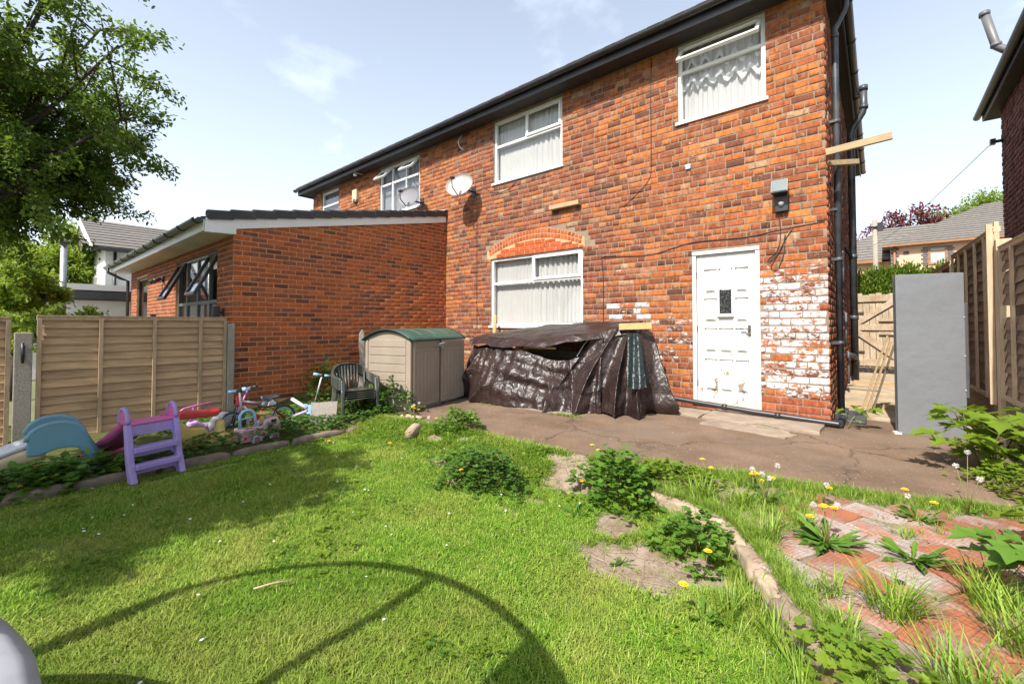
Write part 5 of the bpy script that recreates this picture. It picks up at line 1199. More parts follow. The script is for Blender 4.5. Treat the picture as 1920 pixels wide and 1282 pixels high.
for (p, q, w1, h1, m_, lab) in (((-2.72,5.50,1.145),(-2.34,5.70,1.16),.05,.085,'newwood','yellow timber beam end sticking out under the tarpaulin on the right'),
    ((-3.22,5.50,.80),(-3.10,5.56,1.0),.09,.02,'newwood','small upright yellow board end in the gap beneath the tarpaulin'),
    ((-2.98,5.55,.90),(-2.86,5.62,.97),.07,.05,'orangewood','short orange wood block in the gap below the tarpaulin'),
    ((-5.06,5.2,.35),(-4.92,5.08,.80),.06,.03,'orangewood','reddish board leaning in the left opening of the tarpaulin'),
    ((-4.1,5.15,.83),(-3.6,5.25,.83),.05,.03,'newwood','flat timber slat just under the front lip of the tarpaulin')):
    o = MB().beam(p, q, w1, h1).build('timber_offcut', m_, bevel=.003); tag(o, lab, 'timber')
    origin_to(o, p)
hp = thing('timber_heap', 'dark heap of stacked boards hidden under the tarpaulin', 'timber heap', (-3.7, 5.7, 0))
for k in range(6): MB().box((-4.95+.05*k, 5.42+.12*k, .02+.12*k), (-2.75-.06*k, 6.15, .13+.12*k)).build('board', 'gravelb', hp, world=True, bevel=.004)
for (p, q) in (((-3.3,5.35,.72),(-3.05,5.6,1.05)),): tag(cable([p, (-3.2,5.45,.93), q], .006, m='pvc'), 'frayed white cord tied between the tarpaulin sheets', 'cord')
# ================================================================== stack of plastic garden chairs
M['chairgreen'] = surf('dark_green_plastic', (0.030,0.036,0.030), (0.045,0.05,0.042), 0.42, 5, bmp=.08, dirt=(.20,.185,.15), dirt_amt=.55, dscale=6)
def garden_chair(loc, rz, label, full=True):
    t = thing('garden_chair', label, 'chair', loc, rz, 'stack of dark plastic garden chairs')
    def sf_(u, v): x = -.21+.44*v; y = (-.21+.42*u)*(1+.08*v); return (x, y, .40+.025*v - .02*math.sin(math.pi*u)*math.sin(math.pi*v))
    MB().grid(sf_, 10, 10).build('seat', 'chairgreen', t, solid=.012)
    rim = [( .20,-.275,.62),(.05,-.285,.635),(-.10,-.28,.66),(-.22,-.24,.74),(-.285,-.14,.80),(-.30,0,.815),(-.285,.14,.80),(-.22,.24,.74),(-.10,.28,.66),(.05,.285,.635),(.20,.275,.62)]
    rp = [tuple(bez(rim, k/30)) for k in range(31)]
    mb = MB(); w_ = .045
    vs = []
    for p in rp:
        v = Vector(p); n_ = Vector((p[0]-.0, p[1], 0)); n_ = n_.normalized() if n_.length > .01 else Vector((1,0,0)); vs += [v-n_*w_*.45+Vector((0,0,.003)), v+n_*w_*.2+Vector((0,0,.008)), v+n_*w_*.6+Vector((0,0,-.014)), v+n_*w_*.35+Vector((0,0,-.05))]
    fs = [(4*i+k, 4*i+k+1, 4*i+5+k, 4*i+4+k) for i in range(30) for k in range(3)]
    mb.add(vs, fs, 0, True).build('arm_rim', 'chairgreen', t, solid=.008)
    for k in range(7):
        y = -.13+.26*k/6; a = (-.20, y*.8, .41); c = (-.285+abs(y)*.12, y*1.15, .785); MB().tube([a, (-.235, y, .58), c], [.011,.009,.011], 6).build('back_slat', 'chairgreen', t)
    for s_ in (-1, 1):
        def lf(u, v, s_=s_): x = .20 - .10*u + .02*v; return (x - (.0 if u < .5 else 0), s_*(.285-.045*math.sin(u*math.pi)*.2+.0*v) , .615*(1-v)+.0)
        MB().grid(lambda u, v, s_=s_: (.215-.085*u*(1-.35*v)+.035*v, s_*(.280-.03*u+.01*v), .612-.612*v), 4, 8).build('leg', 'chairgreen', t, solid=.010)
        MB().grid(lambda u, v, s_=s_: (-.20-.07*v+.06*u*(1-.4*v), s_*(.245-.04*u+.015*v), .68-.68*v), 4, 8).build('leg', 'chairgreen', t, solid=.010)
        MB().grid(lambda u, v, s_=s_: (-.20+.41*u, s_*(.282-.06*v), .60-.19*v-.05*math.sin(math.pi*u)*(1-v)), 8, 4).build('side_panel', 'chairgreen', t, solid=.008) if False else None
    for s_ in (-1, 1):
        MB().grid(lambda u, v, s_=s_: (.215+.035*v-.004, s_*(.280-.055*u*(1-.3*v)+.01*v), .60-.60*v), 3, 6).build('leg_web', 'chairgreen', t, solid=.012)
    return t
CHP = (-5.30, 3.05)
labs = ['bottom dark plastic garden chair of the stack, its feet on the grass','second chair from the bottom of the dark plastic stack','middle chair of the dark plastic stack','fourth dark plastic chair from the bottom of the stack','topmost dark plastic garden chair of the stack']
c0 = garden_chair((CHP[0], CHP[1], -.12), R(-8), labs[0]); c0.scale = (.88, .88, .80)
for k in range(1, 5):
    c = copy_tree(c0); c.location = (CHP[0]-.006*k, CHP[1]+.002*k, -.12+.027*k); c['label'] = labs[k]
# ================================================================== stone things by the extension wall
o = MB().prism(jag([(-.055,0),(.06,0),(.05,.7),(.04,1.02),(.0,1.10),(-.05,1.0),(-.04,.6)], 3, .012, 3), -.045, .045, 'xz').build('timber_stump', 'postconc', bevel=.01); o.location = (-6.95, 4.12, 0); tag(o, 'rotten grey timber post leaning on the orange brick wall by the shed', 'post'); o.rotation_euler = (0,0,R(60))
o = MB().prism(jag([(-.19,.0),(.17,.02),(.2,.34),(-.17,.33)], 3, .008, 5), -.03, .03, 'yz').build('stone_slab', 'postconc', bevel=.006); o.scale = (.85,)*3; o.location = (-5.42, 2.68, -.10); o.rotation_euler = (0, R(-14), R(-35)); tag(o, 'broken grey paving slab propped up beside the chair stack', 'slab')
# ================================================================== toys
def pl_mat(n, c, dirt=.4): M[n] = surf(n, c, tuple(x*.9 for x in c), .42, 3, bmp=.10, bscale=50, dirt=(.20,.17,.12), dirt_amt=dirt, dscale=5)
pl_mat('toy_blue', (.13,.30,.38)); pl_mat('toy_cream', (.62,.50,.28)); pl_mat('toy_white', (.62,.62,.64)); pl_mat('toy_purple', (.35,.26,.60)); pl_mat('toy_pink', (.62,.12,.36)); pl_mat('toy_red', (.58,.03,.035)); pl_mat('toy_yellow', (.62,.47,.13)); pl_mat('toy_palepink', (.68,.42,.46)); pl_mat('toy_sky', (.28,.55,.75)); pl_mat('toy_mauve', (.40,.17,.42)); pl_mat('toy_lilac', (.52,.34,.62)); pl_mat('red_paint', (.52,.03,.025), .1); pl_mat('seat_black', (.02,.02,.022), .15)
# -- purple and pink ladder slide; local +X towards the lawn, width along Y
ps = thing('toddler_slide', 'purple ladder with pink slide behind it, standing on the lawn edge', 'toy slide', (-4.92, .87, -.14), R(13)); ps.scale = (.88, .86, .84)
for s_ in (-1, 1):
    st = [(.205,0),(.135,0),(.075,.20),(.045,.42),(.02,.56),(.075,.565),(.11,.42),(.15,.20),(.225,.0)]
    MB().prism(st, s_*.205-.028, s_*.205+.028, 'xz').build('stile', 'toy_purple', ps, bevel=.012)
    ar = [(.03+.0*math.cos(a)+ -.055 + .085*math.cos(a), .565+.15*math.sin(a)) for a in [math.pi*k/14 for k in range(15)]]
    MB().tube([(x, s_*.205, z) for x, z in ar], .02, 8).build('handle_rim', 'toy_purple', ps)
    MB().prism([(x*.92-.002, .565+(z-.565)*.93) for x, z in ar], s_*.205-.012, s_*.205+.012, 'xz').build('handle_plate', 'toy_pink', ps, bevel=.004)
for k, z in enumerate((.13,.29)):
    MB().box((.075-.07*k+.03,-.185,z-.01),(.185-.05*k+.02,.185,z+.045)).build('step', 'toy_purple', ps, bevel=.01)
    MB().prism([(-.185,z-.01),(.185,z-.01),(.185,z-.10),(.15,z-.06),(-.15,z-.06),(-.185,z-.10)], .085-.06*k+.02, .12-.06*k+.02, 'yz').build('step_riser', 'toy_purple', ps, bevel=.005)
MB().prism([(-.185,.545),(.185,.545),(.185,.40),(.15,.44),(-.15,.44),(-.185,.40)], .03, .06, 'yz').build('top_riser', 'toy_purple', ps, bevel=.006)
MB().box((-.14,-.2,.545),(.07,.2,.575)).build('platform', 'toy_pink', ps, bevel=.012)
def chute(u, v):
    x = -.12 - .92*v; z = .56 - .50*v**.85 + (.05*max(0, v-.85)/.15); y = -.17+.34*u; e = abs(u-.5)*2; return (x, y, z + (.06*(max(0, e-.75)/.25)**1.0))
MB().grid(chute, 14, 18).build('chute', 'toy_pink', ps, solid=.016)
MB().lathe([(.045,-.19),(.05,-.18),(.05,.18),(.045,.19)], (-1.03,0,.06), 14, ax='y').build('chute_end', 'toy_pink', ps)
# -- blue and cream slide: axis along Y, side plates seen side on
bs = thing('toddler_slide', 'blue and cream toddler slide at the left edge beside the fence', 'toy slide', (-5.55, .35, -.13))
for s_ in (-1, 1):
    arc = [(-.02+.17*math.cos(math.pi*k/12)*-1, .34+.13*math.sin(math.pi*k/12)) for k in range(13)]
    pl = [(-.19,.22)] + arc + [(.32,.0),(.25,.0),(.115,.235),(.05,.25),(-.02,.25),(-.12,.215)]
    x = s_*.19
    MB().prism(pl, x-.018, x+.018, 'yz').build('side_panel', 'toy_blue', bs, bevel=.012)
    MB().tube([(x, a, b) for a, b in arc] + [(x, .31, .02)], .021, 8).build('panel_rim', 'toy_blue', bs)
for (y, z) in ((.24,.10),(.17,.20)): MB().box((-.175,y-.035,z),(.175,y+.035,z+.025)).build('step', 'toy_blue', bs, bevel=.006)
MB().grid(lambda u, v: (-.165+.33*u, -.10-.66*v, .285-.28*v**1.35+.0*u + .045*(max(0, abs(u-.5)*2-.78)/.22)), 14, 18).build('chute', 'toy_white', bs, solid=.014)
for s_ in (-1, 1): MB().grid(lambda u, v, s_=s_: (s_*.17, -.08-.68*v, (.30-.28*v**1.35)*(1-u)+(.20-.20*v**1.2)*u - .02*u), 3, 18).build('chute_side', 'toy_cream', bs, solid=.02)
# -- yellow and red see-saw ride-on
rt_ = thing('ride_on_toy', 'yellow ride-on toy with a red seat behind the purple slide', 'ride-on toy', (-5.45, 1.44, -.13), R(10)); rt_.scale = (.9,)*3
MB().lathe([(.0,.03),(.17,.03),(.20,.07),(.195,.12),(.15,.16),(.06,.175),(.05,.25),(.045,.31),(0,.31)], (.03,.12,0), 22).build('base', 'toy_yellow', rt_)
MB().prism([(-.30,.06),(-.05,.06),(-.02,.20),(-.06,.27),(-.20,.28),(-.28,.36),(-.32,.36)], -.09, .09, 'yz').build('body', 'toy_yellow', rt_, bevel=.02)
MB().prism([(-.34,.40),(.06,.37),(.11,.42),(.10,.455),(.02,.44),(-.32,.475)], -.10, .10, 'yz').build('seat', 'toy_red', rt_, bevel=.015)
# helpers for wheels
def wheel(parent, c, r, tyre, rim, wd=.03, ax='x', spokes=0, hub=None):
    pv = c; P = [((pv[0], pv[1]+r*math.cos(a), pv[2]+r*math.sin(a)) if ax == 'x' else (pv[0]+r*math.cos(a), pv[1], pv[2]+r*math.sin(a))) for a in [2*math.pi*k/22 for k in range(22)]]
    w_ = MB().tube(P, wd/2, 8, closed=True).build('tyre', tyre, parent)
    if spokes:
        q = [tuple(Vector(pv) + (Vector(p)-Vector(pv))*.86) for p in P]; MB().tube(q, wd*.30, 6, closed=True).build('rim', rim, w_)
        mb = MB()
        for k in range(spokes): mb.tube([pv, q[int(k*22/spokes)]], .0022, 4)
        mb.lathe([(.0,-.03),(.018,-.03),(.018,.03),(0,.03)], pv, 8, ax=ax); mb.build('spokes', hub or 'greypipe', w_)
    else: MB().lathe([(.0,-wd*.5),(r*.62,-wd*.5),(r*.66,0),(r*.62,wd*.5),(0,wd*.5)], pv, 16, ax=ax).build('hubcap', rim, w_)
    return w_
# -- pink toy car ride-on with blue hoop; runs along Y
tc_ = thing('toy_car', 'pale pink ride-on toy car with a sky blue hoop handle', 'toy car', (-5.27, 1.88, -.13), R(14), None); tc_.scale = (.88,)*3
body = [(-.27,.06),(-.27,.20),(-.25,.225),(-.10,.20),(-.02,.215),(.03,.26),(.08,.30),(.20,.295),(.235,.20),(.25,.10),(.21,.09),(.19,.13),(.14,.15),(.09,.13),(.07,.08),(-.02,.055),(-.04,.10),(-.09,.12),(-.14,.10),(-.16,.05)]
MB().prism(body, -.09, .09, 'yz').build('body', 'toy_palepink', tc_, bevel=.012)
for y in (-.09,.14):
    for s_ in (-1, 1): wheel(tc_, (s_*.10, y, .055), .048, 'toy_white', 'toy_pink', .04)
MB().tube([(0,-.24+.0,.2)]+[(0,-.155-.09*math.cos(math.pi*k/10), .36+.07*math.sin(math.pi*k/10)) for k in range(11)]+[(0,-.03,.2)], .017, 10).build('hoop', 'toy_sky', tc_)
MB().tube([(0,-.235,.33),(0,-.07,.335)], .009, 8).build('cross_bar', 'toy_sky', tc_)
MB().tube([(0,.03,.26),(0,.045,.36)], .025, 10).lathe([(0,.355),(.085,.35),(.09,.365),(.05,.375),(0,.375)], (0,.06,0), 16).build('steering_wheel', 'toy_yellow', tc_)
MB().box((.088,.10,.235),(.094,.17,.275)).build('window', 'blackpl', tc_, bevel=.01)
MB().prism([(.0,.10),(.07,.105),(.09,.15),(.045,.165),(.02,.15),(-.01,.135)], .088, .0935, 'yz').build('flower_decal', 'toy_red', tc_); MB().prism([(-.25,.09),(-.21,.09),(-.205,.12),(-.245,.125)], .088, .0935, 'yz').build('flower_decal', 'toy_red', tc_)
MB().prism([(-.01,.21),(.03,.225),(.065,.265),(.05,.27),(.0,.235)], .0885, .093, 'yz').build('windscreen', 'toy_sky', tc_)
# -- red and white child's bicycle leaning against the wall, along Y
bk_ = thing('childs_bicycle', "red and white child's bicycle with light blue wheel rims by the wall", 'bicycle', (-5.70, 2.05, -.12), R(2), None, (0, R(-7))); bk_.scale = (.88,)*3
M['rim_blue'] = M['toy_sky']
for y in (-.34,.31): wheel(bk_, (0, y, .16), .155, 'seat_black', 'rim_blue', .032, spokes=12)
MB().tube([(0,-.25,.48),(0,-.05,.21)], .016, 8).tube([(0,-.25,.44),(0,.10,.36)], .016, 8).tube([(0,.10,.38),(0,-.05,.21)], .014, 8).build('frame', 'red_paint', bk_)
MB().tube([(.0,-.22,.45),(.0,-.02,.395)], .0185, 8).build('frame_decal', 'toy_white', bk_); MB().tube([(.0,-.2,.385),(.0,-.1,.27)], .0185, 8).build('frame_decal', 'toy_white', bk_)
for s_ in (-1, 1): MB().tube([(s_*.03,.31,.16),(s_*.012,.10,.36)], .008, 6).tube([(s_*.03,.31,.16),(0,-.05,.21)], .008, 6).build('rear_stay', 'red_paint', bk_); MB().tube([(s_*.035,-.34,.16),(s_*.03,-.29,.36),(0,-.27,.42)], .010, 6).build('fork', 'seat_black', bk_)
MB().tube([(0,-.28,.40),(0,-.24,.56)], .016, 8).tube([(-.2,-.17,.62),(-.12,-.22,.60),(0,-.235,.56),(.12,-.22,.60),(.2,-.17,.62)], .011, 8).build('handlebar', 'seat_black', bk_)
for s_ in (-1, 1): MB().tube([(s_*.2,-.17,.62),(s_*.27,-.13,.63)], .018, 8).build('grip', 'seat_black', bk_)
MB().tube([(0,.10,.36),(0,.125,.47)], .013, 8).build('seat_post', 'seat_black', bk_)
MB().grid(lambda u, v: ((u-.5)*(.05+.12*v**2), .02+.22*v, .475+.02*v**3-.05*(abs(u-.5)*2)**2), 10, 10).build('saddle', 'seat_black', bk_, solid=.02)
MB().lathe([(0,-.02),(.06,-.015),(.06,.015),(0,.02)], (.03,-.05,.2), 14, ax='x').build('chain_guard', 'red_paint', bk_)
MB().box((.02,-.30,.40),(.04,-.22,.53)).build('number_plate', 'toy_red', bk_, bevel=.01)
hm = thing('cycle_helmet', "black and white child's helmet hung on the red bicycle", 'helmet', (-5.62, 2.10, .20), R(20)); hm.scale = (.86,)*3; MB().grid(lambda u, v: (.10*math.cos(2*math.pi*u)*math.sin(v*1.6), .135*math.sin(2*math.pi*u)*math.sin(v*1.6), .10*math.cos(v*1.6)), 22, 9).build('shell', 'seat_black', hm, solid=.012)
MB().prism([(-.09,.02),(.03,.02),(.05,.05),(-.0,.085),(-.07,.07)], .098, .104, 'yz').build('decal', 'toy_white', hm)
# -- pink scooter-trike
tk = thing('pink_tricycle', 'pink toddler tricycle with white wheel discs next to the fence', 'tricycle', (-5.92, 1.54, -.13), R(8), None); tk.scale = (.86,)*3
MB().tube([(0,-.16,.20),(0,-.15,.30),(0,-.145,.44)], [.03,.022,.018], 10).build('steering_column', 'toy_mauve', tk)
MB().tube([(0,-.30,.395),(0,-.24,.435),(0,-.145,.45),(0,-.0,.465),(0,.10,.462)], .013, 8).build('handlebar', 'toy_pink', tk)
MB().prism([(-.22,.05),(.10,.02),(.16,.09),(.10,.20),(-.02,.20),(-.12,.27),(-.2,.24)], -.07, .07, 'yz').build('body', 'toy_lilac', tk, bevel=.025)
wheel(tk, (.06,-.22,.085), .09, 'toy_white', 'toy_white', .05); wheel(tk, (-.06,-.22,.085), .09, 'toy_white', 'toy_white', .05); wheel(tk, (.10,.12,.07), .07, 'toy_mauve', 'toy_pink', .04)
o = MB().grid(lambda u, v: (.05*math.cos(2*math.pi*u)*math.sin(math.pi*v), .16*math.sin(2*math.pi*u)*math.sin(math.pi*v), .115*math.cos(math.pi*v)), 20, 12).build('toy_shield', 'toy_white'); o.scale = (.85,)*3; o.location = (-5.80, 1.66, .06); o.rotation_euler = (R(28), R(-10), R(10)); tag(o, 'white oval toy shell with black scribbles beside the pink tricycle', 'toy')
sc2 = MB()
for (a, b) in (((.052,-.05,.02),(.05,-.02,.05)),((.05,-.02,.05),(.052,.01,.0)),((.052,.01,.0),(.052,-.05,.02)),((.05,.03,.03),(.05,.04,-.01)),((.05,.04,-.01),(.05,.09,.02))): sc2.tube([a, b], .003, 4)
s2 = sc2.build('scribble', 'blackpl', o)
# -- scooters
def scooter(loc, rz, tilt, label, deck_m, stem1, stem2, grips):
    t = thing('kick_scooter', label, 'scooter', loc, rz, None, tilt)
    MB().box((-.055,-.05,.045),(.055,.42,.075)).build('deck', deck_m, t, bevel=.01)
    MB().tube([(0,-.08,.07),(0,-.05,.38)], .017, 8).build('lower_stem', stem1, t); MB().tube([(0,-.05,.38),(0,-.025,.66)], .013, 8).build('upper_stem', stem2, t)
    for s_ in (-1, 1): MB().tube([(s_*.02,-.022,.67),(s_*.12,-.022,.675)], .019, 10).build('grip', grips, t)
    MB().tube([(-.03,-.022,.67),(.03,-.022,.67)], .022, 8).build('clamp', 'blackpl', t)
    t.scale = (.88,)*3
    for y in (-.1,.42): wheel(t, (0, y, .045), .045, 'seat_black', 'toy_sky', .025)
scooter((-5.80, 1.80, -.13), R(28), (R(-30), R(-8)), 'purple kick scooter with pale blue grips leaning left of the bicycle', 'toy_mauve', 'toy_mauve', 'toy_mauve', 'toy_sky')
scooter((-5.56, 1.84, -.13), R(70), (R(12), R(-6)), 'black and white stemmed scooter standing beside the red bicycle', 'toy_mauve', 'seat_black', 'toy_white', 'toy_sky')
scooter((-5.78, 2.68, -.06), R(75), (R(10), R(12)), 'toy scooter with pale blue grips behind the propped paving slab', 'toy_sky', 'seat_black', 'toy_white', 'toy_sky')
o = MB().tube([(-5.72,2.42,.23),(-5.52,2.52,.12)], .022, 10).build('white_tube', 'toy_white'); tag(o, 'white plastic tube sticking up between bicycle and slab', 'tube')
o = MB().tube([(-5.72,2.33,-.02),(-5.46,2.50,.10)], .016, 10).build('lilac_tube', 'toy_lilac'); tag(o, 'lilac metal tube slanting down behind the bicycle wheel', 'tube')
# ================================================================== trampoline at the bottom left corner
M['padgrey'] = surf('grey_pad_vinyl', (.40,.41,.44), (.33,.34,.37), .45, 9, bmp=.15, bscale=10)
M['galv'] = surf('galvanised_steel', (.55,.56,.57), (.45,.46,.47), .35, 5, metal=.7, bmp=.03)
TC = (-1.41, -1.27); TR = 1.338
tm = thing('trampoline', 'round trampoline with pale grey padded rim at the bottom left corner', 'trampoline', (TC[0], TC[1], -.15))
n = 72; zt = .54
def ringf(r0, r1, hgt):
    return lambda u, v: ((r0+(r1-r0)*v)*math.cos(2*math.pi*u), (r0+(r1-r0)*v)*math.sin(2*math.pi*u), zt + hgt*math.sin(math.pi*v)**.6 + .003*math.sin(u*2*math.pi*24))
MB().grid(ringf(TR-.27, TR, .035), n, 8).build('padding', 'padgrey', tm, solid=.02)
MB().tube([(TR*.985*math.cos(2*math.pi*k/n), TR*.985*math.sin(2*math.pi*k/n), zt-.035) for k in range(n)], .022, 8, closed=True).build('frame_ring', 'galv', tm)
MB().lathe([(0,0),(TR-.29,.0)], (0,0,zt-.01), 48).build('jumping_mat', surf('black_mat', (.02,.02,.02), None, .8, 80, bmp=.2), tm, solid=.004)
seam = MB()
for k in range(n): 
    a = 2*math.pi*k/n
    if k % 2 == 0: seam.tube([((TR-.26)*math.cos(a),(TR-.26)*math.sin(a),zt+.012),((TR-.18)*math.cos(a+.012),(TR-.18)*math.sin(a+.012),zt+.036),((TR-.15)*math.cos(a),(TR-.15)*math.sin(a),zt+.040)], .0035, 4)
seam.build('seams', 'blackpl', tm, kind='stuff')
pa = [104, 166, 223, 283, 343, 43]
ZR = 1.83
for k, a in enumerate(pa):
    a = R(a); c, s_ = math.cos(a), math.sin(a); rr = TR-.175
    MB().tube([(rr*c, rr*s_, .02),(rr*c, rr*s_, zt-.04),(rr*c, rr*s_, ZR)], .028, 10).build('pole', 'padgrey', tm)
    MB().tube([(rr*c*.97, rr*s_*.97, .0),(TR*.97*math.cos(a+.5), TR*.97*math.sin(a+.5), .0),(TR*.97*math.cos(a+.5), TR*.97*math.sin(a+.5), zt-.05)], .02, 8).build('leg', 'galv', tm)
MB().tube([((TR-.175)*math.cos(2*math.pi*k/n), (TR-.175)*math.sin(2*math.pi*k/n), ZR) for k in range(n)], .022, 8, closed=True).build('top_ring', 'blackpl', tm)
a0, a1 = R(50), R(72); MB().grid(lambda u, v: ((TR-.185)*math.cos(a0+(a1-a0)*u), (TR-.185)*math.sin(a0+(a1-a0)*u), ZR-.02-.36*v), 10, 4).build('entrance_flap', 'seat_black', tm, solid=.004)
def net_mat():
    m, t, b, o = new_mat('net_mesh'); b.inputs['Base Color'].default_value = (.015,.015,.015,1); tr = t.nodes.new('ShaderNodeBsdfTransparent'); ms = t.nodes.new('ShaderNodeMixShader'); ms.inputs[0].default_value = .80
    t.links.new(b.outputs[0], ms.inputs[1]); t.links.new(tr.outputs[0], ms.inputs[2]); t.links.new(ms.outputs[0], o.inputs['Surface']); return m
MB().grid(lambda u, v: ((TR-.205)*math.cos(2*math.pi*u), (TR-.205)*math.sin(2*math.pi*u), zt+.04+(ZR-zt-.04)*v), 64, 4).build('safety_net', net_mat(), tm)
# twig on the lawn
o = MB().tube([(-2.34,.82,-.105),(-2.31,.89,-.100),(-2.26,.975,-.10)], [.005,.004,.0025], 6).tube([(-2.305,.90,-.10),(-2.30,.94,-.098)], [.003,.002], 5).build('twig', 'batten_pale'); tag(o, 'small dry twig lying on the lawn inside the ring shadow', 'twig')
# ================================================================== vegetation
M['grass'] = leaf_mat('grass_blade', (.075,.18,.012), (.23,.37,.035), .14, .55, c3=(.50,.46,.17), patch=((.30,.31,.07), .65), spc=.15)
M['grasslong'] = leaf_mat('long_grass', (.09,.19,.015), (.25,.36,.045), .22, .5, c3=(.34,.32,.12))
M['weed'] = leaf_mat('weed_leaf', (.06,.15,.018), (.13,.24,.03), .32, .45)
M['weed_dark'] = leaf_mat('dark_weed_leaf', (.045,.11,.018), (.09,.18,.03), .3, .45)
M['maple'] = leaf_mat('sycamore_leaf', (.10,.19,.018), (.19,.27,.025), .4, .42)
M['treeleaf'] = leaf_mat('tree_leaf', (.06,.12,.016), (.12,.20,.025), .5, .42, c3=(.16,.19,.03))
M['limeleaf'] = leaf_mat('lime_leaf', (.12,.20,.02), (.22,.30,.03), .42, .5)
M['redleaf'] = leaf_mat('copper_leaf', (.10,.022,.025), (.20,.045,.04), .35, .5)
M['hedgeleaf'] = leaf_mat('hedge_leaf', (.09,.17,.015), (.16,.25,.025), .4, .5)
M['stem'] = surf('green_stem', (.14,.17,.04), (.20,.14,.06), .7, 8, bmp=0)
M['bark'] = surf('bark', (.055,.042,.03), (.035,.027,.02), .95, 7, stretch=(2,2,.5), bmp=.7, bscale=20)
M['dandelion'] = surf('dandelion_yellow', (.80,.50,.01), (.75,.38,.01), .7, 60, bmp=.3)
M['clock'] = surf('seed_head', (.70,.69,.66), (.58,.56,.52), .95, 60, bmp=.4)
M['daisy'] = surf('daisy_white', (.75,.75,.73), None, .8, 5, bmp=0)
def blades(n, rad, h0, h1, wd, lean, r, curl=.35):
    """n bent grass blades as one mesh: 3 quads-ish strips tapered"""
    V = []; F = []
    for _ in range(n):
        a = r.uniform(0, 2*math.pi); d = rad*math.sqrt(r.random()); x, y = d*math.cos(a), d*math.sin(a); h = r.uniform(h0, h1); b = r.uniform(0, 2*math.pi) if r.random() < .5 else a+r.uniform(-.7,.7)
        ln = lean*h*r.uniform(.2, 1.2); w = wd*r.uniform(.6, 1.2)/2; px, py = -math.sin(b)*w, math.cos(b)*w; o = len(V)
        for t, ww in ((0, .8), (.4, 1), (.75, .6), (1, .05)):
            k = ln*(t**1.7); z = h*t - curl*ln*t*t*.6
            V.append((x+math.cos(b)*k+px*ww, y+math.sin(b)*k+py*ww, z)); V.append((x+math.cos(b)*k-px*ww, y+math.sin(b)*k-py*ww, z))
        F += [(o,o+1,o+3,o+2),(o+2,o+3,o+5,o+4),(o+4,o+5,o+7,o+6)]
    return V, F
def hidden_obj(name, V, F, mat):
    return bpy.data.objects.new(name, np_mesh(name, V, F, mat))
def scatter(name, pts, rot, scl, sources, kind='stuff', label=None):
    """instances on the points of one mesh; sources are meshes kept in an unlinked collection"""
    me = bpy.data.meshes.new(name); me.from_pydata([tuple(p) for p in pts], [], [])
    for nm, dat, typ in (('rot', rot, 'FLOAT_VECTOR'), ('scl', scl, 'FLOAT')):
        a = me.attributes.new(nm, typ, 'POINT')
        if typ == 'FLOAT': a.data.foreach_set('value', np.asarray(dat, dtype=np.float32).ravel())
        else: a.data.foreach_set('vector', np.asarray(dat, dtype=np.float32).ravel())
    o = bpy.data.objects.new(name, me); COL.objects.link(o)
    c = bpy.data.collections.new(name + '_sources')
    for s in sources: c.objects.link(s)
    ng = bpy.data.node_groups.new(name, 'GeometryNodeTree'); ng.interface.new_socket('Geometry', in_out='INPUT', socket_type='NodeSocketGeometry'); ng.interface.new_socket('Geometry', in_out='OUTPUT', socket_type='NodeSocketGeometry')
    gi = ng.nodes.new('NodeGroupInput'); go = ng.nodes.new('NodeGroupOutput'); ip = ng.nodes.new('GeometryNodeInstanceOnPoints'); ci = ng.nodes.new('GeometryNodeCollectionInfo')
    ci.inputs['Collection'].default_value = c; ci.inputs['Separate Children'].default_value = True; ci.inputs['Reset Children'].default_value = True
    ar = ng.nodes.new('GeometryNodeInputNamedAttribute'); ar.data_type = 'FLOAT_VECTOR'; ar.inputs['Name'].default_value = 'rot'
    as_ = ng.nodes.new('GeometryNodeInputNamedAttribute'); as_.data_type = 'FLOAT'; as_.inputs['Name'].default_value = 'scl'
    rv = ng.nodes.new('FunctionNodeRandomValue'); rv.data_type = 'INT'; rv.inputs[4].default_value = 0; rv.inputs[5].default_value = len(sources)-1
    L = ng.links; L.new(gi.outputs[0], ip.inputs['Points']); L.new(ci.outputs[0], ip.inputs['Instance']); ip.inputs['Pick Instance'].default_value = True
    L.new(rv.outputs[2], ip.inputs['Instance Index']); L.new(ar.outputs['Attribute'], ip.inputs['Rotation']); L.new(as_.outputs['Attribute'], ip.inputs['Scale']); L.new(ip.outputs[0], go.inputs[0])
    md = o.modifiers.new('scatter', 'NODES'); md.node_group = ng
    if kind: o['kind'] = kind
    if label: o['label'] = label
    return o
gr = random.Random(21)
short = [hidden_obj('tuft', *blades(20, .038, .014, .036, .0036, 1.5, gr), 'grass') for _ in range(6)]
longs = [hidden_obj('long_tuft', *blades(22, .035, .06, .15, .0046, .75, gr), 'grasslong') for _ in range(5)]
def near_shape(x, y):
    return abs(y - 1.2) < 3.3 and -5.1 < x < .2
def lawn_ok(x, y):
    if y > patio_y(x)-.03: return False
    if y < 3.12 and x > kerb_x(y)-.05: return False
    if y >= 3.12 and x > -1.42: return False
    return -4.98 < x
pts = []; rot = []; scl = []; lp_ = []; lr = []; ls_ = []
sp = .0215; y = -1.4
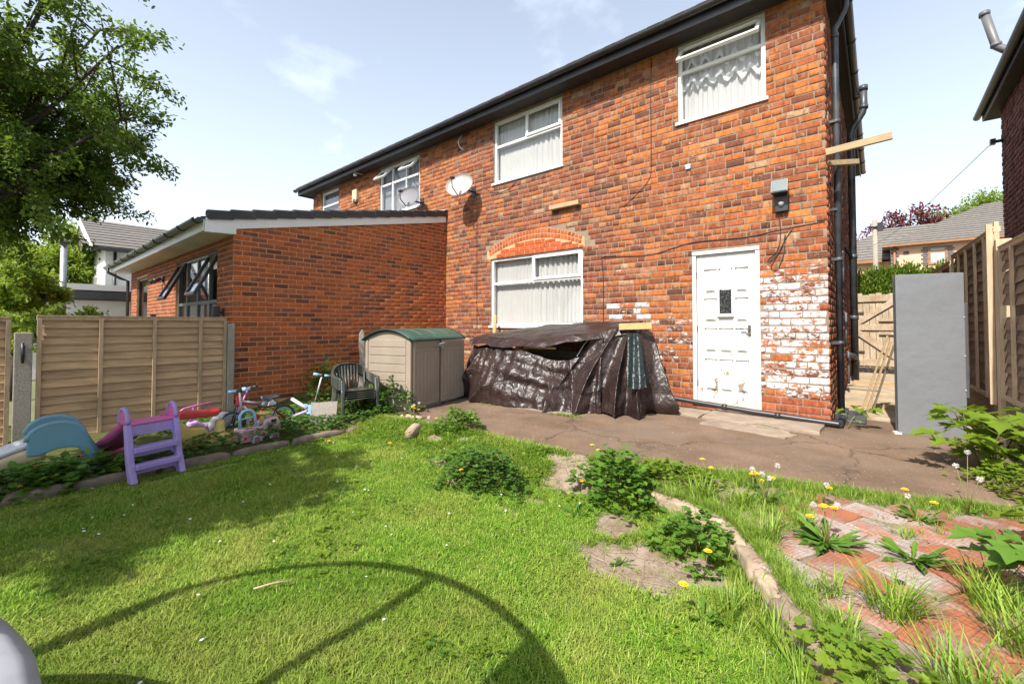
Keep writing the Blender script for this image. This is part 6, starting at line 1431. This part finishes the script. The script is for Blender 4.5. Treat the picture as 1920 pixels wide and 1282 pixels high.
while y < 3.5:
    x = -5.0
    while x < .3:
        px = x + gr.uniform(-sp, sp)*.7; py = y + gr.uniform(-sp, sp)*.7
        x += sp
        if not lawn_ok(px, py): continue
        if -.2 < py < -.0 and False: continue
        b = bare(px, py)
        if b > .05 and gr.random() < min(1, .1+b*1.1)*.97: continue
        if py < -.3 and gr.random() < .6: continue
        d_ = nz(px, py, 11, 2.2); z = ground_z(px, py)
        k = 1 + .30*d_ + (.35 if py > patio_y(px)-.5 else 0)
        pts.append((px, py, z-.003)); rot.append((gr.uniform(-.12,.12), gr.uniform(-.12,.12), gr.uniform(0, 6.28))); scl.append(max(.55, k)*gr.uniform(.75, 1.2))
        # rougher grass on the bank and by the kerb
        bk1 = sst(patio_y(px)-.55, patio_y(px)-.12, py) * (1 if px < -1.2 else 0)
        bk2 = (1-sst(.05, .42, kerb_x(py)-px)) if py < 3.1 else 0
        q = .035*bk1*(1+1.6*nz(px, py, 4, 3)) + .11*bk2*(1 if py < 2.75 else .4)
        if gr.random() < q: lp_.append((px, py, z-.004)); lr.append((gr.uniform(-.2,.2), gr.uniform(-.2,.2), gr.uniform(0, 6.28))); ls_.append(gr.uniform(.5, 1.15)*(1.2 if bk2 > .3 else .75))
    y += sp
grass_o = scatter('grass', pts, rot, scl, short)
# fringe along the patio edge right of the kerb and along the bed
for _ in range(1500):
    t = gr.random(); x = -1.5 + 2.45*t; y = patio_y(x) - abs(gr.gauss(0, .085)) - .0
    if nz(x, 0, 3, 5) < -.35 and gr.random() < .6: continue
    lp_.append((x, y, ground_z(x, y)-.004)); lr.append((gr.uniform(-.25,.25), gr.uniform(-.25,.25), gr.uniform(0, 6.28))); ls_.append(gr.uniform(.25, .62))
for _ in range(650):
    x = gr.uniform(-1.45, -.35); y = gr.uniform(2.9, 3.85)
    if x > kerb_x(min(y,3.1))+.0 and nz(x, y, 6, 3.0) > -.05 and y < patio_y(x): lp_.append((x, y, ground_z(x, y)-.004)); lr.append((gr.uniform(-.25,.25), gr.uniform(-.25,.25), gr.uniform(0, 6.28))); ls_.append(gr.uniform(.35, .8))
for _ in range(230):
    x = gr.uniform(-.5, 1.0); y = gr.uniform(1.4, 4.0)
    if x > kerb_x(min(y,3.1))+.1 and y < patio_y(x) and nz(x, y, 31, 2.6) > .12: lp_.append((x, y, -.03)); lr.append((gr.uniform(-.3,.3), gr.uniform(-.3,.3), gr.uniform(0, 6.28))); ls_.append(gr.uniform(.25, .75))
for _ in range(900):
    y = gr.uniform(.7, 3.1); x = kerb_x(y) + .05 + abs(gr.gauss(0, .06)); lp_.append((x, y, ground_z(x, y)-.006)); lr.append((gr.uniform(-.25,.25), gr.uniform(-.25,.25), gr.uniform(0, 6.28))); ls_.append(gr.uniform(.25, .7))
for _ in range(260):
    y = gr.uniform(-.3, 3.2); x = -4.98 + gr.gauss(0, .06); lp_.append((x, y, ground_z(x, y)-.006)); lr.append((0, 0, gr.uniform(0, 6.28))); ls_.append(gr.uniform(.25, .6))
for (cx_, cy_, n, s_) in ((-4.35,4.6,18,.3),(-3.1,4.72,40,.4),(-.95,5.55,30,.28),(-4.9,4.95,14,.3),(-2.3,4.1,4,.2)):
    for _ in range(n): x = cx_ + gr.gauss(0,.09); y = cy_+gr.gauss(0,.02); lp_.append((x, y, .004)); lr.append((gr.uniform(-.3,.3), gr.uniform(-.3,.3), gr.uniform(0, 6.28))); ls_.append(gr.uniform(.5, 1)*s_)
scatter('long_grass', lp_, lr, ls_, longs)
# daisies: tiny, dozens, in one scattered object
dm_ = MB(); dm_.lathe([(0,.004),(.004,.003),(.011,.0),(.0,-.001)], n=9); dob = bpy.data.objects.new('daisy_head', dm_.mesh('daisy_head', 'daisy'))
dp_ = []
for _ in range(48):
    x = gr.uniform(-4.8, -1.6); y = gr.uniform(.3, 3.2)
    if lawn_ok(x, y): dp_.append((x, y, ground_z(x, y)+.038))
scatter('daisies', dp_, [(gr.uniform(-.4,.4), gr.uniform(-.4,.4), 0) for _ in dp_], [gr.uniform(.6, 1.0) for _ in dp_], [dob])
# grit and dead leaf crumbs on the patio and soil
gm = MB(); rock(gm, (0,0,0), (1,.8,.6), 0, 3, amp=.3, n=(6,4)); gob = bpy.data.objects.new('grit', gm.mesh('grit', 'concrete'))
gm = MB().add([(0,0,0),(1,.3,.2),(1.8,0,0),(.9,-.5,.25)], [(0,1,2,3)]); gob2 = bpy.data.objects.new('leaf_crumb', gm.mesh('leaf_crumb', 'rawwood'))
gp_ = []
for _ in range(1500):
    x = gr.uniform(-4.7, .9); y = patio_y(x) + abs(gr.gauss(0, .9)); 
    if y < (6.15 if x < -.45 else 6.9): gp_.append((x, y, pz(x, y)+.003))
for _ in range(700):
    s0 = gr.choice(SOIL[:6]); x = gr.gauss(s0[0], s0[2]*.5); y = gr.gauss(s0[1], s0[3]*.5); gp_.append((x, y, ground_z(x, y)+.002))
for _ in range(300):
    x = gr.uniform(-.4,.95); y = gr.uniform(1.6,3.9); gp_.append((x, y, -.018))
scatter('grit', gp_, [(0, 0, gr.uniform(0, 6.28)) for _ in gp_], [gr.uniform(.002, .0075)*(1.8 if gr.random() < .05 else 1) for _ in gp_], [gob, gob2])
# ---------------- leaves
def leaf_shape(kind):
    if kind == 'maple':
        P = [(0,0),(.10,-.05),(.34,-.02),(.26,.12),(.50,.30),(.30,.34),(.34,.56),(.16,.52),(0,.82)]
    elif kind == 'lobed':
        P = [(0,0),(.16,-.06),(.42,.04),(.34,.18),(.50,.38),(.28,.42),(.22,.66),(.08,.60),(0,.74)]
    elif kind == 'oval': P = [(0,0),(.14,.12),(.22,.35),(.17,.62),(0,.92)]
    elif kind == 'strap': P = [(0,0),(.03,.15),(.06,.32),(.035,.40),(.085,.55),(.045,.64),(.085,.78),(.05,.86),(0,1.0)]
    elif kind == 'diamond': P = [(0,0),(.20,.42),(0,.95)]
    pts = P + [(-x, y) for x, y in reversed(P[1:-1])]; return pts, len(P)
def leaf_arrays(kind, fold=.18, droop=.25):
    pts, n = leaf_shape(kind)
    V = [(x, y, abs(x)*fold - droop*y*y*.5 + (.06*math.sin(y*9+x*7) if n > 4 else 0)) for x, y in pts]
    m_ = len(V); L_ = n; F = []
    left = list(range(L_-1, m_)) + [0]      # from tip back to base on -x side
    right = list(range(0, L_))
    for i in range(1, L_-1): F.append((0, right[i], right[i+1] if i+1 < L_ else L_-1))
    for i in range(L_-1, m_): F.append((0, i, (i+1) % m_ if (i+1) % m_ != 0 else 0)) if (i+1) < m_ else None
    return np.array(V), np.array([f for f in F if f and len(set(f)) == 3])
LK = {k: leaf_arrays(k, *(( .30, .7) if k == 'maple' else (.18, .25))) for k in ('maple','lobed','oval','strap','diamond')}
def place_leaves(kind, P, D, U, S):
    """P base, D direction, U upish, S size arrays -> verts, tris"""
    V, F = LK[kind]; D = D/np.linalg.norm(D, axis=1, keepdims=True); Rr = np.cross(D, U); Rr /= (np.linalg.norm(Rr, axis=1, keepdims=True)+1e-9); Nn = np.cross(Rr, D)
    out = P[:,None,:] + S[:,None,None]*(V[None,:,0:1]*Rr[:,None,:] + V[None,:,1:2]*D[:,None,:] + V[None,:,2:3]*Nn[:,None,:])
    idx = np.arange(len(P))[:,None,None]*len(V) + F[None]
    return out.reshape(-1,3), idx.reshape(-1,3)
def obj_np(name, V, F, mat, parent=None, world=True, label=None, kind=None):
    off_ = np.array(WL.get(parent.name, (0,0,0)) if parent else (0,0,0)); o = bpy.data.objects.new(name, np_mesh(name, V-off_, F, mat)); COL.objects.link(o)
    if parent: o.parent = parent
    if label: o['label'] = label
    if kind: o['kind'] = kind
    return o
def bushy(name, label, cat, c, rx, ry, h, n, size, kind, mat, seed=0, stems=8, group=None, flat=.5, dome=1.0, zb=None):
    """a low mound of leaves on stems: outer shell denser"""
    r = np.random.default_rng(seed+100); zb = ground_z(c[0], c[1]) if zb is None else zb
    t = thing(name, label, cat, (c[0], c[1], zb), 0, group)
    a = r.uniform(0, 2*np.pi, n); q = np.sqrt(r.uniform(0, 1, n))*(1+.55*r.uniform(0,1,n)**5); lump = 1 + .25*np.sin(a*3+seed) + .12*np.sin(a*7+seed*2); X = c[0]+rx*q*lump*np.cos(a); Y = c[1]+ry*q*lump*np.sin(a)
    top = h*np.clip(1-q**2.2, .02, 1)**.5*dome*(1+.25*np.sin(a*5+q*6+seed)); Z = zb + .01 + top*(r.uniform(.35, 1.0, n)**.45) + .02*r.normal(size=n)*h/.2
    P = np.stack([X, Y, np.maximum(Z, zb+.012)], 1); az = a + r.normal(0, .8, n); el = r.uniform(-.15, .55, n)*(1-flat) + .05
    D = np.stack([np.cos(az)*np.cos(el), np.sin(az)*np.cos(el), np.sin(el)], 1); U = np.stack([r.normal(0,.25,n), r.normal(0,.25,n), np.ones(n)], 1)
    V, F = place_leaves(kind, P, D, U, size*r.uniform(.55, 1.15, n)); obj_np('leaves', V, F, mat, t)
    sm = MB(); rr = random.Random(seed)
    for k in range(stems):
        b = rr.uniform(0, 6.28); w_ = rr.uniform(.3,.9); sm.tube([(c[0]+rr.uniform(-.03,.03), c[1]+rr.uniform(-.03,.03), zb-.01), (c[0]+rx*w_*.5*math.cos(b), c[1]+ry*w_*.5*math.sin(b), zb+h*.5), (c[0]+rx*w_*math.cos(b), c[1]+ry*w_*math.sin(b), zb+h*(1-w_*w_)*.9+.01)], [.004,.003,.0015], 4)
    sm.build('stems', 'stem', t, world=True); return t
bushy('geranium_clump', 'dark green leafy mound on the bank nearest the shed, dandelion in front', 'plant', (-3.68,3.42), .26, .20, .20, 420, .06, 'lobed', 'weed', 1)
bushy('geranium_clump', 'large dark green leafy mound in the middle of the grass bank', 'plant', (-2.50,2.62), .30, .26, .24, 900, .055, 'lobed', 'weed_dark', 2)
bushy('geranium_clump', 'lower straggling leafy clump joining the large mound on its left', 'plant', (-2.92,2.80), .26, .20, .15, 430, .055, 'lobed', 'weed', 3)
bushy('bramble', 'small bushy sapling with bright top leaves at the start of the stone kerb', 'plant', (-1.52,3.02), .27, .24, .32, 560, .07, 'lobed', 'weed', 4, flat=.3)
bushy('buttercup_clump', 'leafy weed clump in the bare soil beside the kerb', 'plant', (-.82,2.62), .20, .17, .20, 330, .055, 'lobed', 'weed', 5)
bushy('buttercup_clump', 'bright leafy weed clump at the lower end of the stone kerb', 'plant', (-.06,1.88), .17, .22, .10, 220, .05, 'lobed', 'maple', 6)
bushy('weed_clump', 'bright green leafy weeds behind the kerb start, next to the patio', 'plant', (-1.22,3.40), .32, .14, .12, 420, .05, 'lobed', 'maple', 7)
bushy('weed_clump', 'thick leafy weeds growing between the chairs and the shed', 'plant', (-5.10,3.50), .34, .30, .36, 800, .07, 'lobed', 'weed_dark', 8, flat=.2)
bushy('weed_clump', 'dark weeds growing against the brick wall behind the scooter', 'plant', (-6.5,3.3), .4, .3, .5, 700, .07, 'lobed', 'weed_dark', 9, flat=.2)
bushy('broadleaf_clump', 'broad leaved plants in the bed before the blue slide', 'plant', (-5.12,.50), .22, .34, .17, 230, .13, 'oval', 'weed', 10, flat=.1)
bushy('broadleaf_clump', 'leafy plants at the far left between blue slide and lawn edge', 'plant', (-5.15,.05), .25, .36, .16, 260, .12, 'oval', 'weed', 11, flat=.1)
bushy('yellow_weed', 'small plants with yellow green leaves low behind the sycamore', 'plant', (.72,4.72), .2, .36, .16, 500, .045, 'lobed', 'maple', 12)
# ground cover in the left bed: nobody could count it
r = np.random.default_rng(5); n = 9000
X = r.uniform(-7.0, -4.97, n); Y = r.uniform(-1.0, 4.0, n); dens = np.array([nz(a, b, 1, 1.1) for a, b in zip(X, Y)])
kp = (dens + .55*np.exp(-((X+5.35)/.4)**2) + .25*(Y > 1.2) > .12) & ~((Y > 3.45) & (X > -5.6)) & ~((X < -5.4) & (Y < 1.0)); X, Y, dens = X[kp], Y[kp], dens[kp]; n = len(X)
hh = .05 + .13*np.clip(dens+.3+.2*(Y>1.0), 0, 1)*(X > -6.4); Z = np.array([ground_z(a, b) for a, b in zip(X, Y)]) + hh*r.uniform(.1, 1, n)**.6
az = r.uniform(0, 6.28, n); D = np.stack([np.cos(az), np.sin(az), r.uniform(-.2,.5,n)], 1); U = np.stack([r.normal(0,.3,n), r.normal(0,.3,n), np.ones(n)], 1)
V, F = place_leaves('lobed', np.stack([X,Y,Z],1), D, U, r.uniform(.035,.07,n)); o = obj_np('ground_cover', V, F, 'weed_dark'); o['kind'] = 'stuff'
# sycamore saplings: few, large, separate leaves
def sapling(label, c, stems, zb, seed, size, mat='maple', name='sycamore_sapling', hk=1.0):
    t = thing(name, label, 'sapling', (c[0], c[1], zb)); rr = random.Random(seed); sm = MB(); P = []; D = []; U = []; S = []
    for k in range(stems):
        b = rr.uniform(0, 6.28); L_ = rr.uniform(.3, .62)*hk; sp_ = rr.uniform(.15, .5)*hk; p0 = Vector((c[0]+rr.uniform(-.05,.05), c[1]+rr.uniform(-.05,.05), zb-.02)); p1 = p0 + Vector((math.cos(b)*sp_*.4, math.sin(b)*sp_*.4, L_*.6)); p2 = p0 + Vector((math.cos(b)*sp_, math.sin(b)*sp_, L_))
        sm.tube([p0, p1, p2], [.007,.005,.003], 5)
        for f in (.35, .6, .8, 1.0):
            q = p0.lerp(p1, f*2) if f < .5 else p1.lerp(p2, f*2-1)
            for s_ in range(2 if f < 1 else 3):
                e = b + s_*math.pi*(1 if f < 1 else .66) + rr.uniform(-.8, .8) + f*4; pet = rr.uniform(.05, .13); d = Vector((math.cos(e), math.sin(e), .15)); bq = q + d*pet + Vector((0,0,.03)); sm.tube([q, bq], [.002,.0015], 4)
                P.append(bq); D.append((math.cos(e), math.sin(e), rr.uniform(-.3,.05))); U.append((rr.uniform(-.25,.25), rr.uniform(-.25,.25), 1)); S.append(size*rr.uniform(.6, 1.1)*(.75+.35*f))
    k_ = 0
    for p, d, u, s_ in zip(P, D, U, S):
        V, F = place_leaves('maple', np.array([tuple(p)]), np.array([d]), np.array([u]), np.array([s_])); obj_np('leaf', V, F, mat, t); k_ += 1
    sm.build('stems', 'stem', t, world=True); return t
sapling('yellow green sycamore sapling growing beside the fence post and cabinet foot', (.66,5.10), 10, 0, 3, .20, hk=.85)
sapling('larger sycamore sapling with big leaves at the right edge of the terrace', (.90,3.30), 20, -.03, 8, .18, hk=.66)
sapling('broad leaved young plant at the right edge below the larger sapling', (.66,2.85), 9, -.03, 12, .13, 'weed', hk=.5)
sapling('tiny bright seedling growing at the house corner by the downpipe', (-.33,6.25), 1, 0, 14, .13, hk=.4)
# dandelions: rosettes, flowers, clocks: each plant a thing
def dandelion(c, label, nl=16, fl=1, ck=0, size=.17, h=.14, seed=1, zb=None):
    zb = ground_z(*c) if zb is None else zb; t = thing('dandelion', label, 'dandelion', (c[0], c[1], zb), 0, 'dandelions'); r = np.random.default_rng(seed); n = nl
    az = r.uniform(0, 6.28, n); el = r.uniform(.05, .7, n); D = np.stack([np.cos(az)*np.cos(el), np.sin(az)*np.cos(el), np.sin(el)], 1); P = np.tile(np.array([c[0], c[1], zb+.005]), (n,1)) + r.normal(0,.008,(n,3))*np.array([1,1,.1]); 
    if n: V, F = place_leaves('strap', P, D, np.tile([0,0,1.], (n,1)), size*.8*r.uniform(.6,1.15,n)); obj_np('leaves', V, F, 'weed', t)
    rr = random.Random(seed)
    for k in range(fl+ck):
        b = rr.uniform(0, 6.28); e = rr.uniform(.02,.09); q = (c[0]+e*math.cos(b), c[1]+e*math.sin(b), zb+h*rr.uniform(.75,1.25)*(1.2 if k >= fl else 1))
        MB().tube([(c[0], c[1], zb), (c[0]+.7*e*math.cos(b)*.5, c[1]+.7*e*math.sin(b)*.5, (zb+q[2])/2), q], [.0025,.002,.002], 5).build('stalk', 'stem', t, world=True)
        if k < fl:
            mb = MB(); nr_ = 26
            for j in range(nr_):
                for (ra, zz) in ((.021,.004),(.014,.009)):
                    a_ = j*2*math.pi/nr_ + zz*50; w_ = .0022; x_, y_ = math.cos(a_), math.sin(a_)
                    mb.add([(q[0]-y_*w_, q[1]+x_*w_, q[2]+.003), (q[0]+y_*w_, q[1]-x_*w_, q[2]+.003), (q[0]+x_*ra+y_*w_, q[1]+y_*ra-x_*w_, q[2]+zz), (q[0]+x_*ra-y_*w_, q[1]+y_*ra+x_*w_, q[2]+zz)], [(0,1,2,3)])
            mb.lathe([(0,.010),(.006,.009),(.009,.004)], q, 8); mb.build('flower', 'dandelion', t, world=True)
        else:
            g_ = MB()
            for j in range(60):
                v = Vector((rr.gauss(0,1), rr.gauss(0,1), rr.gauss(0,1))).normalized(); g_.beam(Vector(q)+v*.004, Vector(q)+v*.018, .0012, .0012); g_.add([Vector(q)+v*.018+Vector((.003,0,0)), Vector(q)+v*.018+Vector((0,.003,0)), Vector(q)+v*.018+Vector((-.002,-.002,.002))], [(0,1,2)])
            g_.build('seed_head', 'clock', t, world=True)
DL = [((-.23,2.95),'big dandelion plant with three flowers in the middle of the terrace',30,4,2,.24,.17),((-.60,3.35),'dandelion with seed heads on the terrace between orange blocks',22,3,4,.2,.18),((.13,3.05),'leafy flowerless dandelion rosette right of the terrace middle',26,0,0,.24,.14),
 ((.18,3.70),'dandelion by the patio edge near the sycamore with one flower',20,2,1,.17,.15),((-1.02,3.55),'pair of dandelion flowers at the patio edge behind the kerb start',10,2,0,.12,.13),((-.72,3.62),'dandelion on the patio edge, first to the right of the pair',10,2,0,.12,.13),
 ((-.30,3.60),'single dandelion flower in the grass strip beside the patio, above the seed heads',10,1,1,.12,.12),((-1.95,3.42),'dandelion flowers on the patio edge between mound and sapling',8,3,0,.11,.12),((-4.35,3.30),'cluster of dandelions on the bank by the shed corner',16,4,2,.16,.16),
 ((-3.95,3.25),'dandelion on the bank, in front of the mound nearest the shed',12,1,1,.14,.15),((-3.9,2.92),'dandelion low on the bank left of the mounds',8,1,0,.12,.10),((-2.62,2.40),'single dandelion flower before the large leafy mound',6,1,0,.10,.17),((-1.75,2.88),'dandelion left of the kerb sapling by the bare soil',6,1,0,.1,.12),
 ((-.62,2.05),'large yellow dandelion in the long grass by the kerb',12,1,0,.16,.17),((-.72,2.42),'dandelion in the weeds beside the bare soil patch',8,1,0,.12,.16),((-4.72,2.32),'lone dandelion in the shaded lawn near the chairs',5,1,0,.08,.05),((-4.05,2.72),'tiny dandelion in the lawn below the shed corner',5,1,0,.08,.05),
 ((-5.02,.10),'yellow dandelion at the left edge under the cream slide',8,1,0,.12,.14),((-5.05,1.9),'dandelion leaves low in the shaded bed edge behind the purple slide',10,0,1,.12,.10),((.42,4.0),'tall thin dandelion seed stalks leaning over the patio',8,0,3,.12,.26),((-1.62,2.62),'leafy weed rosette on the edge of the bare soil',16,0,0,.13,.1),((-1.12,2.28),'small weed rosette alone in the bare soil patch',12,0,0,.10,.06),((-1.05,2.55),'small weed at the upper end of the bare soil patch',12,0,0,.10,.06)]
for i, d in enumerate(DL): dandelion(d[0], d[1], d[2], d[3], d[4], d[5], d[6], 40+i)
# loose grass tufts on the terrace
def tuft(c, label, n, h, rad, seed, wd=.006, lean=.9):
    rr = random.Random(seed); V, F = blades(n, rad, h*.45, h, wd, lean, rr); z = ground_z(*c)
    o = bpy.data.objects.new('grass_tuft', np_mesh('grass_tuft', V, F, 'grasslong')); COL.objects.link(o); o.location = (c[0], c[1], z-.004); tag(o, label, 'grass tuft', 'grass tufts in the terrace joints')
TF = [((.03,2.42),'spreading pale grass tuft in the middle foreground of the terrace',170,.24,.08),((-.48,2.80),'spiky grass tuft just right of the stone kerb bend',120,.22,.06),((-.18,2.42),'grass tuft between two white stained terrace blocks',80,.14,.05),((-.12,2.16),'small grass tuft beside the lower kerb end on the terrace',80,.14,.05),
 ((.36,2.75),'tall grass tuft beneath the right hand sapling',150,.26,.08),((.42,2.45),'long pale grass at the right edge of the terrace',170,.28,.10),((.22,2.05),'grass tuft at the bottom right corner of the terrace',170,.24,.10),((-.72,3.22),'grass tuft in the narrow gap behind the kerb',110,.18,.07),((-.95,3.18),'tall grass tuft right behind the kerb start',120,.20,.07),((.10,3.35),'little grass tuft in a block joint near the dandelions',60,.10,.05),((.38,1.9),'coarse grass at the lower right picture corner',150,.22,.1),((-.36,3.12),'grass tuft beside the big dandelion plant',80,.12,.06)]
for i, d in enumerate(TF): tuft(d[0], d[1], d[2], d[3], d[4], 70+i)
# small flat weeds and clover all through the lawn: nobody could count them
wsrc = []
for sd in range(4):
    r = np.random.default_rng(sd+60); n = 26; az = r.uniform(0, 6.28, n); q = .05*np.sqrt(r.uniform(0,1,n)); P = np.stack([q*np.cos(az), q*np.sin(az), r.uniform(.006,.032,n)], 1); b = r.uniform(0,6.28,n)
    D = np.stack([np.cos(b), np.sin(b), r.uniform(-.1,.3,n)], 1); U = np.stack([r.normal(0,.2,n), r.normal(0,.2,n), np.ones(n)], 1)
    V, F = place_leaves('lobed' if sd % 2 else 'oval', P, D, U, r.uniform(.012,.026,n)); wsrc.append(hidden_obj('lawn_weed', V, F, 'maple' if sd % 2 else 'weed'))
wp_ = []
for _ in range(1500):
    x = gr.uniform(-4.95, -.3); y = gr.uniform(.1, 3.4)
    if lawn_ok(x, y) and nz(x, y, 21, 1.6) + .9*sst(patio_y(x)-1.2, patio_y(x), y) > .12+gr.uniform(0,.5) and bare(x, y) < .7: wp_.append((x, y, ground_z(x, y)))
scatter('lawn_weeds', wp_, [(gr.uniform(-.2,.2), gr.uniform(-.2,.2), gr.uniform(0, 6.28)) for _ in wp_], [gr.uniform(.6, 1.4) for _ in wp_], wsrc)
# ---------------- trees
def tree(name, label, base, trunk_h, crown_c, crown_r, nleaf, size, mat, seed, kind='diamond', limbs=7, tr=.12, group=None, clump=.28, subs=9, thin=1.0, hollow=.25):
    rr = random.Random(seed); r = np.random.default_rng(seed); t = thing(name, label, 'tree', base, 0, group)
    B = Vector(base); C_ = Vector(crown_c); tk = MB(); T0 = Vector((B.x + (C_.x-B.x)*.25, B.y + (C_.y-B.y)*.25, B.z + trunk_h)); tk.tube([B, B.lerp(T0, .5)+Vector((rr.uniform(-.05,.05), rr.uniform(-.05,.05), 0)), T0], [tr, tr*.82, tr*.7], 9); tips = []
    for k in range(limbs):
        d = Vector((rr.gauss(0,1), rr.gauss(0,1), rr.uniform(-.35, 1.0))).normalized(); e = C_ + Vector((d.x*crown_r[0], d.y*crown_r[1], d.z*crown_r[2]))*rr.uniform(.55, .8); m_ = T0.lerp(e, .5) + Vector((0,0,.12*crown_r[2])); tk.tube([T0, m_, e], [tr*.5, tr*.26, tr*.1], 6)
        for j in range(subs):
            s0 = bez([T0, m_, e], rr.uniform(.35, 1)); d2 = Vector((rr.gauss(0,1), rr.gauss(0,1), rr.gauss(.1,.6))).normalized(); s1 = s0 + Vector((d2.x*crown_r[0], d2.y*crown_r[1], d2.z*crown_r[2]))*rr.uniform(.25, .5)
            q = Vector(((s1.x-C_.x)/crown_r[0], (s1.y-C_.y)/crown_r[1], (s1.z-C_.z)/crown_r[2])); 
            if q.length > 1: s1 = C_ + Vector((q.x/q.length*crown_r[0], q.y/q.length*crown_r[1], q.z/q.length*crown_r[2]))*rr.uniform(.80,1.22)
            tk.tube([s0, s0.lerp(s1,.5)+Vector((0,0,.04)), s1], [tr*.12, tr*.07, tr*.03], 4); tips.append((s0, s1))
    tk.build('trunk', 'bark', t, world=True)
    n = nleaf; T = r.integers(0, len(tips), n); u = r.uniform(.15, 1.05, n)**.7; A_ = np.array([tuple(a) for a, b in tips]); E_ = np.array([tuple(b) for a, b in tips]); P = A_[T] + (E_[T]-A_[T])*u[:,None] + r.normal(0, 1, (n,3))*clump*np.array([crown_r[0], crown_r[1], crown_r[2]*.7])*.28*thin
    D = (E_[T]-A_[T]); D /= np.linalg.norm(D, axis=1, keepdims=True)+1e-6; D = D*.6 + r.normal(0, .7, (n,3)); D[:,2] -= .25; U = r.normal(0, .45, (n,3)) + np.array([0,0,1.])
    V, F = place_leaves(kind, P, D, U, size*r.uniform(.6, 1.2, n)); obj_np('crown', V, F, mat, t); return t
tree('garden_tree', 'dense dark leaved tree behind the fence filling the upper left', (-9.2,-.9,-.2), 1.9, (-7.9,-.02,4.05), (2.25,1.95,2.5), 84000, .072, 'treeleaf', 5, 'oval', limbs=26, subs=17, tr=.12, clump=.11)
tree('apple_tree', 'leafy tree standing behind the photographer and shading the left lawn', (-5.3,-2.9,-.2), 1.7, (-4.4,-2.0,3.35), (1.95,1.4,.95), 42000, .085, 'treeleaf', 6, 'oval', limbs=16, subs=12, tr=.12, clump=.16)
tree('lime_bush', 'bright yellow green tree low behind the left fence by the flue', (-12.0,.2,-.2), .8, (-12.0,.15,1.75), (1.6,.75,1.5), 13000, .10, 'limeleaf', 7, 'oval', limbs=12, subs=10, tr=.08, clump=.2)
tree('lime_bush', 'bright spray of leaves just above the fence in front of the garage', (-9.9,.45,-.2), .7, (-9.6,.62,1.25), (1.2,.62,.42), 3000, .085, 'limeleaf', 8, 'oval', limbs=8, subs=8, tr=.05, clump=.18)
tree('background_tree', 'pale green tree behind the flue and left of the white house', (-27,1.0,-.2), 2, (-27,.9,3.8), (3.6,2.0,3.4), 16000, .24, 'limeleaf', 9, 'diamond', limbs=14, subs=9, tr=.2, clump=.25)
tree('copper_tree', 'dark red leaved tree beyond the pink house', (2.2,52,-.2), 3, (2.4,52,8.5), (3.6,3,4.2), 11000, .36, 'redleaf', 10, 'diamond', limbs=14, subs=9, tr=.3, clump=.3)
tree('copper_tree', 'sparse purple leaved tree right of the downpipes above the hedge', (-1.4,48,-.2), 3, (-1.0,48,6.8), (2.6,3,3.8), 3000, .34, 'redleaf', 11, 'diamond', limbs=12, subs=9, tr=.25, clump=.3)
tree('field_maple', 'bright green rounded tree above the pink house roof', (7.0,55,-.2), 3, (6.9,54,9.4), (4.6,3.5,4.6), 24000, .34, 'limeleaf', 12, 'diamond', limbs=20, subs=12, tr=.3, clump=.26)
# clipped hedge behind the gate
hg_ = thing('hedge', 'bright green conifer hedge standing behind the wooden gate', 'hedge', (-.1, 16, -.2)); r = np.random.default_rng(3); n = 15000
P = np.stack([r.uniform(-1.6,1.6,n), 16+r.uniform(-.6,.6,n), np.zeros(n)], 1); top = 2.62 + .18*np.array([nz(a,0,2,2.2) for a in P[:,0]]) + r.normal(0,.06,n); P[:,2] = top*r.uniform(0,1,n)**.5
sel = r.uniform(0,1,n) < .6; P[sel,1] = 15.4 + r.normal(0,.05,sel.sum())
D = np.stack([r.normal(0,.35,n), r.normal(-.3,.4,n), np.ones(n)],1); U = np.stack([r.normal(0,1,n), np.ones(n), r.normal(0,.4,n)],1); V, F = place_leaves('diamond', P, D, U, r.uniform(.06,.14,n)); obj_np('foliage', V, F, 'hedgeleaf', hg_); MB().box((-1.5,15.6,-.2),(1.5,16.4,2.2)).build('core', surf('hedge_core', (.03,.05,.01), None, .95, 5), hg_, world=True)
